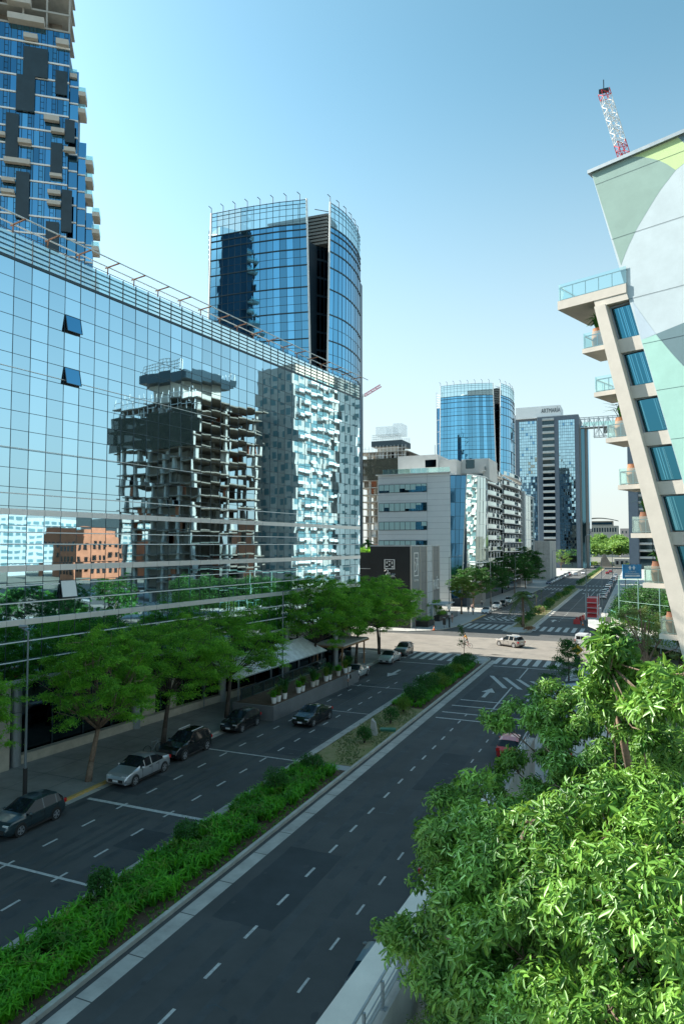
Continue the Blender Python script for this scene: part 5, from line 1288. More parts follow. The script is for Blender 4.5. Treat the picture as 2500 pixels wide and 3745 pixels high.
text('ARTMARÍA', 4.0, (-48.9,Y0+1.9,102.9), face_rot(0,-1), M['mull'], t, 'lettering', .1, sx=.62)
t = thing('sky_bridge', 'steel truss sky bridge high between the grey tower and the leaning building', 'bridge', (-20,462,84))
b = MB()
xs = np.linspace(-31,0,12)
for y in (461.0, 467.0):
    for z in (96.6, 90.2, 84.2): b.bar((-31 if z > 90 else -23,y,z),(0,y,z),.5)
    for i in range(len(xs)-1):
        b.bar((xs[i],y,90.2),(xs[i],y,96.6),.35); b.bar((xs[i],y,90.2 if i%2 else 96.6),(xs[i+1],y,96.6 if i%2 else 90.2),.32)
        if xs[i] > -24: b.bar((xs[i],y,84.2),(xs[i],y,90.2),.35); b.bar((xs[i],y,84.2 if i%2 else 90.2),(xs[i+1],y,90.2 if i%2 else 84.2),.3)
b.build('truss', M['slatel'], t)
b = MB(); b.box(-17,-1,462,466,86.5,89.9); b.box(-31,0,461.5,466.5,89.95,90.1); b.build('walkway', M['slate'], t)
b = MB(); b.box(-29,-1,461.3,461.4,91.0,93.6); b.build('glass_side', M['glass'], t)
t = thing('grey_twin_tower', 'grey-clad tower with pale balcony lines half hidden behind the leaning building', 'tower', (5,460,0))
b = MB(); b.box(-3.2,2.3,Y0,Y0+30,0,82); b.box(2.3,30,Y0+4,Y0+30,0,82); b.build('grey_cladding', M['greybluepanel'], t)
b = MB(); b.box(3,30,Y0+3.8,Y0+3.95,0,80); b.build('balcony_recess', M['darkglass'], t)
zz = 80
while zz > 4:
    b = MB(); b.box(2.6,30,Y0+2.9,Y0+3.75,zz-.5,zz-.05); b.box(2.6,30,Y0+2.9,Y0+3.0,zz-.04,zz+.9,1); b.build('balcony_slab', [M['cream'], M['slatel']], t); zz -= 4.3
t = thing('hoist_tower', 'dark steel lattice hoist tower beside the big brown jar', 'hoist', (6,230,0))
b = MB(); lattice(b, (5.2,236,0), (5.2,236,19), 3.6, 8, lambda f: 0, .17); lattice(b, (8.4,236,0), (8.4,236,19), 1.6, 12, lambda f: 0, .12); b.build('lattice', M['mull'], t)

# ================================================================ CONSTRUCTION TOWER (left far)
def site_tower(label, ox, oy, s, nfl, w_, d_, group, corez=14, net=True, detail=1, name='construction_tower', z0=0, fh=3.1, sm='conc'):
    t = thing(name, label, 'construction site', (ox,oy,0), 0, group); rng = random.Random(int(abs(ox)))
    for f in range(nfl):
        z = z0+fh*(f+1); e = .8*(f > nfl-4)
        b = MB(); b.box(ox-w_-e,ox+w_+e,oy-d_-e,oy+d_+e,z-.28,z); b.build('floor_slab', M[sm], t)
    b = MB()
    for x in np.linspace(-w_+1,w_-1,6):
        for y in np.linspace(-d_+1,d_-1,3): b.box(ox+x-.45,ox+x+.45,oy+y-.45,oy+y+.45,0,fh*nfl-.3)
    b.build('columns', M['conc'], t)
    b = MB()
    for f in range(nfl):
        for k in range(12):
            if rng.random() < .6: x = rng.uniform(-w_+1,w_-3); y = rng.choice((-d_+2,d_-2,0)); b.box(ox+x,ox+x+rng.uniform(1.5,3.5),oy+y,oy+y+.2,fh*f+.05,fh*(f+1)-.3,rng.randrange(3))
    b.build('infill_walls', [M['brick'], M['whitepanel'], M['darkconc']], t)
    b = MB(); b.box(ox-w_*.35,ox+w_*.55,oy-d_*.5,oy+d_*.5,0,fh*nfl+corez*.55); b.build('lift_core', M['cream'], t)
    b = MB(); zc = fh*nfl+corez*.55
    b.box(ox-w_*.55,ox+w_*.75,oy-d_*.7,oy+d_*.7,zc-2.2,zc+.3); b.build('formwork_deck', M['mull'], t)
    b = MB()
    for k in range(16): x = ox-w_*.5+k*w_*1.2/15; b.bar((x,oy-d_*.7,zc+.3),(x,oy-d_*.7,zc+3),.2); b.bar((x,oy+d_*.7,zc+.3),(x,oy+d_*.7,zc+3),.2)
    for z in (zc+1.2,zc+2.1,zc+3): b.bar((ox-w_*.5,oy-d_*.7,z),(ox+w_*.7,oy-d_*.7,z),.2)
    for f in (nfl-1,nfl-2,nfl):
        for k in range(14): x = ox-w_+k*w_*2/13; b.bar((x,oy-d_-.7,fh*f),(x,oy-d_-.7,fh*f+2.6),.15)
        b.bar((ox-w_,oy-d_-.7,fh*f+1.4),(ox+w_,oy-d_-.7,fh*f+1.4),.15)
    b.build('scaffold', M['alul'], t)
    if net:
        b = MB()
        for (x0,x1,h_) in ((-.42,.0,7),(.02,.3,7),(.32,.68,8)): b.box(ox+w_*x0,ox+w_*x1,oy-d_*.5,oy+d_*.4,zc+3.1,zc+h_)
        b.build('white_netting', M['netting'], t)
    if detail:
        b = MB(); b.box(ox-w_-.9,ox+w_+.9,oy-d_-.95,oy-d_-.9,fh*(nfl-4),fh*(nfl-1)); b.build('safety_net', M['safetynet'], t)
    return t
site_tower('unfinished concrete tower with scaffolded core, behind the white office on the left', -101,290,1,18,11,9,'concrete towers under construction',9)
t = thing('tower_crane', 'small pink lattice crane jib in the distance beside the glass office corner', 'crane', (-108,280,0))
b = MB(); lattice(b, (-108.7,279.8,81.2), (-102.1,282.6,85.6), 1.1, 7, lambda f: 0, .14); b.build('jib', mat('pink_steel',(0.55,0.28,0.33),.6), t)
b = MB(); lattice(b, (-109.5,279.5,0), (-109.5,279.5,81.5), 1.6, 30, lambda f: 0, .14); b.box(-111.5,-108.5,278.8,280.2,80.6,81.6); b.build('mast', M['whitepanel'], t)

# ================================================================ BUILDINGS ACROSS, SEEN IN THE MIRROR GLASS
site_tower('large dark unfinished concrete tower seen mirrored in the glass office', 61,141,1,17,15.5,12.5,'concrete towers under construction',16,False,1,sm='darkconc')
M['flatteal'] = mat('window_teal', (0.10,0.19,0.21), .4)
def slab_tower(label, x0,x1,y0,y1,z1, m, seed, group='white apartment slabs', wm='flatteal'):
    t = thing('apartment_slab', label, 'apartment building', (x0,y0,0), 0, group); rng = random.Random(seed)
    b = MB(); b.box(x0,x1,y0,y1,0,z1); b.build('wall', m, t)
    b = MB(); nb = MB(); z = 4
    while z < z1-2:
        y = y0+.8
        while y < y1-4:
            L_ = rng.choice((2.2,4.6,4.6)); b.box(x0-.03,x0,y,y+L_,z,z+1.9)
            if L_ > 3: nb.box(x0-1.3,x0-.05,y-.2,y+L_+.2,z-.55,z+.25)
            y += L_+1.3
        x = x0+1
        while x < x1-2:
            b.box(x,x+1.5,y0-.03,y0,z,z+1.8); x += 3.2
        z += 3.2
    b.build('windows', M[wm], t); nb.build('balconies', M['white'], t); return t
slab_tower('white apartment slab seen mirrored at the far end of the glass office', 36,50,157,178,66, M['conc'], 1, wm='flatteal')
slab_tower('second white apartment slab mirrored beside the glass office corner', 27,34.5,176,205,72, M['white'], 2, wm='flatteal')
slab_tower('dark green glass slab mirrored between the unfinished tower and the white slabs', 52,60,168,190,70, M['slatel'], 3)
t = thing('brick_warehouse', 'long red brick dock warehouse mirrored low in the glass office', 'warehouse', (190,210,0))
b = MB(); b.box(186,212,192,214,0,19); b.box(172,190,224,236,0,16); b.box(188,210,193,213,19,22); b.build('wall', M['brick'], t)
b = MB()
for y in np.arange(193,212,3):
    for z in (3,8,13): b.box(185.9,185.99,y,y+1.6,z,z+2.4)
for x in np.arange(187,210,3):
    for z in (3,8,13): b.box(x,x+1.6,191.9,191.99,z,z+2.4)
b.build('windows', M['darkglass'], t)
for i,(x,y,wx,wy,h_,m) in enumerate(((230,95,30,40,26,'slatel'),(170,60,24,45,14,'greybluepanel'),(260,180,30,60,30,'slatel'),(120,70,22,30,9,'cream'),(230,10,40,50,22,'brick'),(300,300,60,60,34,'conc'),(95,215,20,30,24,'brick'))):
    t = thing('city_block', ['grey city block seen in the mirror glass above the brick warehouse','slate blue low block mirrored at the left edge of the glass office','pale slate block far across the docks','cream pavilion across the avenue in the mirror glass','brick block at the left edge of the mirror','large grey block far across the docks','brick block behind the unfinished tower'][i], 'building', (x,y,0))
    b = MB(); b.box(x,x+wx,y,y+wy,0,h_); b.build('wall', M[m], t)
    b = MB()
    for yy in np.arange(y+2,y+wy-3,4.2):
        for z in np.arange(2.5,h_-2,3.4): b.box(x-.04,x-.01,yy,yy+3.0,z,z+1.6)
    b.build('windows', M['flatteal'], t)
# planted garden bank, mirrored low in the glass
rs = np.random.RandomState(9)
P = np.concatenate([ell_points(rs,(rs.uniform(14,110),rs.uniform(40,100) ,rs.uniform(1,3.5)),(3.5,3.5,2.4),300,.4,-.2) for k in range(55)])
P = P[(P[:,0] > 12)]
V,F = rhombs(P, rs, .75, 1.6, .5); o = link_np('garden_shrubs', V, F, leafB); tag(o, 'dense garden planting across the avenue behind the leaning building', 'shrubs', kind='stuff')

# ================================================================ DISTANT HALL AND WOOD
t = thing('distant_hall', 'long pale hall with curved grey roof above the wood at the end of the avenue', 'building', (-30,900,0))
b = MB(); b.box(-56,-18,900,930,0,38.5); b.box(-52,-24,902,928,38.5,44.5); b.build('wall', M['conc'], t)
b = MB()
for k in range(12): b.box(-55+3*k,-53.4+3*k,899.8,899.95,31,36)
b.box(-51,-25,901.8,901.95,40,43); b.build('windows', M['tealglass'], t)
b = MB(); n = 12
pr = [(-60+42*i/n, 44+4.5*math.sin(math.pi*(.15+.8*i/n))) for i in range(n+1)]
vs = [(x,895,z) for x,z in pr]+[(x,935,z) for x,z in pr]+[(x,895,z-.8) for x,z in pr]+[(x,935,z-.8) for x,z in pr]
fs = [(i,i+1,n+2+i,n+1+i) for i in range(n)]+[(2*(n+1)+i,2*(n+1)+i+1,i+1,i) for i in range(n)]
b.add(vs, fs); b.build('curved_roof', M['slate'], t)
t = thing('distant_block', 'small pinkish block right of the distant hall', 'building', (-14,900,0))
b = MB(); b.box(-16,20,900,925,0,35); b.build('wall', mat('pink_render',(0.50,0.42,0.40),.8), t)
b = MB()
for k in range(8): b.box(-14+4*k,-12.5+4*k,899.85,899.97,29,32)
b.build('windows', M['darkglass'], t)
rs = np.random.RandomState(12); Ps = []
for k in range(95):
    x = rs.uniform(-62,40); y = rs.uniform(525,640); h = rs.uniform(11,16)+ (y-525)*.07
    c = np.array([x,y,h-3]); Ps.append(ell_points(rs,c,(6.5,6.5,4.5),260,.75,-.5)); 
    for j in range(4): Ps.append(ell_points(rs,c+rs.normal(size=3)*np.array([4,4,1.4]),(3,3,2),110,.7,-.4))
V,F = rhombs(np.concatenate(Ps), rs, 1.5, 1.3, .7); o = link_np('distant_wood', V, F, leafF); tag(o, 'sunlit wood filling the end of the avenue below the distant hall', 'wood', kind='stuff')
rs = np.random.RandomState(14); Ps = []
for k in range(16): Ps.append(ell_points(rs,(rs.uniform(-32,10),rs.uniform(500,515),1.6),(2.6,2,2.0),160,.6,-.3))
V,F = rhombs(np.concatenate(Ps), rs, .8, 1.3, .7); o = link_np('park_shrubs', V, F, leafY); tag(o, 'pale green shrubs at the park edge beyond the far crossing', 'shrubs', kind='stuff')
t = thing('white_pavilion', 'small white pavilion at the park edge right of the far crossing', 'pavilion', (-8,505,0))
b = MB(); b.box(-13,0,505,512,0,5.5); b.build('wall', M['white'], t); b = MB()
for k in range(4): b.box(-12+3*k,-10.4+3*k,504.8,504.95,1.5,4)
b.build('windows', M['darkglass'], t)
t = thing('sloping_monument', 'pale concrete wedge monument at the park edge', 'monument', (-18,500,0))
b = MB(); b.add([(-23,500,0),(-14,500,0),(-14,503,0),(-23,503,0),(-20,500.5,8.5),(-19,500.5,9),(-19,502.5,9),(-20,502.5,8.5)],[(0,1,5,4),(1,2,6,5),(2,3,7,6),(3,0,4,7),(4,5,6,7)]); b.build('wedge', M['conc'], t)
# ================================================================ CARS
def lerp_tab(tab, t):
    for i in range(len(tab)-1):
        if t <= tab[i+1][0]:
            (a,x),(b,y) = tab[i],tab[i+1]; return x + (y-x)*(t-a)/(b-a)
    return tab[-1][1]
CARS = {
 'sedan': dict(L=4.45,W=1.74,top=[(0,.78),(.025,.98),(.15,1.04),(.175,1.05),(.32,1.38),(.45,1.46),(.56,1.45),(.74,1.02),(.78,.97),(.93,.84),(.98,.70),(1,.55)],
   cab=(.175,.74), rw=(.175,.32), ws=(.56,.74), pillars=(.455,.60), door=(.30,.455,.66)),
 'hatch': dict(L=3.95,W=1.70,top=[(0,.80),(.02,1.0),(.03,1.02),(.13,1.40),(.3,1.49),(.52,1.48),(.73,1.04),(.77,.99),(.93,.86),(.98,.70),(1,.55)],
   cab=(.03,.73), rw=(.03,.13), ws=(.52,.73), pillars=(.18,.40), door=(.17,.40,.62)),
 'suv': dict(L=4.3,W=1.80,top=[(0,.85),(.015,1.08),(.03,1.12),(.10,1.56),(.25,1.66),(.50,1.65),(.70,1.15),(.74,1.10),(.93,1.0),(.98,.82),(1,.6)],
   cab=(.03,.70), rw=(.03,.10), ws=(.50,.70), pillars=(.20,.40), door=(.17,.40,.62)),
}
CARMESH = {}
def car_meshes(kind, paint):
    key = (kind, paint.name)
    if key in CARMESH: return CARMESH[key]
    p = CARS[kind]; L, W = p['L'], p['W']; top = p['top']; c0, c1 = p['cab']
    ts = sorted(set([0,.012,.03,.06,.1,.14,.2,.25,.3,.36,.4,.45,.5,.55,.6,.65,.7,.75,.8,.85,.9,.94,.97,.985,1] + [x for x,_ in top] + [c0,c1,*p['rw'],*p['ws']] + [q_+d for q_ in p['pillars'] for d in (-.008,.008)]))
    secs = []
    for t_ in ts:
        x = (t_-.5)*L; zt = lerp_tab(top,t_)
        e = min(t_,1-t_); w_ = W/2*(1-.16*max(0,1-e/.10)**2)
        zb = .20+.10*max(0,1-e/.05)
        belt = min(zt-.015, (.90 if kind != 'suv' else 1.02)+.05*(1-t_)*1.4 - .04)
        if c0 < t_ < c1 and zt-belt > .04:
            h = zt-belt; wr = w_*.97 - h*.34
            pts = [(w_*.90,zb),(w_*.99,zb+.14),(w_,.55),(w_*.975,belt-.08),(w_*.955,belt),(wr,zt-.07*min(1,h/.3)),(wr*.72,zt-.015),(0,zt)]
        else:
            pts = [(w_*.90,zb),(w_*.99,min(zb+.14,zt-.1)),(w_,min(.55,zt-.06)),(w_*.975,min(belt-.08,zt-.05)),(w_*.945,min(belt,zt-.03)),(w_*.86,zt-.018),(w_*.5,zt-.004),(0,zt)]
        secs.append((x,pts))
    K_ = 8; body = MB(); gl = {'windscreen':MB(),'rear_window':MB(),'side_window':MB(),'side_window2':MB()}
    for i in range(len(ts)-1):
        ta, tb = ts[i], ts[i+1]; tm = (ta+tb)/2
        for sgn in (1,-1):
            for j in range(K_-1):
                (xa,pa),(xb,pb_) = secs[i],secs[i+1]
                v = [(xa,sgn*pa[j][0],pa[j][1]),(xb,sgn*pb_[j][0],pb_[j][1]),(xb,sgn*pb_[j+1][0],pb_[j+1][1]),(xa,sgn*pa[j+1][0],pa[j+1][1])]
                if sgn < 0: v = v[::-1]
                tgt = body; f = [(0,1,2,3)]
                if j in (5,6) and p['ws'][0] < tm < p['ws'][1]: tgt = gl['windscreen']
                elif j in (5,6) and p['rw'][0] < tm < p['rw'][1]: tgt = gl['rear_window']
                elif j == 4 and c0+.02 < tm < c1-.03 and not any(abs(tm-q_) < .009 for q_ in p['pillars']) and (lerp_tab(top,tm)-.9 > .12): tgt = gl['side_window' if sgn > 0 else 'side_window2']
                tgt.add(v, f)
    # bumpers closed ends and floor
    for (x,pts) in (secs[0],secs[-1]):
        n = [(x,a,z) for a,z in pts]+[(x,-a,z) for a,z in pts[::-1]]; body.add(n,[tuple(range(len(n)))])
    body.add([(secs[0][0],-W*.44,.25),(secs[-1][0],-W*.44,.25),(secs[-1][0],W*.44,.25),(secs[0][0],W*.44,.25)],[(0,1,2,3)])
    out = [('body', body.mesh('body',[paint],smooth=False))]
    for k_,m_ in gl.items():
        if m_.f: out.append((k_.rstrip('2'), m_.mesh(k_.rstrip('2'),[M['carglass']])))
    tr = MB(); dk = MB()
    r = .315 if kind != 'suv' else .345; wx = (L*.5-.82, -L*.5+.78)
    for x in wx:
        for s_ in (1,-1): tr.cyl((x,s_*(W/2-.25),r+.02),(x,s_*(W/2+.006),r+.02),r*1.17,None,20)  # black discs stand in for the shaded hollows of the wheel arches
    for s_ in (1,-1): tr.box(-L*.3,L*.3,s_*(W/2)-.03,s_*(W/2)+.01,.2,.3)
    tr.box(L/2-.05,L/2+.012,-.55,.55,.34,.52); tr.box(-L/2-.012,-L/2+.05,-.6,.6,.28,.42)
    out.append(('trim', tr.mesh('trim',[M['trim']])))
    for d in p['door']: 
        for s_ in (1,-1): dk.box((d-.5)*L-.008,(d-.5)*L+.008,s_*(W/2*.985)-.01,s_*(W/2)+.004,.35,.86)
    for d in p['door'][:2]:
        for s_ in (1,-1): dk.box((d-.5)*L+.1,(d-.5)*L+.26,s_*(W/2*.985)-.01,s_*(W/2)+.03,.78,.81)
    out.append(('door_line', dk.mesh('door_line',[M['trim']])))
    for s_ in (1,-1):
        m_ = MB(); m_.box(L*.5-.36,L*.5-.07,s_*(W*.33)-.17,s_*(W*.33)+.17,.60,.74); out.append(('headlight', m_.mesh('headlight',[M['lampw']])))
        m_ = MB(); m_.box(-L*.5-.015,-L*.5+.22,s_*(W*.40)-.13,s_*(W*.40)+.10,.72,.92); out.append(('tail_light', m_.mesh('tail_light',[M['lampred']])))
        m_ = MB(); xm = (p['ws'][1]-.5)*L-.28; m_.blob((xm,s_*(W/2+.09),.97 if kind != 'suv' else 1.1),(.08,.11,.075),8,6); m_.box(xm-.02,xm+.02,min(s_*(W/2-.06),s_*(W/2+.05)),max(s_*(W/2-.06),s_*(W/2+.05)),.92,.95); out.append(('mirror', m_.mesh('mirror',[M['trim'] if kind == 'suv' else paint])))
    m_ = MB(); m_.box(L/2+.013,L/2+.03,-.2,.2,.38,.5); out.append(('number_plate', m_.mesh('number_plate',[M['plate']])))
    m_ = MB(); m_.box(-L/2-.03,-L/2-.013,-.2,.2,.55,.67); out.append(('number_plate', m_.mesh('number_plate',[M['plate']])))
    if kind == 'suv':
        m_ = MB()
        for s_ in (1,-1): m_.bar((-L*.3,s_*.58,1.69),(.1,s_*.58,1.69),.05)
        out.append(('roof_rail', m_.mesh('roof_rail',[M['alul']])))
    tyre = MB(); rim = MB()
    tyre.cyl((0,-.105,0),(0,.105,0),r,None,24)
    rim.cyl((0,.06,0),(0,.112,0),r*.66,r*.70,20)
    spk = MB()
    for k in range(5):
        a = k*2*math.pi/5; spk.add([(r*.16*math.cos(a-.9),.118,r*.16*math.sin(a-.9)),(r*.66*math.cos(a-.28),.118,r*.66*math.sin(a-.28)),(r*.66*math.cos(a+.28),.118,r*.66*math.sin(a+.28)),(r*.16*math.cos(a+.9),.118,r*.16*math.sin(a+.9))],[(3,2,1,0)])
    spk.cyl((0,.11,0),(0,.125,0),r*.16,None,10)
    hole = bpy.data.materials['black_trim']
    tm_, rm_, sm_ = tyre.mesh('tyre',[M['tyre']]), rim.mesh('rim',[hole]), spk.mesh('spokes',[M['rim']])
    ring = MB(); 
    nn = 24
    vs = [(r*q_*math.cos(6.2832*i/nn),.116,r*q_*math.sin(6.2832*i/nn)) for q_ in (.62,.71) for i in range(nn)]
    ring.add(vs,[(i,(i+1)%nn,nn+(i+1)%nn,nn+i)[::-1] for i in range(nn)])
    rg_ = ring.mesh('rim_ring',[M['rim']])
    CARMESH[key] = (out, tm_, rm_, sm_, rg_, r, wx, W); return CARMESH[key]
def car(kind, paint, x, y, heading, label, name='parked_car', cat='car', group=None, z=0.0, small=False):
    """heading: direction of travel in degrees, 0 = +X"""
    out, tm_, rm_, sm_, rg_, r, wx, W = car_meshes(kind, paint)
    t = thing(name, label, cat, (x,y,z), R(heading), group)
    for nm, me in out: put(bpy.data.objects.new(nm, me), t)
    for x_ in wx:
        for s_ in (1,-1):
            w_ = bpy.data.objects.new('wheel', tm_); w_.location = (x_, s_*(W/2-.095), r); w_.rotation_euler = (0,0,0 if s_ > 0 else math.pi); put(w_, t)
            if not small:
                for nm, me in (('rim_well',rm_),('rim',sm_),('rim',rg_)): put(bpy.data.objects.new(nm, me), w_)
            else: put(bpy.data.objects.new('rim', sm_), w_)
    return t
def paint(name, col, metal=.5, rough=.3): return mat(name, col, rough, metal=metal, coat=.8)
PT = {'silver': paint('silver_paint',(.50,.52,.54),.65,.28), 'teal': paint('dark_teal_paint',(.035,.06,.07),.5), 'black': paint('black_paint',(.008,.009,.010),.1,.25),
      'white': paint('white_car_paint',(.72,.73,.74),0,.35), 'pale': paint('pale_blue_silver_paint',(.45,.52,.53),.5), 'grey': paint('grey_car_paint',(.10,.12,.12),.5), 'navy': paint('navy_paint',(.02,.03,.10),.3), 'redp': paint('red_car_paint',(.45,.02,.02),.2), 'bronze': paint('grey_beige_paint',(.36,.34,.32),.5)}
car('hatch',PT['teal'],-30.15,27.7,-90,'dark teal hatchback parked at the left kerb beside the tall lamp post')
car('sedan',PT['silver'],-29.72,36.2,-90,'silver sedan parked in front of the tree with the sunlit trunk')
car('suv',PT['black'],-29.95,41.5,-90,'black suv parked directly behind the silver sedan')
car('hatch',PT['black'],-29.95,49.0,-90,'black hatchback parked at the near end of the planter wall')
car('sedan',PT['black'],-25.40,53.1,-93,'black sedan driving in the left carriageway beside the planter wall','moving_car')
car('sedan',PT['pale'],-29.35,72.7,-90,'pale silver sedan parked past the far end of the planter wall')
car('sedan',PT['pale'],-29.15,83.8,-90,'pale blue sedan parked under the corner trees')
car('suv',PT['grey'],-29.3,90.0,-88,'dark grey suv parked nearest to the crossing on the left')
car('suv',PT['bronze'],-17.25,103.6,150,'grey-beige suv turning across the sunlit crossing','moving_car')
car('hatch',PT['white'],-30.0,150.2,-90,'white hatchback parked first beyond the crossing on the left')
car('suv',PT['white'],-30.1,163,-90,'white suv parked behind the white hatchback beyond the crossing')
car('sedan',PT['black'],-30.0,170.5,-90,'black sedan parked behind the white suv beyond the crossing')
car('suv',PT['white'],-29.9,178.5,-90,'white suv parked behind the black sedan beyond the crossing')
car('sedan',PT['pale'],-27.4,199,-90,'pale car behind the palm fronds on the left carriageway','moving_car')
car('sedan',PT['white'],-30.0,206,-90,'white sedan parked at the edge of the distant left crosswalk')
CN = {'white':'white','silver':'silver','grey':'dark grey','pale':'pale silver','black':'black','bronze':'beige','navy':'dark blue','redp':'red'}
rng = random.Random(8)
cols = ['navy','white','white','silver','white','pale','white','black','black','white','pale','silver','redp','white']
for i in range(14):
    k_ = rng.choice(['hatch','sedan','suv'])
    car(k_,PT[cols[i]],-30.3+.3*rng.random(),270+i*6.9,-90,ORD[i]+' car of the distant row on the left, counted from the crosswalk, '+CN[cols[i]],group='distant cars parked on the left',small=True)
cols = ['white','white','silver','white','grey','white','pale','silver','black','white','bronze','white','silver']
for i in range(13):
    k_ = rng.choice(['hatch','sedan','suv']); y = 205+i*(7.0+.4*i)
    car(k_,PT[cols[i]],-8.35-.1*(i%3),y,90,ORD[i]+' car of the row at the right kerb beyond the ramp, '+CN[cols[i]],group='cars parked along the right kerb',small=True)
for k_,c,x,y,h,lb in (('suv','white',-24.5,372,-90,'small white car driving towards the camera before the far crossing'),('hatch','redp',-13.2,378,90,'small orange-red car driving away before the far crossing'),('sedan','redp',-12.4,400,90,'small red car farther away than the orange-red one'),
    ('sedan','navy',-42,470,180,'dark blue car on the far crossing, at the left'),('sedan','white',-33,472,180,'white sedan on the far crossing beside the blue car'),('suv','white',-23,480,180,'white car on the far crossing behind the lamp mast'),('sedan','white',-5,478,0,'white car on the far crossing at the right'),('sedan','silver',-27,355,-90,'silver car in the left carriageway before the far crossing')):
    car(k_,PT[c],x,y,h,lb,'moving_car',small=True)
car('hatch',PT['redp'],-8.35,50.5,90,'red car parked at the right kerb, peeking out from under the leaves')
car('hatch',PT['grey'],-8.15,31.3,90,'dark car parked below the walkway with its red tail light showing')
car('sedan',PT['grey'],-8.02,22.3,90,'car parked below the walkway with its mirror showing past the edge')
car('hatch',PT['black'],-8.02,17.4,90,'car parked below the walkway nearest to the camera')
car('suv',PT['white'],-8.1,39.0,90,'white car parked at the right kerb hidden under the big tree')

# van, flatbed and trailer at the road works
t = thing('work_van','white box van with square rear window parked at the road works','van',(-7.3,108.6,0),R(-8+90))
b = MB(); b.add([(-2.0,-.85,.25),(1.2,-.85,.25),(1.2,.85,.25),(-2.0,.85,.25),(-1.98,-.85,1.05),(1.2,-.85,1.05),(1.2,.85,1.05),(-1.98,.85,1.05),(-1.85,-.74,1.85),(.5,-.74,1.85),(.5,.74,1.85),(-1.85,.74,1.85),(2.0,-.8,.3),(2.0,.8,.3),(2.0,-.78,.8),(2.0,.78,.8)],
   [(0,4,5,1),(3,2,6,7),(0,3,7,4),(4,8,9,5),(6,10,11,7),(4,7,11,8),(8,11,10,9),(5,9,10,6),(1,5,14,12),(2,13,15,6),(5,6,15,14),(12,14,15,13)]); b.build('body', PT['white'], t)
b = MB(); b.box(-1.97,-1.90,-.62,-.05,1.1,1.6); b.box(-1.97,-1.90,.05,.62,1.1,1.6); b.build('rear_window', M['carglass'], t)
for s_ in (1,-1):
    b = MB(); b.box(-2.03,-1.96,s_*.78-.06,s_*.78+.06,.75,1.15); b.build('tail_light', M['lampred'], t)
for x_ in (-1.2,1.2):
    for s_ in (1,-1): b = MB(); b.cyl((x_,s_*.7,.32),(x_,s_*.88,.32),.32,None,18); w_ = b.build('wheel', M['tyre'], t); b = MB(); b.cyl((x_,s_*.86,.32),(x_,s_*.89,.32),.2,None,14); b.build('rim', M['rim'], w_)
b = MB(); b.box(-2.06,-2.02,-.2,.2,.5,.62); b.build('number_plate', M['plate'], t)
t = thing('flat_trailer','white open-sided trailer standing just beyond the white van','trailer',(-5.9,112.5,0),R(84))
b = MB(); b.box(-1.8,1.8,-.9,.9,.55,.65)
for y in (-.9,.86): b.box(-1.8,1.8,y,y+.04,.66,1.15)
b.box(-1.8,-1.76,-.86,.86,.66,1.15); b.build('bed', M['white'], t)
for s_ in (1,-1): b = MB(); b.cyl((0,s_*.75,.3),(0,s_*.9,.3),.3,None,16); b.build('wheel', M['tyre'], t)
t = thing('flatbed_truck','flatbed truck carrying stacked red panels, seen from behind at the road works','truck',(-7.6,141,0),R(88))
b = MB(); b.box(-3.2,3.2,-1.15,1.15,.95,1.15); b.box(-3.25,-3.2,-1.2,1.2,.75,1.3); b.build('flatbed', M['white'], t)
b = MB(); b.box(3.3,5.1,-1.1,1.1,.6,2.5); cb = b.build('cab', PT['white'], t); b = MB(); b.box(5.05,5.13,-.95,.95,1.5,2.3); b.build('windscreen', M['carglass'], cb)
for x_ in (-2.2,-1.2,4.2):
    for s_ in (1,-1): b = MB(); b.cyl((x_,s_*.8,.45),(x_,s_*1.1,.45),.45,None,18); b.build('wheel', M['tyre'], t)
for s_ in (1,-1): b = MB(); b.box(-3.28,-3.24,s_*.9-.12,s_*.9+.12,.8,.95); b.build('tail_light', M['lampred'], t)
t = thing('red_panel_stack','upright rack of red formwork panels in a pale steel frame on the flatbed truck','panel rack',(-7.6,140.5,1.15),R(88))
b = MB()
for k in range(4): b.add([(-2.6,-.85,.1+.95*k),(-2.6,.85,.1+.95*k),(-2.1,.85,.95+.95*k),(-2.1,-.85,.95+.95*k),(2,-.85,.95+.95*k),(2,.85,.95+.95*k),(2,-.85,.1+.95*k),(2,.85,.1+.95*k)],[(0,1,2,3),(3,2,5,4),(0,3,4,6),(1,7,5,2)])
b.build('panels', M['red'], t)
b = MB()
for y in (-1.02,1.02):
    b.bar((-2.6,y,0),(-2.6,y,4.6),.14); b.bar((2,y,0),(2,y,4.4),.14); b.bar((-2.6,y,2.3),(2,y,2.3),.1)
for z in (.05,1.0,1.95,2.9,3.85): b.bar((-2.62,-1.02,z),(-2.62,1.02,z),.1)
b.build('frame', M['alul'], t)
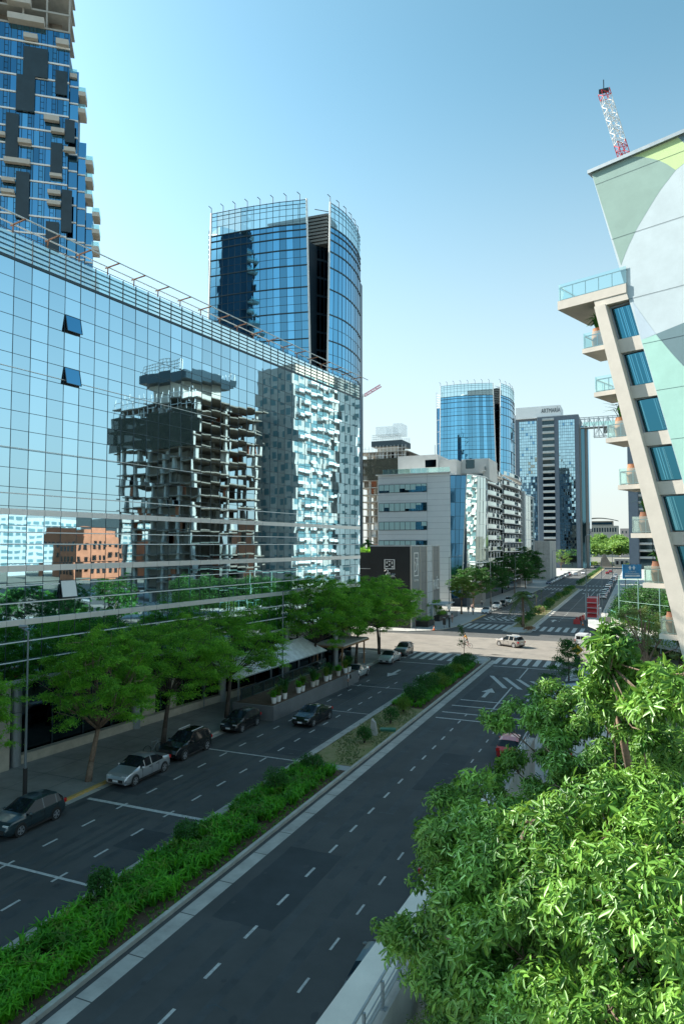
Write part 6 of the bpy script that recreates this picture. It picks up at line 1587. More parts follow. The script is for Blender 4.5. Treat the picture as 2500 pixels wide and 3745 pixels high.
# plastic barriers, cones, barricades
for i,(x,y) in enumerate(((-11.2,135.6),(-10.0,135.8))):
    pass
def barrier(x, y, rz, label, board=False):
    t = thing('plastic_barrier', label, 'barrier', (x,y,0), R(rz), 'red plastic road barriers')
    b = MB(); b.add([(-.6,-.28,0),(.6,-.28,0),(.6,.28,0),(-.6,.28,0),(-.55,-.10,.9),(.55,-.10,.9),(.55,.10,.9),(-.55,.10,.9)],[(0,1,5,4),(1,2,6,5),(2,3,7,6),(3,0,4,7),(4,5,6,7)]); b.build('body', M['red'], t)
    if board: b = MB(); b.box(-.4,.4,-.34,-.3,.2,.85); b.build('notice', M['white'], t)
barrier(-10.9,136.2,0,'red plastic barrier with a white notice, nearest of the group',True); barrier(-10.4,137.6,25,'red plastic barrier just behind the one with the notice')
barrier(-10.6,141.2,80,'red plastic barrier in the middle of the line of barriers'); barrier(-10.1,143.9,80,'red plastic barrier, next to last of the line'); barrier(-9.8,146.4,80,'last red plastic barrier of the line')
def cone(x, y, label):
    t = thing('traffic_cone', label, 'cone', (x,y,.0 if x > -20 else .13), 0, 'orange traffic cones'); z = .0 if x > -20 else .13
    b = MB(); b.cyl((x,y,z+.04),(x,y,z+.75),.16,.03,14); b.box(x-.22,x+.22,y-.22,y+.22,z,z+.04); b.build('cone', M['orange'], t)
    b = MB(); b.cyl((x,y,z+.35),(x,y,z+.5),.112,.082,14); b.build('reflective_band', M['white'], t)
cone(-9.2,135.8,'orange cone nearer to the red barriers'); cone(-7.5,135.5,'orange cone behind the flatbed truck'); cone(-32.5,116.9,'orange cone on the pavement at the far left corner')
for i,(x,y,rz) in enumerate(((-8.2,103.9,4),(-7.9,101.6,-6))):
    t = thing('barricade',['white barricade board behind the white van','low black and white barricade board nearest on the pale road'][i],'barricade',(x,y,0),R(rz),'road barricades')
    b = MB(); b.box(-1.2,1.2,-.03,.03,.62,.92); b.build('board', M['white'], t)
    b = MB()
    for k in range(5): b.add([(-1.1+.48*k,-.034,.63),(-.88+.48*k,-.034,.63),(-.76+.48*k,-.034,.91),(-.98+.48*k,-.034,.91)],[(0,1,2,3)])
    b.build('stripes', M['trim'], t)
    for x_ in (-1,1): b = MB(); b.bar((x_,-.3,0),(x_,0,.9),.06); b.bar((x_,.3,0),(x_,0,.9),.06); b.build('leg', M['alul'], t)

# ================================================================ LAMPS, SIGNS, BINS
def lamp(x, y, h, label, arm=1.6, ang=-20, name='street_lamp', group='tall lamp posts', r=.085, sleeve=True):
    t = thing(name, label, 'street lamp', (x,y,.13), 0, group)
    b = MB(); b.cyl((x,y,.1),(x,y,h*.55),r,r*.8,10); b.cyl((x,y,h*.55),(x,y,h),r*.75,r*.55,10); b.build('pole', M['pole'], t, smooth=False)
    if sleeve: b = MB(); b.cyl((x,y,.1),(x,y,1.9),r*1.5,r*1.45,10); b.build('sleeve', M['trim'], t)
    a = R(ang); e = (x+arm*math.cos(a), y+arm*math.sin(a), h+.25)
    b = MB(); b.cyl((x,y,h-.05),e,.045,.04,7); b.build('arm', M['pole'], t)
    b = MB(); f = (e[0]+.55*math.cos(a), e[1]+.55*math.sin(a), e[2]+.02); b.cyl(e,f,.10,.07,8); b.build('lamp_head', M['steel'], t); return t
lamp(-33.1,30.2,9.9,'tall grey lamp post standing at the left edge behind the teal hatchback',arm=-.6,ang=10)
lamp(-32.3,60.6,10.4,'tall lamp post rising from the terrace between the two groups of trees',arm=1.9,ang=-12)
lamp(-33.5,92.0,10.6,'lamp head showing above the corner trees',arm=2.0,ang=-12)
lamp(-30.9,121.4,12.8,'lamp post with a small white sign at the far left corner',arm=1.9,ang=-5)
lamp(-30.6,158.4,13,'lamp post beside the parked white hatchback beyond the crossing',arm=1.6,ang=0)
lamp(-31.0,196,12.5,'lamp post among the dark trees beyond the crossing',arm=1.6,ang=0,sleeve=False)
lamp(-32,300,12.5,'distant lamp post in front of the grey tower',arm=2,ang=0,sleeve=False,r=.12)
lamp(-8.0,128,16.5,'tall mast lamp on the right side beyond the crossing, tallest one',arm=.3,ang=0,sleeve=False)
lamp(-7.0,165,12.5,'lamp post on the right pavement behind the mast',arm=-2.0,ang=0,sleeve=False)
lamp(-6.8,240,13,'curved lamp post farther along the right pavement',arm=-2,ang=0,sleeve=False,r=.12)
t = thing('corner_sign_plates','small white sign plates fixed halfway up a corner pole','sign',(-30.9,121.2,0))
b = MB(); b.box(-31.2,-30.6,121.1,121.25,3.4,4.3); b.box(-31.15,-30.65,121.1,121.25,2.4,2.9); b.build('plate', M['white'], t)
b = MB(); b.box(-31.0,-30.8,121.25,121.3,2.3,4.4); b.build('bracket', M['mull'], t)
t = thing('control_cabinet','dark cabinet on a post by the far left corner lamp','cabinet',(-31.6,120.6,.13))
b = MB(); b.box(-31.85,-31.4,120.4,120.8,.7,1.9); b.build('cabinet', M['trim'], t); b = MB(); b.box(-31.7,-31.55,120.5,120.7,.13,.7); b.box(-31.82,-31.43,120.42,120.78,1.901,2.0); b.build('post', M['steel'], t)
t = thing('pavement_post_light','thin black post lamp on the far left pavement','post lamp',(-35.2,114.8,.13))
b = MB(); b.cyl((-35.2,114.8,.13),(-35.2,114.8,3.6),.05,None,8); b.build('post', M['trim'], t); b = MB(); b.blob((-35.2,114.8,3.75),(.16,.16,.18),10,6); b.build('globe', M['white'], t)
t = thing('warning_sign','yellow diamond speed bump sign on a grey post at the near right corner','road sign',(-6.6,87.8,.13))
b = MB(); b.cyl((-6.6,87.8,.13),(-6.6,87.8,2.0),.045,None,8); b.build('post', M['steel'], t)
b = MB(); c_ = (-6.6,87.72,2.35); s_ = .95; b.add([(c_[0]-s_*.72,c_[1],c_[2]),(c_[0],c_[1],c_[2]-s_*.72),(c_[0]+s_*.72,c_[1],c_[2]),(c_[0],c_[1],c_[2]+s_*.72),(c_[0]-s_*.72,c_[1]+.03,c_[2]),(c_[0],c_[1]+.03,c_[2]-s_*.72),(c_[0]+s_*.72,c_[1]+.03,c_[2]),(c_[0],c_[1]+.03,c_[2]+s_*.72)],[(0,1,2,3),(7,6,5,4),(0,4,5,1),(1,5,6,2),(2,6,7,3),(3,7,4,0)])
pl_ = b.build('plate', mat('sign_yellow',(0.85,0.45,0.02),.5), t)
b = MB(); n = 10; b.add([(c_[0]-.38,c_[1]-.01,c_[2]-.06)]+[(c_[0]-.34+.68*i/n,c_[1]-.01,c_[2]-.04+.16*math.sin(math.pi*i/n)) for i in range(n+1)]+[(c_[0]+.38,c_[1]-.01,c_[2]-.06)],[tuple(range(n+3))[::-1]]); b.build('symbol', M['trim'], pl_)
t = thing('litter_bin','dark litter bin on the post of the yellow sign','bin',(-6.6,87.4,.13))
b = MB(); b.cyl((-6.6,87.4,.5),(-6.6,87.4,1.5),.30,.36,14); b.build('bin', mat('bin_green',(0.02,0.05,0.045),.5), t); b = MB(); b.cyl((-6.6,87.4,1.501),(-6.6,87.4,1.56),.38,None,14); b.cyl((-6.6,87.4,.13),(-6.6,87.4,.5),.05,None,6); b.build('rim', M['trim'], t)
t = thing('billboard','blue property billboard with white lettering above the right hedge','billboard',(-.6,152,0))
bd = Vector((.919,.394)); bn = Vector((.394,-.919)); bo_ = (-2.37,151.24)
b = MB(); b.fbox(bo_, bd, bn, 0, 3.85, -.15, 0, 8.1, 11.0); bb = b.build('board', mat('billboard_blue',(0.03,0.22,0.42),.5,var=.35,scale=.8), t)
def bt(s, size, a, z, m, sx=1): text(s, size, (bo_[0]+bd.x*a+bn.x*.02, bo_[1]+bd.y*a+bn.y*.02, z), face_rot(bn.x,bn.y), m, bb, 'lettering', .005, sx)
bt('LO DIARIO ES', .30, 1.9, 9.55, M['alul'], .9); bt('EXTRAORDINARIO', .36, 1.95, 9.15, M['white'], .92)
b = MB(); b.fbox(bo_, bd, bn, .45, 3.5, .0, .015, 8.5, 8.88); 
for cx_ in (1.5,2.3): P_ = lambda a,z: (bo_[0]+bd.x*a+bn.x*.015, bo_[1]+bd.y*a+bn.y*.015, z); b.add([P_(cx_-.3,10.4),P_(cx_,9.8),P_(cx_+.3,10.4),P_(cx_,10.8)],[(0,1,2,3)])
b.build('white_fields', M['alul'], bb)
bt('+54 9 11 6818 5800', .22, 1.97, 8.69, M['pole'], 1)
b = MB()
for a in (.6,3.2): b.cyl((bo_[0]+bd.x*a-bn.x*.2, bo_[1]+bd.y*a-bn.y*.2,0),(bo_[0]+bd.x*a-bn.x*.2, bo_[1]+bd.y*a-bn.y*.2,10.8),.10,None,8)
b.build('post', M['mull'], t)
b = MB()
for a in (1.3,2.6): b.fbox(bo_, bd, bn, a, a+.25, 0, .5, 11.01, 11.1)
b.build('spotlight', M['trim'], t)

# ================================================================ RIGHT SIDE: walkway, ramp, hedges
t = thing('raised_walkway','long pale raised walkway slab along the right kerb with a steel railing','walkway',(-6.9,20,0))
XL = lambda y: -7.72+.040*(y-12) if y < 45 else -6.4
b = MB()
def wk(y): return (-7.66+.0405*(y-14), -6.02+.004*(y-14))
ys = [4,14,24,34,44]
for i in range(len(ys)-1):
    a0,a1 = wk(ys[i]); c0_,c1_ = wk(ys[i+1]); b.add([(a0,ys[i],2.7),(a1-.35,ys[i],2.7),(c1_-.35,ys[i+1],2.7),(c0_,ys[i+1],2.7),(a0,ys[i],3.0),(a1-.35,ys[i],3.0),(c1_-.35,ys[i+1],3.0),(c0_,ys[i+1],3.0)],[(0,3,2,1),(4,5,6,7),(0,1,5,4),(1,2,6,5),(2,3,7,6),(3,0,4,7)])
b.build('slab', mat('pale_walkway',(0.74,0.69,0.60),.85,var=.10,scale=.7,bump=.003,bscale=20), t)
b = MB()
for i in range(len(ys)-1):
    a0,a1 = wk(ys[i]); c0_,c1_ = wk(ys[i+1]); b.add([(a1-.345,ys[i],0),(a1,ys[i],0),(c1_,ys[i+1],0),(c1_-.345,ys[i+1],0),(a1-.345,ys[i],3.1),(a1,ys[i],3.1),(c1_,ys[i+1],3.1),(c1_-.345,ys[i+1],3.1)],[(0,3,2,1),(4,5,6,7),(0,1,5,4),(1,2,6,5),(2,3,7,6),(3,0,4,7)])
b.build('kerb_wall', M['conc'], t)
b = MB(); b.box(-6.6,-6.3,4,44,.13,2.7); b.build('support_wall', M['darkconc'], t)
t = thing('steel_railing','grey steel railing of three tubes along the inner edge of the raised walkway','railing',(-6.3,20,3.1))
b = MB(); r_ = MB(); y = 8.0
while y < 43:
    x = wk(y)[1]-.17; b = MB(); b.box(x-.035,x+.035,y-.035,y+.035,3.1,3.78); b.box(x-.11,x+.11,y-.09,y+.09,3.1,3.12); b.build('post', M['steel'], t); y += 1.3
for z,rr,dx in ((3.80,.04,-.06),(3.55,.02,0),(3.38,.02,0),(3.24,.03,0)):
    x0, x1 = wk(6)[1]-.17+dx, wk(43)[1]-.17+dx; b = MB(); b.cyl((x0,6,z),(x1,43,z),rr,None,8); b.build('rail', M['steel'], t)
t = thing('shelter_roof','flat grey metal shelter roof with dark edges behind the bright leaves','shelter',(-6,60,0))
b = MB(); b.prism([(-7.9,56),(-3.9,57.6),(-4.6,64.6),(-7.9,61.5)],2.7,2.85); b.build('roof_sheet', mat('metal_roof',(0.36,0.43,0.50),.4,metal=.3,var=.1,scale=1), t)
b = MB()
for p,q_ in (((-7.9,61.5),(-4.6,64.6)),((-7.9,56),(-7.9,61.5)),((-4.6,64.6),(-3.9,57.6))): b.bar((*p,2.95),(*q_,2.95),.18)
b.build('edge_trim', M['mull'], t)
b = MB()
for x,y in ((-7.6,57),(-7.6,61),(-4.8,63.8),(-4.3,58)): b.cyl((x,y,.13),(x,y,2.7),.05,None,6)
b.build('post', M['steel'], t)
# pedestrian ramp tip with parapet and railing
t = thing('pedestrian_ramp','curved pale concrete pedestrian ramp on a dark column at the road works','ramp',(-3,100,0))
outer = [(-6.0,103.2),(-5.9,106),(-5.2,108.6),(-4.3,110.0)]; inner = [(-4.0,98.4),(-3.2,101),(-3.3,105),(-3.6,108.5)]
b = MB()
path = [(-5.9,104.8,4.3),(-4.6,101.5,4.1),(-2.4,97.6,3.9),(.2,93.5,3.7),(3.2,89.5,3.5),(7,85.5,3.4),(12,81,3.3)]
wid = [.5,1.7,2.0,2.1,2.2,2.2,2.2]
Lp, Rp = [], []
for i,(x,y,z) in enumerate(path):
    a = Vector(path[max(0,i-1)][:2]); c_ = Vector(path[min(len(path)-1,i+1)][:2]); d = (c_-a).normalized(); n_ = Vector((-d.y,d.x)); Lp.append((x+n_.x*wid[i],y+n_.y*wid[i],z)); Rp.append((x-n_.x*wid[i],y-n_.y*wid[i],z))
for i in range(len(path)-1):
    a,c_,d,e = Lp[i],Rp[i],Rp[i+1],Lp[i+1]; lo = lambda p: (p[0],p[1],p[2]-.35)
    b.add([a,c_,d,e,lo(a),lo(c_),lo(d),lo(e)],[(0,1,2,3),(4,7,6,5),(0,4,5,1),(1,5,6,2),(2,6,7,3),(3,7,4,0)])
b.build('deck', mat('ramp_concrete',(0.36,0.37,0.36),.85,var=.12,scale=.5), t)
b = MB(); rr = MB()
LL = [(-4.25,110.2,4.2),(-3.5,110.3,4.2),(-2.8,108,4.1),(-1.5,104,4.0),(.2,100.5,3.9),(3.4,95.5,3.8),(8,90,3.7),(13,85.5,3.6)]
for i in range(len(LL)-1):
    p,q_ = LL[i],LL[i+1]; b.add([(p[0],p[1],p[2]-1.6),(q_[0],q_[1],q_[2]-1.6),q_,p,(p[0]+.25,p[1]+.25,p[2]-1.6),(q_[0]+.25,q_[1]+.25,q_[2]-1.6),(q_[0]+.25,q_[1]+.25,q_[2]),(p[0]+.25,p[1]+.25,p[2])],[(0,1,2,3),(7,6,5,4),(3,2,6,7),(0,3,7,4),(1,5,6,2)])
    for f in (0,.5): x,y,z = (Vector(p).lerp(Vector(q_),f)); rr.bar((x,y,z),(x,y,z+1.05),.06)
    rr.bar((p[0],p[1],p[2]+1.08),(q_[0],q_[1],q_[2]+1.08),.09)
b.build('parapet', M['conc'], t); rr.build('handrail', mat('teal_rail',(0.10,0.26,0.24),.5), t)
b = MB(); b.box(-4.4,-3.6,99.6,100.6,0,3.9); b.box(-5.3,-4.9,101,101.4,0,3.9); b.build('column', M['trim'], t)
# hedge enclosure
t = thing('mesh_enclosure','tall thin post and rail enclosure around the hedge below the billboard','fence',(0,95,0))
b = MB(); ps = [(-2.15,102.4,10.2),(.3,99.2,10.45),(2.8,96.5,10.6),(7,91,10.8),(12,86,11)]
for i,(x,y,z) in enumerate(ps):
    b.cyl((x,y,0),(x,y,z),.07,None,6)
    if i: b.bar(ps[i-1],ps[i],.09); b.bar((ps[i-1][0],ps[i-1][1],7.3),(x,y,7.3),.05)
for x,y in ((-2.15,102.4),): b.bar((x,y,10.2),(x-.2,y+14,10.2),.08); b.cyl((x-.2,y+14,0),(x-.2,y+14,10.2),.07,None,6)
b.build('frame', mat('mesh_rail',(0.20,0.34,0.30),.5), t)
b = MB()
for i in range(1,len(ps)):
    p,q_ = ps[i-1],ps[i]
    for k in range(12): z = 4+.5*k; b.bar((p[0],p[1],z),(q_[0],q_[1],z),.012)
b.build('mesh_wires', M['mull'], t)
rs = np.random.RandomState(30)
P = np.concatenate([ell_points(rs,(x,y+2.5,z),(2.4,1.8,1.7),1300,.5,-1) for (x,y) in ((0,101),(2.4,98.8),(5,96.4),(8,94),(11,91.5)) for z in (3.6,5.8,8.0)])
V,F = rhombs(P, rs, .24, 1.8, .4); th_ = thing('tall_hedge','dense dark green hedge behind the thin enclosure below the billboard','hedge',(4,98,0)); link_np('foliage', V, F, leafB, th_)
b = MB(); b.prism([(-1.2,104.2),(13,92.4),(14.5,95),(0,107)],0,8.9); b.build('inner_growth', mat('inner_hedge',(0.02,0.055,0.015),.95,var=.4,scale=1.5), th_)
P = np.concatenate([ell_points(rs,(x,y,z),(rr_,rr_,rr_*.8),700,.4,-1) for (x,y,z,rr_) in ((-1.2,92.5,4.6,1.5),(.6,90.6,5.2,1.6),(2.4,88.8,5.6,1.7),(4.4,87,6.0,1.8),(6.5,85,6.1,1.8),(3.2,86.2,4.4,1.6),(.5,88.5,3.6,1.6))])
V,F = rhombs(P, rs, .2, 1.8, .4); th_ = thing('shrub_mass','sunlit yellow-green shrubs in front of the dark hedge','shrub',(2,89,0)); link_np('foliage', V, F, leafY, th_)
b = MB()
for (x,y) in ((-1.2,92.5),(.6,90.6),(2.4,88.8),(4.4,87),(6.5,85)): b.cyl((x,y,0),(x,y,5),.12,.05,6)
b.build('stem', M['barkd'], th_)
P = np.concatenate([ell_points(rs,(x,y,z),(1.5,1.5,1.4),600,.4,-1) for (x,y,z) in ((-3.8,117,2.6),(-2.8,113,3.6),(-3.2,121,3.0),(-2.4,109,4.6),(-1.8,106,5.0),(-3.6,128,2.2),(-3.4,134,2.4),(-3.6,141,2.4),(-3.3,148,2.6),(-3.6,156,2.4),(-3.2,164,2.6),(-3.4,172,2.4),(-2.2,125,4.4),(-1.8,137,4.4),(-1.6,150,4.4))])
V,F = rhombs(P, rs, .22, 1.8, .4); th_ = thing('dark_shrub','dark shrubs beside the curved ramp handrail','shrub',(-3,114,0)); link_np('foliage', V, F, leafB, th_)
b = MB()
for (x,y) in ((-3.8,117),(-2.8,113),(-3.2,121),(-2.4,109)): b.cyl((x,y,0),(x,y,3),.1,.04,6)
b.build('stem', M['barkd'], th_)
# thin olive-like tree in front of the leaning building
rs = np.random.RandomState(31); t = thing('olive_tree','pale feathery olive-like tree with a curved bare trunk before the leaning building','tree',(.45,43.3,.13))
b = MB(); b.tube([(.45,43.2,0),(.40,43.3,4.5),(.30,43.5,6.6),(.60,43.9,8.0),(.35,44.3,9.2),(.5,44.6,10.4)],[.22,.2,.18,.15,.10,.05],9)
cl = [(-.9,44.2,9.6,.7),(-.2,44.6,10.3,.85),(.7,44.8,10.5,.8),(1.6,44.4,9.9,.8),(2.1,44.2,9.0,.6),(.2,44.0,9.2,.7),(1.1,44.4,9.1,.7),(-.6,44.3,10.8,.5),(.2,44.9,11.1,.5),(-1.3,44.2,8.8,.5)]
P = []
for (x,y,z,r_) in cl:
    b.tube([(.5,43.9,8.0),((x+.5)/2,(y+43.9)/2,(z+8.3)/2),(x,y,z)],[.08,.05,.02],5)
    for j in range(8): e = np.array([x,y,z])+rand_unit(rs,1)[0]*r_*.8; b.cyl((x,y,z),tuple(e),.015,.006,4); P.append(ell_points(rs,e,(r_*.4,r_*.4,r_*.35),120,0,-1.1))
b.build('trunk', M['bark'], t, smooth=True)
V,F = rhombs(np.concatenate(P), rs, .12, 3.6, .2); link_np('crown', V, F, leafO, t)
palm(3.0,42.0,.13,6.9,'palm fronds in front of the leaning building at the right edge',91,18,1.9,'palm_tree')
t = thing('sloping_garden_wall','pale sloping concrete stair wall at the foot of the leaning building','wall',(1.5,46,0))
b = MB()
b.add([(-2.4,45.2,0),(4,41.2,0),(4.2,41.5,0),(-2.2,45.5,0),(-2.4,45.2,5.0),(4,41.2,7.9),(4.2,41.5,7.9),(-2.2,45.5,5.0)],[(0,1,5,4),(1,2,6,5),(2,3,7,6),(3,0,4,7),(4,5,6,7)]); b.build('wall', M['slate'], t)
b = MB(); b.add([(-2.45,45.1,5.0),(4,41.1,7.9),(4.25,41.6,7.9),(-2.2,45.6,5.0),(-2.45,45.1,5.15),(4,41.1,8.05),(4.25,41.6,8.05),(-2.2,45.6,5.15)],[(0,1,5,4),(1,2,6,5),(2,3,7,6),(3,0,4,7),(4,5,6,7)]); b.build('coping', M['whitepanel'], t)
t = thing('white_garden_parapet','white curved parapet below the olive-like tree','wall',(1,39,0))
b = MB(); pr = [(-3.5,42.2),(-1,41.2),(2,39.6),(5,37.5)]
for i in range(3):
    p,q_ = pr[i],pr[i+1]; b.add([(*p,0),(*q_,0),(q_[0]+.2,q_[1]+.4,0),(p[0]+.2,p[1]+.4,0),(*p,4.9-.2*i),(*q_,4.7-.2*i),(q_[0]+.2,q_[1]+.4,4.7-.2*i),(p[0]+.2,p[1]+.4,4.9-.2*i)],[(0,1,5,4),(1,2,6,5),(2,3,7,6),(3,0,4,7),(4,5,6,7)])
b.build('parapet', M['white'], t); b = MB(); b.bar((-3.5,42.0,5.6),(5,37.3,5.1),.06)
for k in range(6): x = -3.4+1.6*k; b.bar((x,42.0-.55*1.6*k,4.6),(x,42.0-.55*1.6*k,5.55),.05)
b.build('handrail', M['steel'], t)
# oleander-like flowering shrub and garden undergrowth beneath the big trees
rs = np.random.RandomState(33)
def under(name, label, pts, m, size, n, seed, cat='shrub'):
    rs = np.random.RandomState(seed); th_ = thing(name, label, cat, (pts[0][0],pts[0][1],.13))
    P = np.concatenate([ell_points(rs,(x,y,z),(r_,r_,r_*.8),n,.35,-1) for x,y,z,r_ in pts]); V,F = rhombs(P, rs, size, 2.6, .5); link_np('foliage', V, F, m, th_)
    b = MB()
    for x,y,z,r_ in pts: b.cyl((x,y,.1),(x,y,z),.06,.03,6)
    b.build('stem', M['barkd'], th_); return th_
under('flowering_shrub','leafy shrub with small white flowers in front of the white parapet',[(-1.2,36,3.6,1.5),(.8,35,4.0,1.6),(2.6,34,4.2,1.6),(-2.8,37,3.0,1.3)],leafN,.22,1500,41)
b = MB(); rs = np.random.RandomState(3)
for k in range(26): x,y = rs.uniform(-1.2,1.8), rs.uniform(34,36); b.blob((x,y,4.9+rs.uniform(-.3,.5)),(.09,.09,.08),6,4)
o = b.build('white_flowers', M['white'], bpy.data.objects['flowering_shrub'])
under('box_shrub','small-leaved bright green shrub beside the raised walkway, nearest the bottom edge',[(-5.0,17.2,2.4,.8),(-4.7,18.4,2.3,.7),(-4.8,16.2,2.6,.8),(-4.3,15.2,2.9,.9),(-5.2,19.6,2.0,.7)],leafY,.07,4200,42)
under('garden_shrub','dark garden shrubs below the big foreground tree',[(-3.2,14,2.6,1.8),(-1.2,15,3.0,2.0),(1.0,16,3.2,2.0),(3.2,17,3.4,2.0),(-2.8,18.5,2.6,1.8),(-.6,21,2.6,2.0),(2.2,22,2.8,2.0),(4.5,20,3,2),(-4,24,2.0,1.6),(-2,27,2.0,1.6)],leafB,.2,2600,43)
under('lawn_edge_shrub','bright green low shrubs at the lawn behind the middle tree',[(2.0,31,2.6,1.6),(4.0,29,2.8,1.6),(5.6,27,3.0,1.6)],leafY,.16,1800,44)
P = np.concatenate([ell_points(rs,(x,47.8+.25*x,.8),(.9,.7,.7),260,.3,-.2) for x in np.arange(-5,-1.2,.8)])
V,F = rhombs(P, rs, .13, 1.6, .4); th_ = thing('red_flower_bed','bed of red flowers seen under the middle tree','flower bed',(-3,47,.13)); link_np('foliage', V, F, leafB, th_)
P = np.concatenate([ell_points(rs,(x,47.6+.25*x,1.0),(.95,.75,.75),420,.7,-.2) for x in np.arange(-5,-1.2,.8)]); V,F = rhombs(P, rs, .12, 1.3, .4); link_np('flowers', V, F, mat('red_petals',(0.65,0.06,0.03),.6), th_)

# foreground trees
CA = [(-3.81, 12.51, 7.68, 0.62), (-4.37, 12.81, 7.68, 0.36), (-2.96, 11.78, 8.82, 0.8), (-2.83, 12.93, 9.25, 1.0), (-3.69, 14.74, 9.1, 0.8), (-2.8, 14.03, 9.79, 0.8), (-1.92, 12.23, 9.91, 1.0), (-2.18, 11.57, 9.15, 1.0), (-2.47, 10.91, 8.61, 0.85), (-2.66, 10.82, 7.88, 0.75), (-1.51, 10.77, 9.72, 1.0), (-1.56, 10.21, 9.13, 0.95), (-1.07, 11.51, 10.14, 1.0), (-0.83, 9.98, 9.99, 0.9), (-0.9, 9.4, 9.44, 0.85), (-1.68, 10.16, 8.41, 0.8), (-0.41, 11.24, 10.68, 0.95), (-0.21, 9.48, 10.57, 0.8), (-0.11, 8.65, 10.35, 0.65), (-0.35, 8.55, 9.73, 0.65), (0.31, 9.92, 10.97, 0.8), (0.3, 8.61, 10.84, 0.65), (0.45, 8.35, 10.37, 0.6), (0.15, 8.76, 9.77, 0.6), (0.59, 11.13, 11.25, 0.9), (-1.06, 9.34, 8.99, 0.7), (-2.58, 14.12, 7.28, 1.4), (-3.51, 14.27, 6.14, 1.0), (-1.58, 13.46, 7.68, 1.6), (-0.5, 12.83, 8.24, 1.6), (0.15, 12.03, 8.21, 1.4), (-2.59, 14.12, 5.94, 1.4), (-1.2, 12.54, 7.16, 1.4), (-2.41, 15.28, 7.91, 1.4), (-0.97, 14.81, 8.21, 1.4), (0.19, 13.13, 8.89, 1.3), (-4.03, 14.05, 8.15, 0.5), (0.08, 12.0, 10.81, 0.85), (-3.87, 14.66, 8.37, 0.7)]
CB = [(-3.44, 19.19, 10.22, 0.42), (-3.83, 19.35, 10.24, 0.25), (-2.67, 19.52, 10.34, 0.75), (-2.23, 18.62, 9.75, 0.9), (-1.49, 18.94, 10.59, 0.9), (-1.32, 17.92, 9.83, 0.9), (-0.44, 18.3, 10.09, 1.0), (-0.65, 19.3, 10.81, 0.85), (0.23, 17.5, 9.89, 0.9), (0.36, 18.64, 10.41, 0.9), (-2.86, 18.35, 9.08, 0.7), (-3.69, 18.0, 8.81, 0.55), (-4.32, 17.73, 8.67, 0.36), (-1.92, 17.67, 9.15, 0.75), (0.83, 16.67, 10.58, 1.0), (-1.95, 19.28, 10.92, 0.6), (-2.56, 19.57, 10.93, 0.35)]
CC = [(-0.57, 13.9, 13.11, 0.3), (-0.4, 13.53, 12.97, 0.32), (-0.26, 13.81, 13.06, 0.25), (-0.16, 14.07, 12.7, 0.28), (-0.31, 14.01, 12.54, 0.4), (-0.65, 13.86, 12.7, 0.3), (-0.73, 14.37, 12.19, 0.32), (-0.49, 14.47, 12.03, 0.4), (-0.18, 15.15, 12.0, 0.4), (-0.19, 15.15, 11.57, 0.5), (0.05, 14.7, 11.44, 0.45), (0.08, 12.54, 12.32, 0.35), (0.31, 12.09, 12.64, 0.35), (0.51, 11.64, 12.95, 0.4), (0.41, 11.59, 12.49, 0.4), (0.62, 11.14, 12.73, 0.4), (0.18, 13.13, 11.76, 0.4), (0.66, 11.16, 13.14, 0.35), (-0.49, 13.93, 13.31, 0.22), (-0.78, 15.44, 11.62, 0.3), (-0.45, 15.58, 11.31, 0.4)]
hand_leaf_tree('foreground_tree','large dark green tree with fingered drooping leaves filling the lower right', CA, [(-.6,13.5,.1),(-.7,13.2,4.0),(-.9,12.6,7.0),(-.7,12.0,8.6)],[.26,.22,.17,.10], 1, .155, 430,
   branches=[[(-1.97,11.66,10.4,.010),(-1.52,11.31,10.65,.03),(-1.67,11.03,10.52,.036),(-1.7,11.02,10.15,.042),(-1.5,11.3,9.2,.055)],[(-2.84,10.75,8.87,.02),(-2.55,10.66,8.86,.035),(-2.3,10.76,8.73,.045),(-2.16,11.04,8.74,.05)]])
hand_leaf_tree('garden_tree','sunlit tree with a straight bare trunk in the middle right', CB, [(-.57,18.3,.1),(-.57,18.24,4.5),(-.57,18.24,8.11),(-.61,18.77,9.19),(-.45,18.84,10.06)],[.22,.2,.19,.14,.08], 2, .155, 430)
hand_leaf_tree('slender_tree','slender tree with a plume of sunlit leaves reaching above the others at the right', CC, [(.3,15.2,.1),(.2,15.4,6),(-.1,15.3,10),(-.4,14.6,11.8),(-.55,14.1,12.8)],[.14,.12,.09,.05,.02], 3, .18, 460)

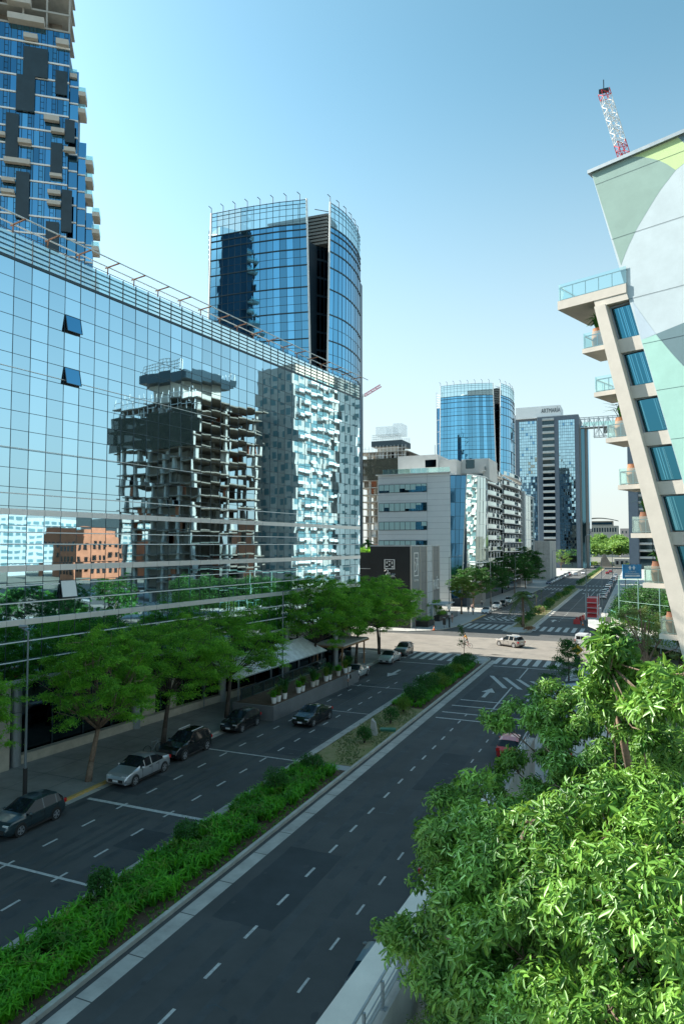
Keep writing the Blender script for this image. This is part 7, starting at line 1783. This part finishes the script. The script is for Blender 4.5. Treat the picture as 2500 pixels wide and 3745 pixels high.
# ================================================================ PEOPLE
SK = {'skin': mat('skin',(0.50,0.30,0.22),.6), 'skind': mat('skin_tan',(0.35,0.2,0.14),.6)}
def cloth(name, c): return mat(name, c, .9, var=.1, scale=4)
def person(x, y, z, rz, label, shirt, trousers, hairc, h=1.74, pose='walk', bare_legs=False, cap=None, group=None):
    t = thing('person', label, 'person', (x,y,z), R(rz), group); s_ = h/1.74
    # facing +X in local space
    sw = {'walk': .24, 'stand': .04, 'bend': .10, 'ride': .22}[pose]; ln = {'walk': .03, 'stand': 0, 'bend': .32, 'ride': .22}[pose]
    J = {}
    J['pel'] = (0,0,.95); J['spn'] = (ln*.4,0,1.15); J['che'] = (ln*.85,0,1.35); J['nek'] = (ln*1.1,0,1.49 - ln*.1); J['hd0'] = (ln*1.25+.01,0,1.58-ln*.15); J['hd1'] = (ln*1.35+.02,0,1.68-ln*.2)
    V = []; E_ = []; Rr_ = []; part = []
    def add(p, r_, par, pt_): V.append(tuple(c*s_ for c in p)); Rr_.append((r_*s_, r_*s_) if not isinstance(r_,tuple) else (r_[0]*s_, r_[1]*s_)); part.append(pt_); 
    def chain(par, pts):
        for p, r_, pt_ in pts:
            add(p, r_, par, pt_); 
            if par is not None: E_.append((par, len(V)-1))
            par = len(V)-1
        return par
    pel = chain(None, [(J['pel'],(.15,.12),'t')]); che = chain(pel, [(J['spn'],(.135,.105),'s'),(J['che'],(.16,.115),'s')])
    chain(che, [(J['nek'],.055,'k'),(J['hd0'],(.075,.085),'k'),(J['hd1'],(.08,.09),'k')])
    for sd_ in (1,-1):
        fx = sw*sd_; kz = .50; kx = fx*.5+.04
        fz = .09; fl_ = fx
        if pose == 'ride' and sd_ > 0: kz, kx, fz, fl_ = .62, .34, .32, .22
        chain(pel, [((.01,.09*sd_,.86),.095,'t'),((kx,.10*sd_,kz),.062,'l' if bare_legs else 't'),((fl_,.10*sd_,fz),.045,'l' if bare_legs else 't'),((fl_+.14,.11*sd_,fz-.045),(.045,.035),'h')])
        a = -fx
        if pose == 'ride' or pose == 'bend': el_, wr = (ln*.9+.20,.24*sd_,1.12), (ln+.42,.20*sd_,1.02)
        else: el_, wr = (ln+a*.25-.02,.25*sd_,1.12), (ln+a*.7+.06,.25*sd_,.90)
        w_ = chain(che, [((ln*.95,.18*sd_,1.42),.062,'s'),(el_,.045,'s' if h > 0 else 'k'),(wr,.03,'k')])
        d_ = Vector(wr)-Vector(el_); d_.normalize()
        pm = chain(w_, [(tuple(Vector(wr)+d_*.07),(.035,.018),'k')])
        for f in range(4):
            o = Vector((0,0,0)); side = Vector((.02*(f-1.5),0,0)) if abs(d_.z) > .6 else Vector((0,.02*(f-1.5),0))
            p1 = Vector(wr)+d_*.115+side; p2 = p1+d_*(.045+.008*(1.5-abs(f-1.5)))+Vector((.012,0,-.012)); chain(pm, [(tuple(p1),.0095,'k'),(tuple(p2),.008,'k')])
        th = Vector(wr)+d_*.05+Vector((.035,-.012*sd_,0)); chain(w_, [(tuple(th),.011,'k'),(tuple(th+d_*.04),.009,'k')])
    me = bpy.data.meshes.new('body'); me.from_pydata(V, E_, []); me.update()
    o = bpy.data.objects.new('body', me); C.objects.link(o)
    md = o.modifiers.new('skin','SKIN'); md.use_smooth_shade = True
    sv_ = me.skin_vertices[0].data
    for i in range(len(V)): sv_[i].radius = Rr_[i]; sv_[i].use_root = (i == 0)
    sb = o.modifiers.new('sub','SUBSURF'); sb.levels = 1; sb.render_levels = 1
    bpy.context.view_layer.update(); dg = bpy.context.evaluated_depsgraph_get()
    nm = bpy.data.meshes.new_from_object(o.evaluated_get(dg)); bpy.data.objects.remove(o)
    nm.materials.clear()
    mats_ = [SK['skin'], shirt, trousers, M['trim']]
    for m_ in mats_: nm.materials.append(m_)
    seg = [(Vector(V[a_]),Vector(V[b_]),part[b_]) for a_,b_ in E_]
    idx = []
    for p in nm.polygons:
        c_ = p.center; best = 1e9; bp_ = 't'
        for a_,b_,q_ in seg:
            d_ = b_-a_; f = max(0,min(1,(c_-a_).dot(d_)/max(1e-9,d_.length_squared))); dd = (c_-a_-d_*f).length
            if dd < best: best = dd; bp_ = q_
        idx.append({'k':0,'s':1,'t':2,'l':0,'h':3}[bp_])
    nm.polygons.foreach_set('material_index', idx); nm.update()
    put(bpy.data.objects.new('body', nm), t)
    hd = Vector(J['hd1'])*s_
    b = MB(); b.blob((hd.x-.012,0,hd.z+.03),(.092*s_,.088*s_,.082*s_),12,8); b.build('hair' if not cap else 'cap', cap or hairc, t, smooth=True) 
    b = MB(); b.blob((hd.x+.088*s_,0,hd.z-.035),(.018,.014,.02),6,4)
    for e_ in (1,-1): b.blob((hd.x+.078*s_,.032*e_,hd.z-.012),(.01,.011,.008),5,4); b.blob((hd.x-.0,.085*e_*s_,hd.z-.025),(.02,.012,.028),6,4)
    b.build('face_features', SK['skind'], t)
    return t
c_white = cloth('white_cloth',(0.65,0.66,0.66)); c_grey = cloth('grey_cloth',(0.10,0.11,0.11)); c_hiv = cloth('hi_vis_cloth',(0.45,0.75,0.05)); c_or = cloth('orange_cloth',(0.75,0.33,0.04))
c_teal = cloth('dark_teal_cloth',(0.03,0.10,0.10)); c_pink = cloth('pink_cloth',(0.60,0.38,0.35)); hairg = cloth('grey_hair',(0.45,0.42,0.40)); haird = cloth('dark_hair',(0.03,0.02,0.015)); c_blue = cloth('navy_cloth',(0.02,0.03,0.06))
man = person(-27.75,66.6,0,-150,'grey-haired man in white shirt and grey trousers standing at the end of the planter wall',c_white,c_grey,hairg,1.76,'stand')
t = thing('backpack','black backpack worn by the man at the end of the planter wall','backpack',(-27.75,66.6,0),R(-150))
b = MB(); b.blob((-.20,0,1.24),(.13,.17,.24),12,8); b.build('bag', M['trim'], t, smooth=True)
b = MB()
for e_ in (1,-1): b.tube([(-.1,.12*e_,1.42),(.02,.13*e_,1.50),(.14,.12*e_,1.36),(.05,.15*e_,1.12),(-.12,.13*e_,1.06)],[.018]*5,5)
b.build('strap', M['trim'], t)
person(-32.3,26.0,.13,-70,'worker in hi-vis jacket and cap bending at the left edge behind the teal hatchback',c_hiv,c_hiv,haird,1.72,'bend',cap=c_hiv)
person(-22.7,99.4,.42,180,'cyclist in an orange top riding across the sunlit crossing',c_or,c_grey,haird,1.7,'ride')
t = thing('bicycle','bicycle ridden by the cyclist in the orange top','bicycle',(-22.75,99.4,0),R(180))
for x_ in (-.52,.52):
    b = MB(); n = 20
    for i in range(n): a0,a1 = 6.2832*i/n, 6.2832*(i+1)/n; b.cyl((x_+.33*math.cos(a0),0,.34+.33*math.sin(a0)),(x_+.33*math.cos(a1),0,.34+.33*math.sin(a1)),.018,None,5)
    for i in range(8): a0 = 6.2832*i/8; b.cyl((x_,0,.34),(x_+.33*math.cos(a0),0,.34+.33*math.sin(a0)),.004,None,3)
    b.build('wheel', M['tyre'], t)
b = MB(); 
for p,q_ in (((-.52,0,.34),(-.05,0,.30)),((-.52,0,.34),(-.15,0,.85)),((-.15,0,.95),(-.05,0,.30)),((-.05,0,.30),(.40,0,.80)),((-.14,0,.85),(.38,0,.88)),((.52,0,.34),(.38,0,.98))): b.cyl(p,q_,.018,None,6)
b.build('frame', M['red'], t); b = MB(); b.cyl((.38,-.25,1.02),(.38,.25,1.02),.014,None,6); b.build('handlebar', M['mull'], t); b = MB(); b.box(-.28,-.04,-.06,.06,.95,1.0); b.build('saddle', M['trim'], t)
person(-32.4,129.5,.13,-90,'person in a pink top and shorts walking on the far left pavement',c_pink,c_grey,haird,1.7,'walk',bare_legs=True)
person(-33.0,146,.13,90,'person in dark teal shirt and white trousers walking away past the railing',c_teal,c_white,haird,1.75,'walk')
person(-31.8,145,.13,95,'person in a white shirt walking beside the one in the teal shirt',c_white,c_blue,haird,1.68,'walk')
person(-14.2,395,0,-90,'tiny figure crossing the avenue near the far crossing',c_hiv,c_blue,haird,1.7,'walk')
t = thing('brown_palm_litter','heap of dry brown palm fronds at the kerb of the far median','frond heap',(-17.3,123.2,.1))
rs = np.random.RandomState(2); P = ell_points(rs,(-17.1,123.0,.45),(1.0,.8,.45),260,.2,-.3); V,F = rhombs(P, rs, .5, 4, .2); link_np('dry_fronds', V, F, mat('dry_frond',(0.30,0.17,0.09),.9,var=.3,scale=2), t)
# dark planter boxes and railing on the far left pavement
for i,(x0,x1,y0,y1) in enumerate(((-38.0,-34.6,120.5,124.5),(-37.8,-35.2,130.5,138))):
    t = thing('planter_box',['dark planter box with clipped shrubs at the far left corner','dark planter box with low shrubs beside the walking people'][i],'planter',(x0,y0,.13),0,'dark planter boxes')
    b = MB(); b.box(x0,x1,y0,y1,.13,1.1); b.build('box', M['trim'], t)
    rs = np.random.RandomState(200+i); P = np.concatenate([ell_points(rs,((x0+x1)/2+dx,(y0+y1)/2+dy,1.4),(1.0,1.2,.7),420,.3,-.4) for dx in (-.9,.9) for dy in (-1.1,1.1)]); V,F = rhombs(P, rs, .16, 1.8, .4); link_np('foliage', V, F, leafT, t)
t = thing('pavement_railing','dark railing panel on the far left pavement beside the walking people','railing',(-34.4,137,.13))
b = MB(); b.box(-34.45,-34.4,134,142,1.15,1.22); b.box(-34.45,-34.4,134,142,.2,.26)
for y in np.arange(134,142.1,.5): b.box(-34.45,-34.41,y,y+.04,.13,1.2)
b.build('bars', M['trim'], t)
t = thing('parked_bicycle','dark bicycle leaning by the forked tree behind the black suv','bicycle',(-31.8,40.2,.13),R(75))
for x_ in (-.52,.52):
    b = MB(); n = 16
    for i in range(n): a0,a1 = 6.2832*i/n, 6.2832*(i+1)/n; b.cyl((x_+.33*math.cos(a0),0,.34+.33*math.sin(a0)),(x_+.33*math.cos(a1),0,.34+.33*math.sin(a1)),.02,None,5)
    b.build('wheel', M['tyre'], t)
b = MB()
for p,q_ in (((-.52,0,.34),(-.05,0,.30)),((-.15,0,.95),(-.05,0,.30)),((-.05,0,.30),(.40,0,.80)),((-.14,0,.85),(.38,0,.88)),((.52,0,.34),(.38,0,1.0)),((.38,-.25,1.0),(.38,.25,1.0))): b.cyl(p,q_,.018,None,6)
b.build('frame', M['steel'], t)

person(-33.6,152.5,.13,90,'person in a pink shirt and dark trousers standing near the white hatchback beyond the crossing',c_pink,c_blue,haird,1.72,'stand')
person(-34.2,166.0,.13,-90,'person in white and navy walking under the dark avenue trees',c_white,c_blue,haird,1.74,'walk')
person(-33.9,121.9,.13,20,'person in dark teal waiting by the planter box at the far left corner',c_teal,c_grey,haird,1.74,'stand')
person(-33.6,78.8,.13,-90,'person in a white shirt walking under the small timber-edged canopy',c_white,c_grey,haird,1.75,'walk')
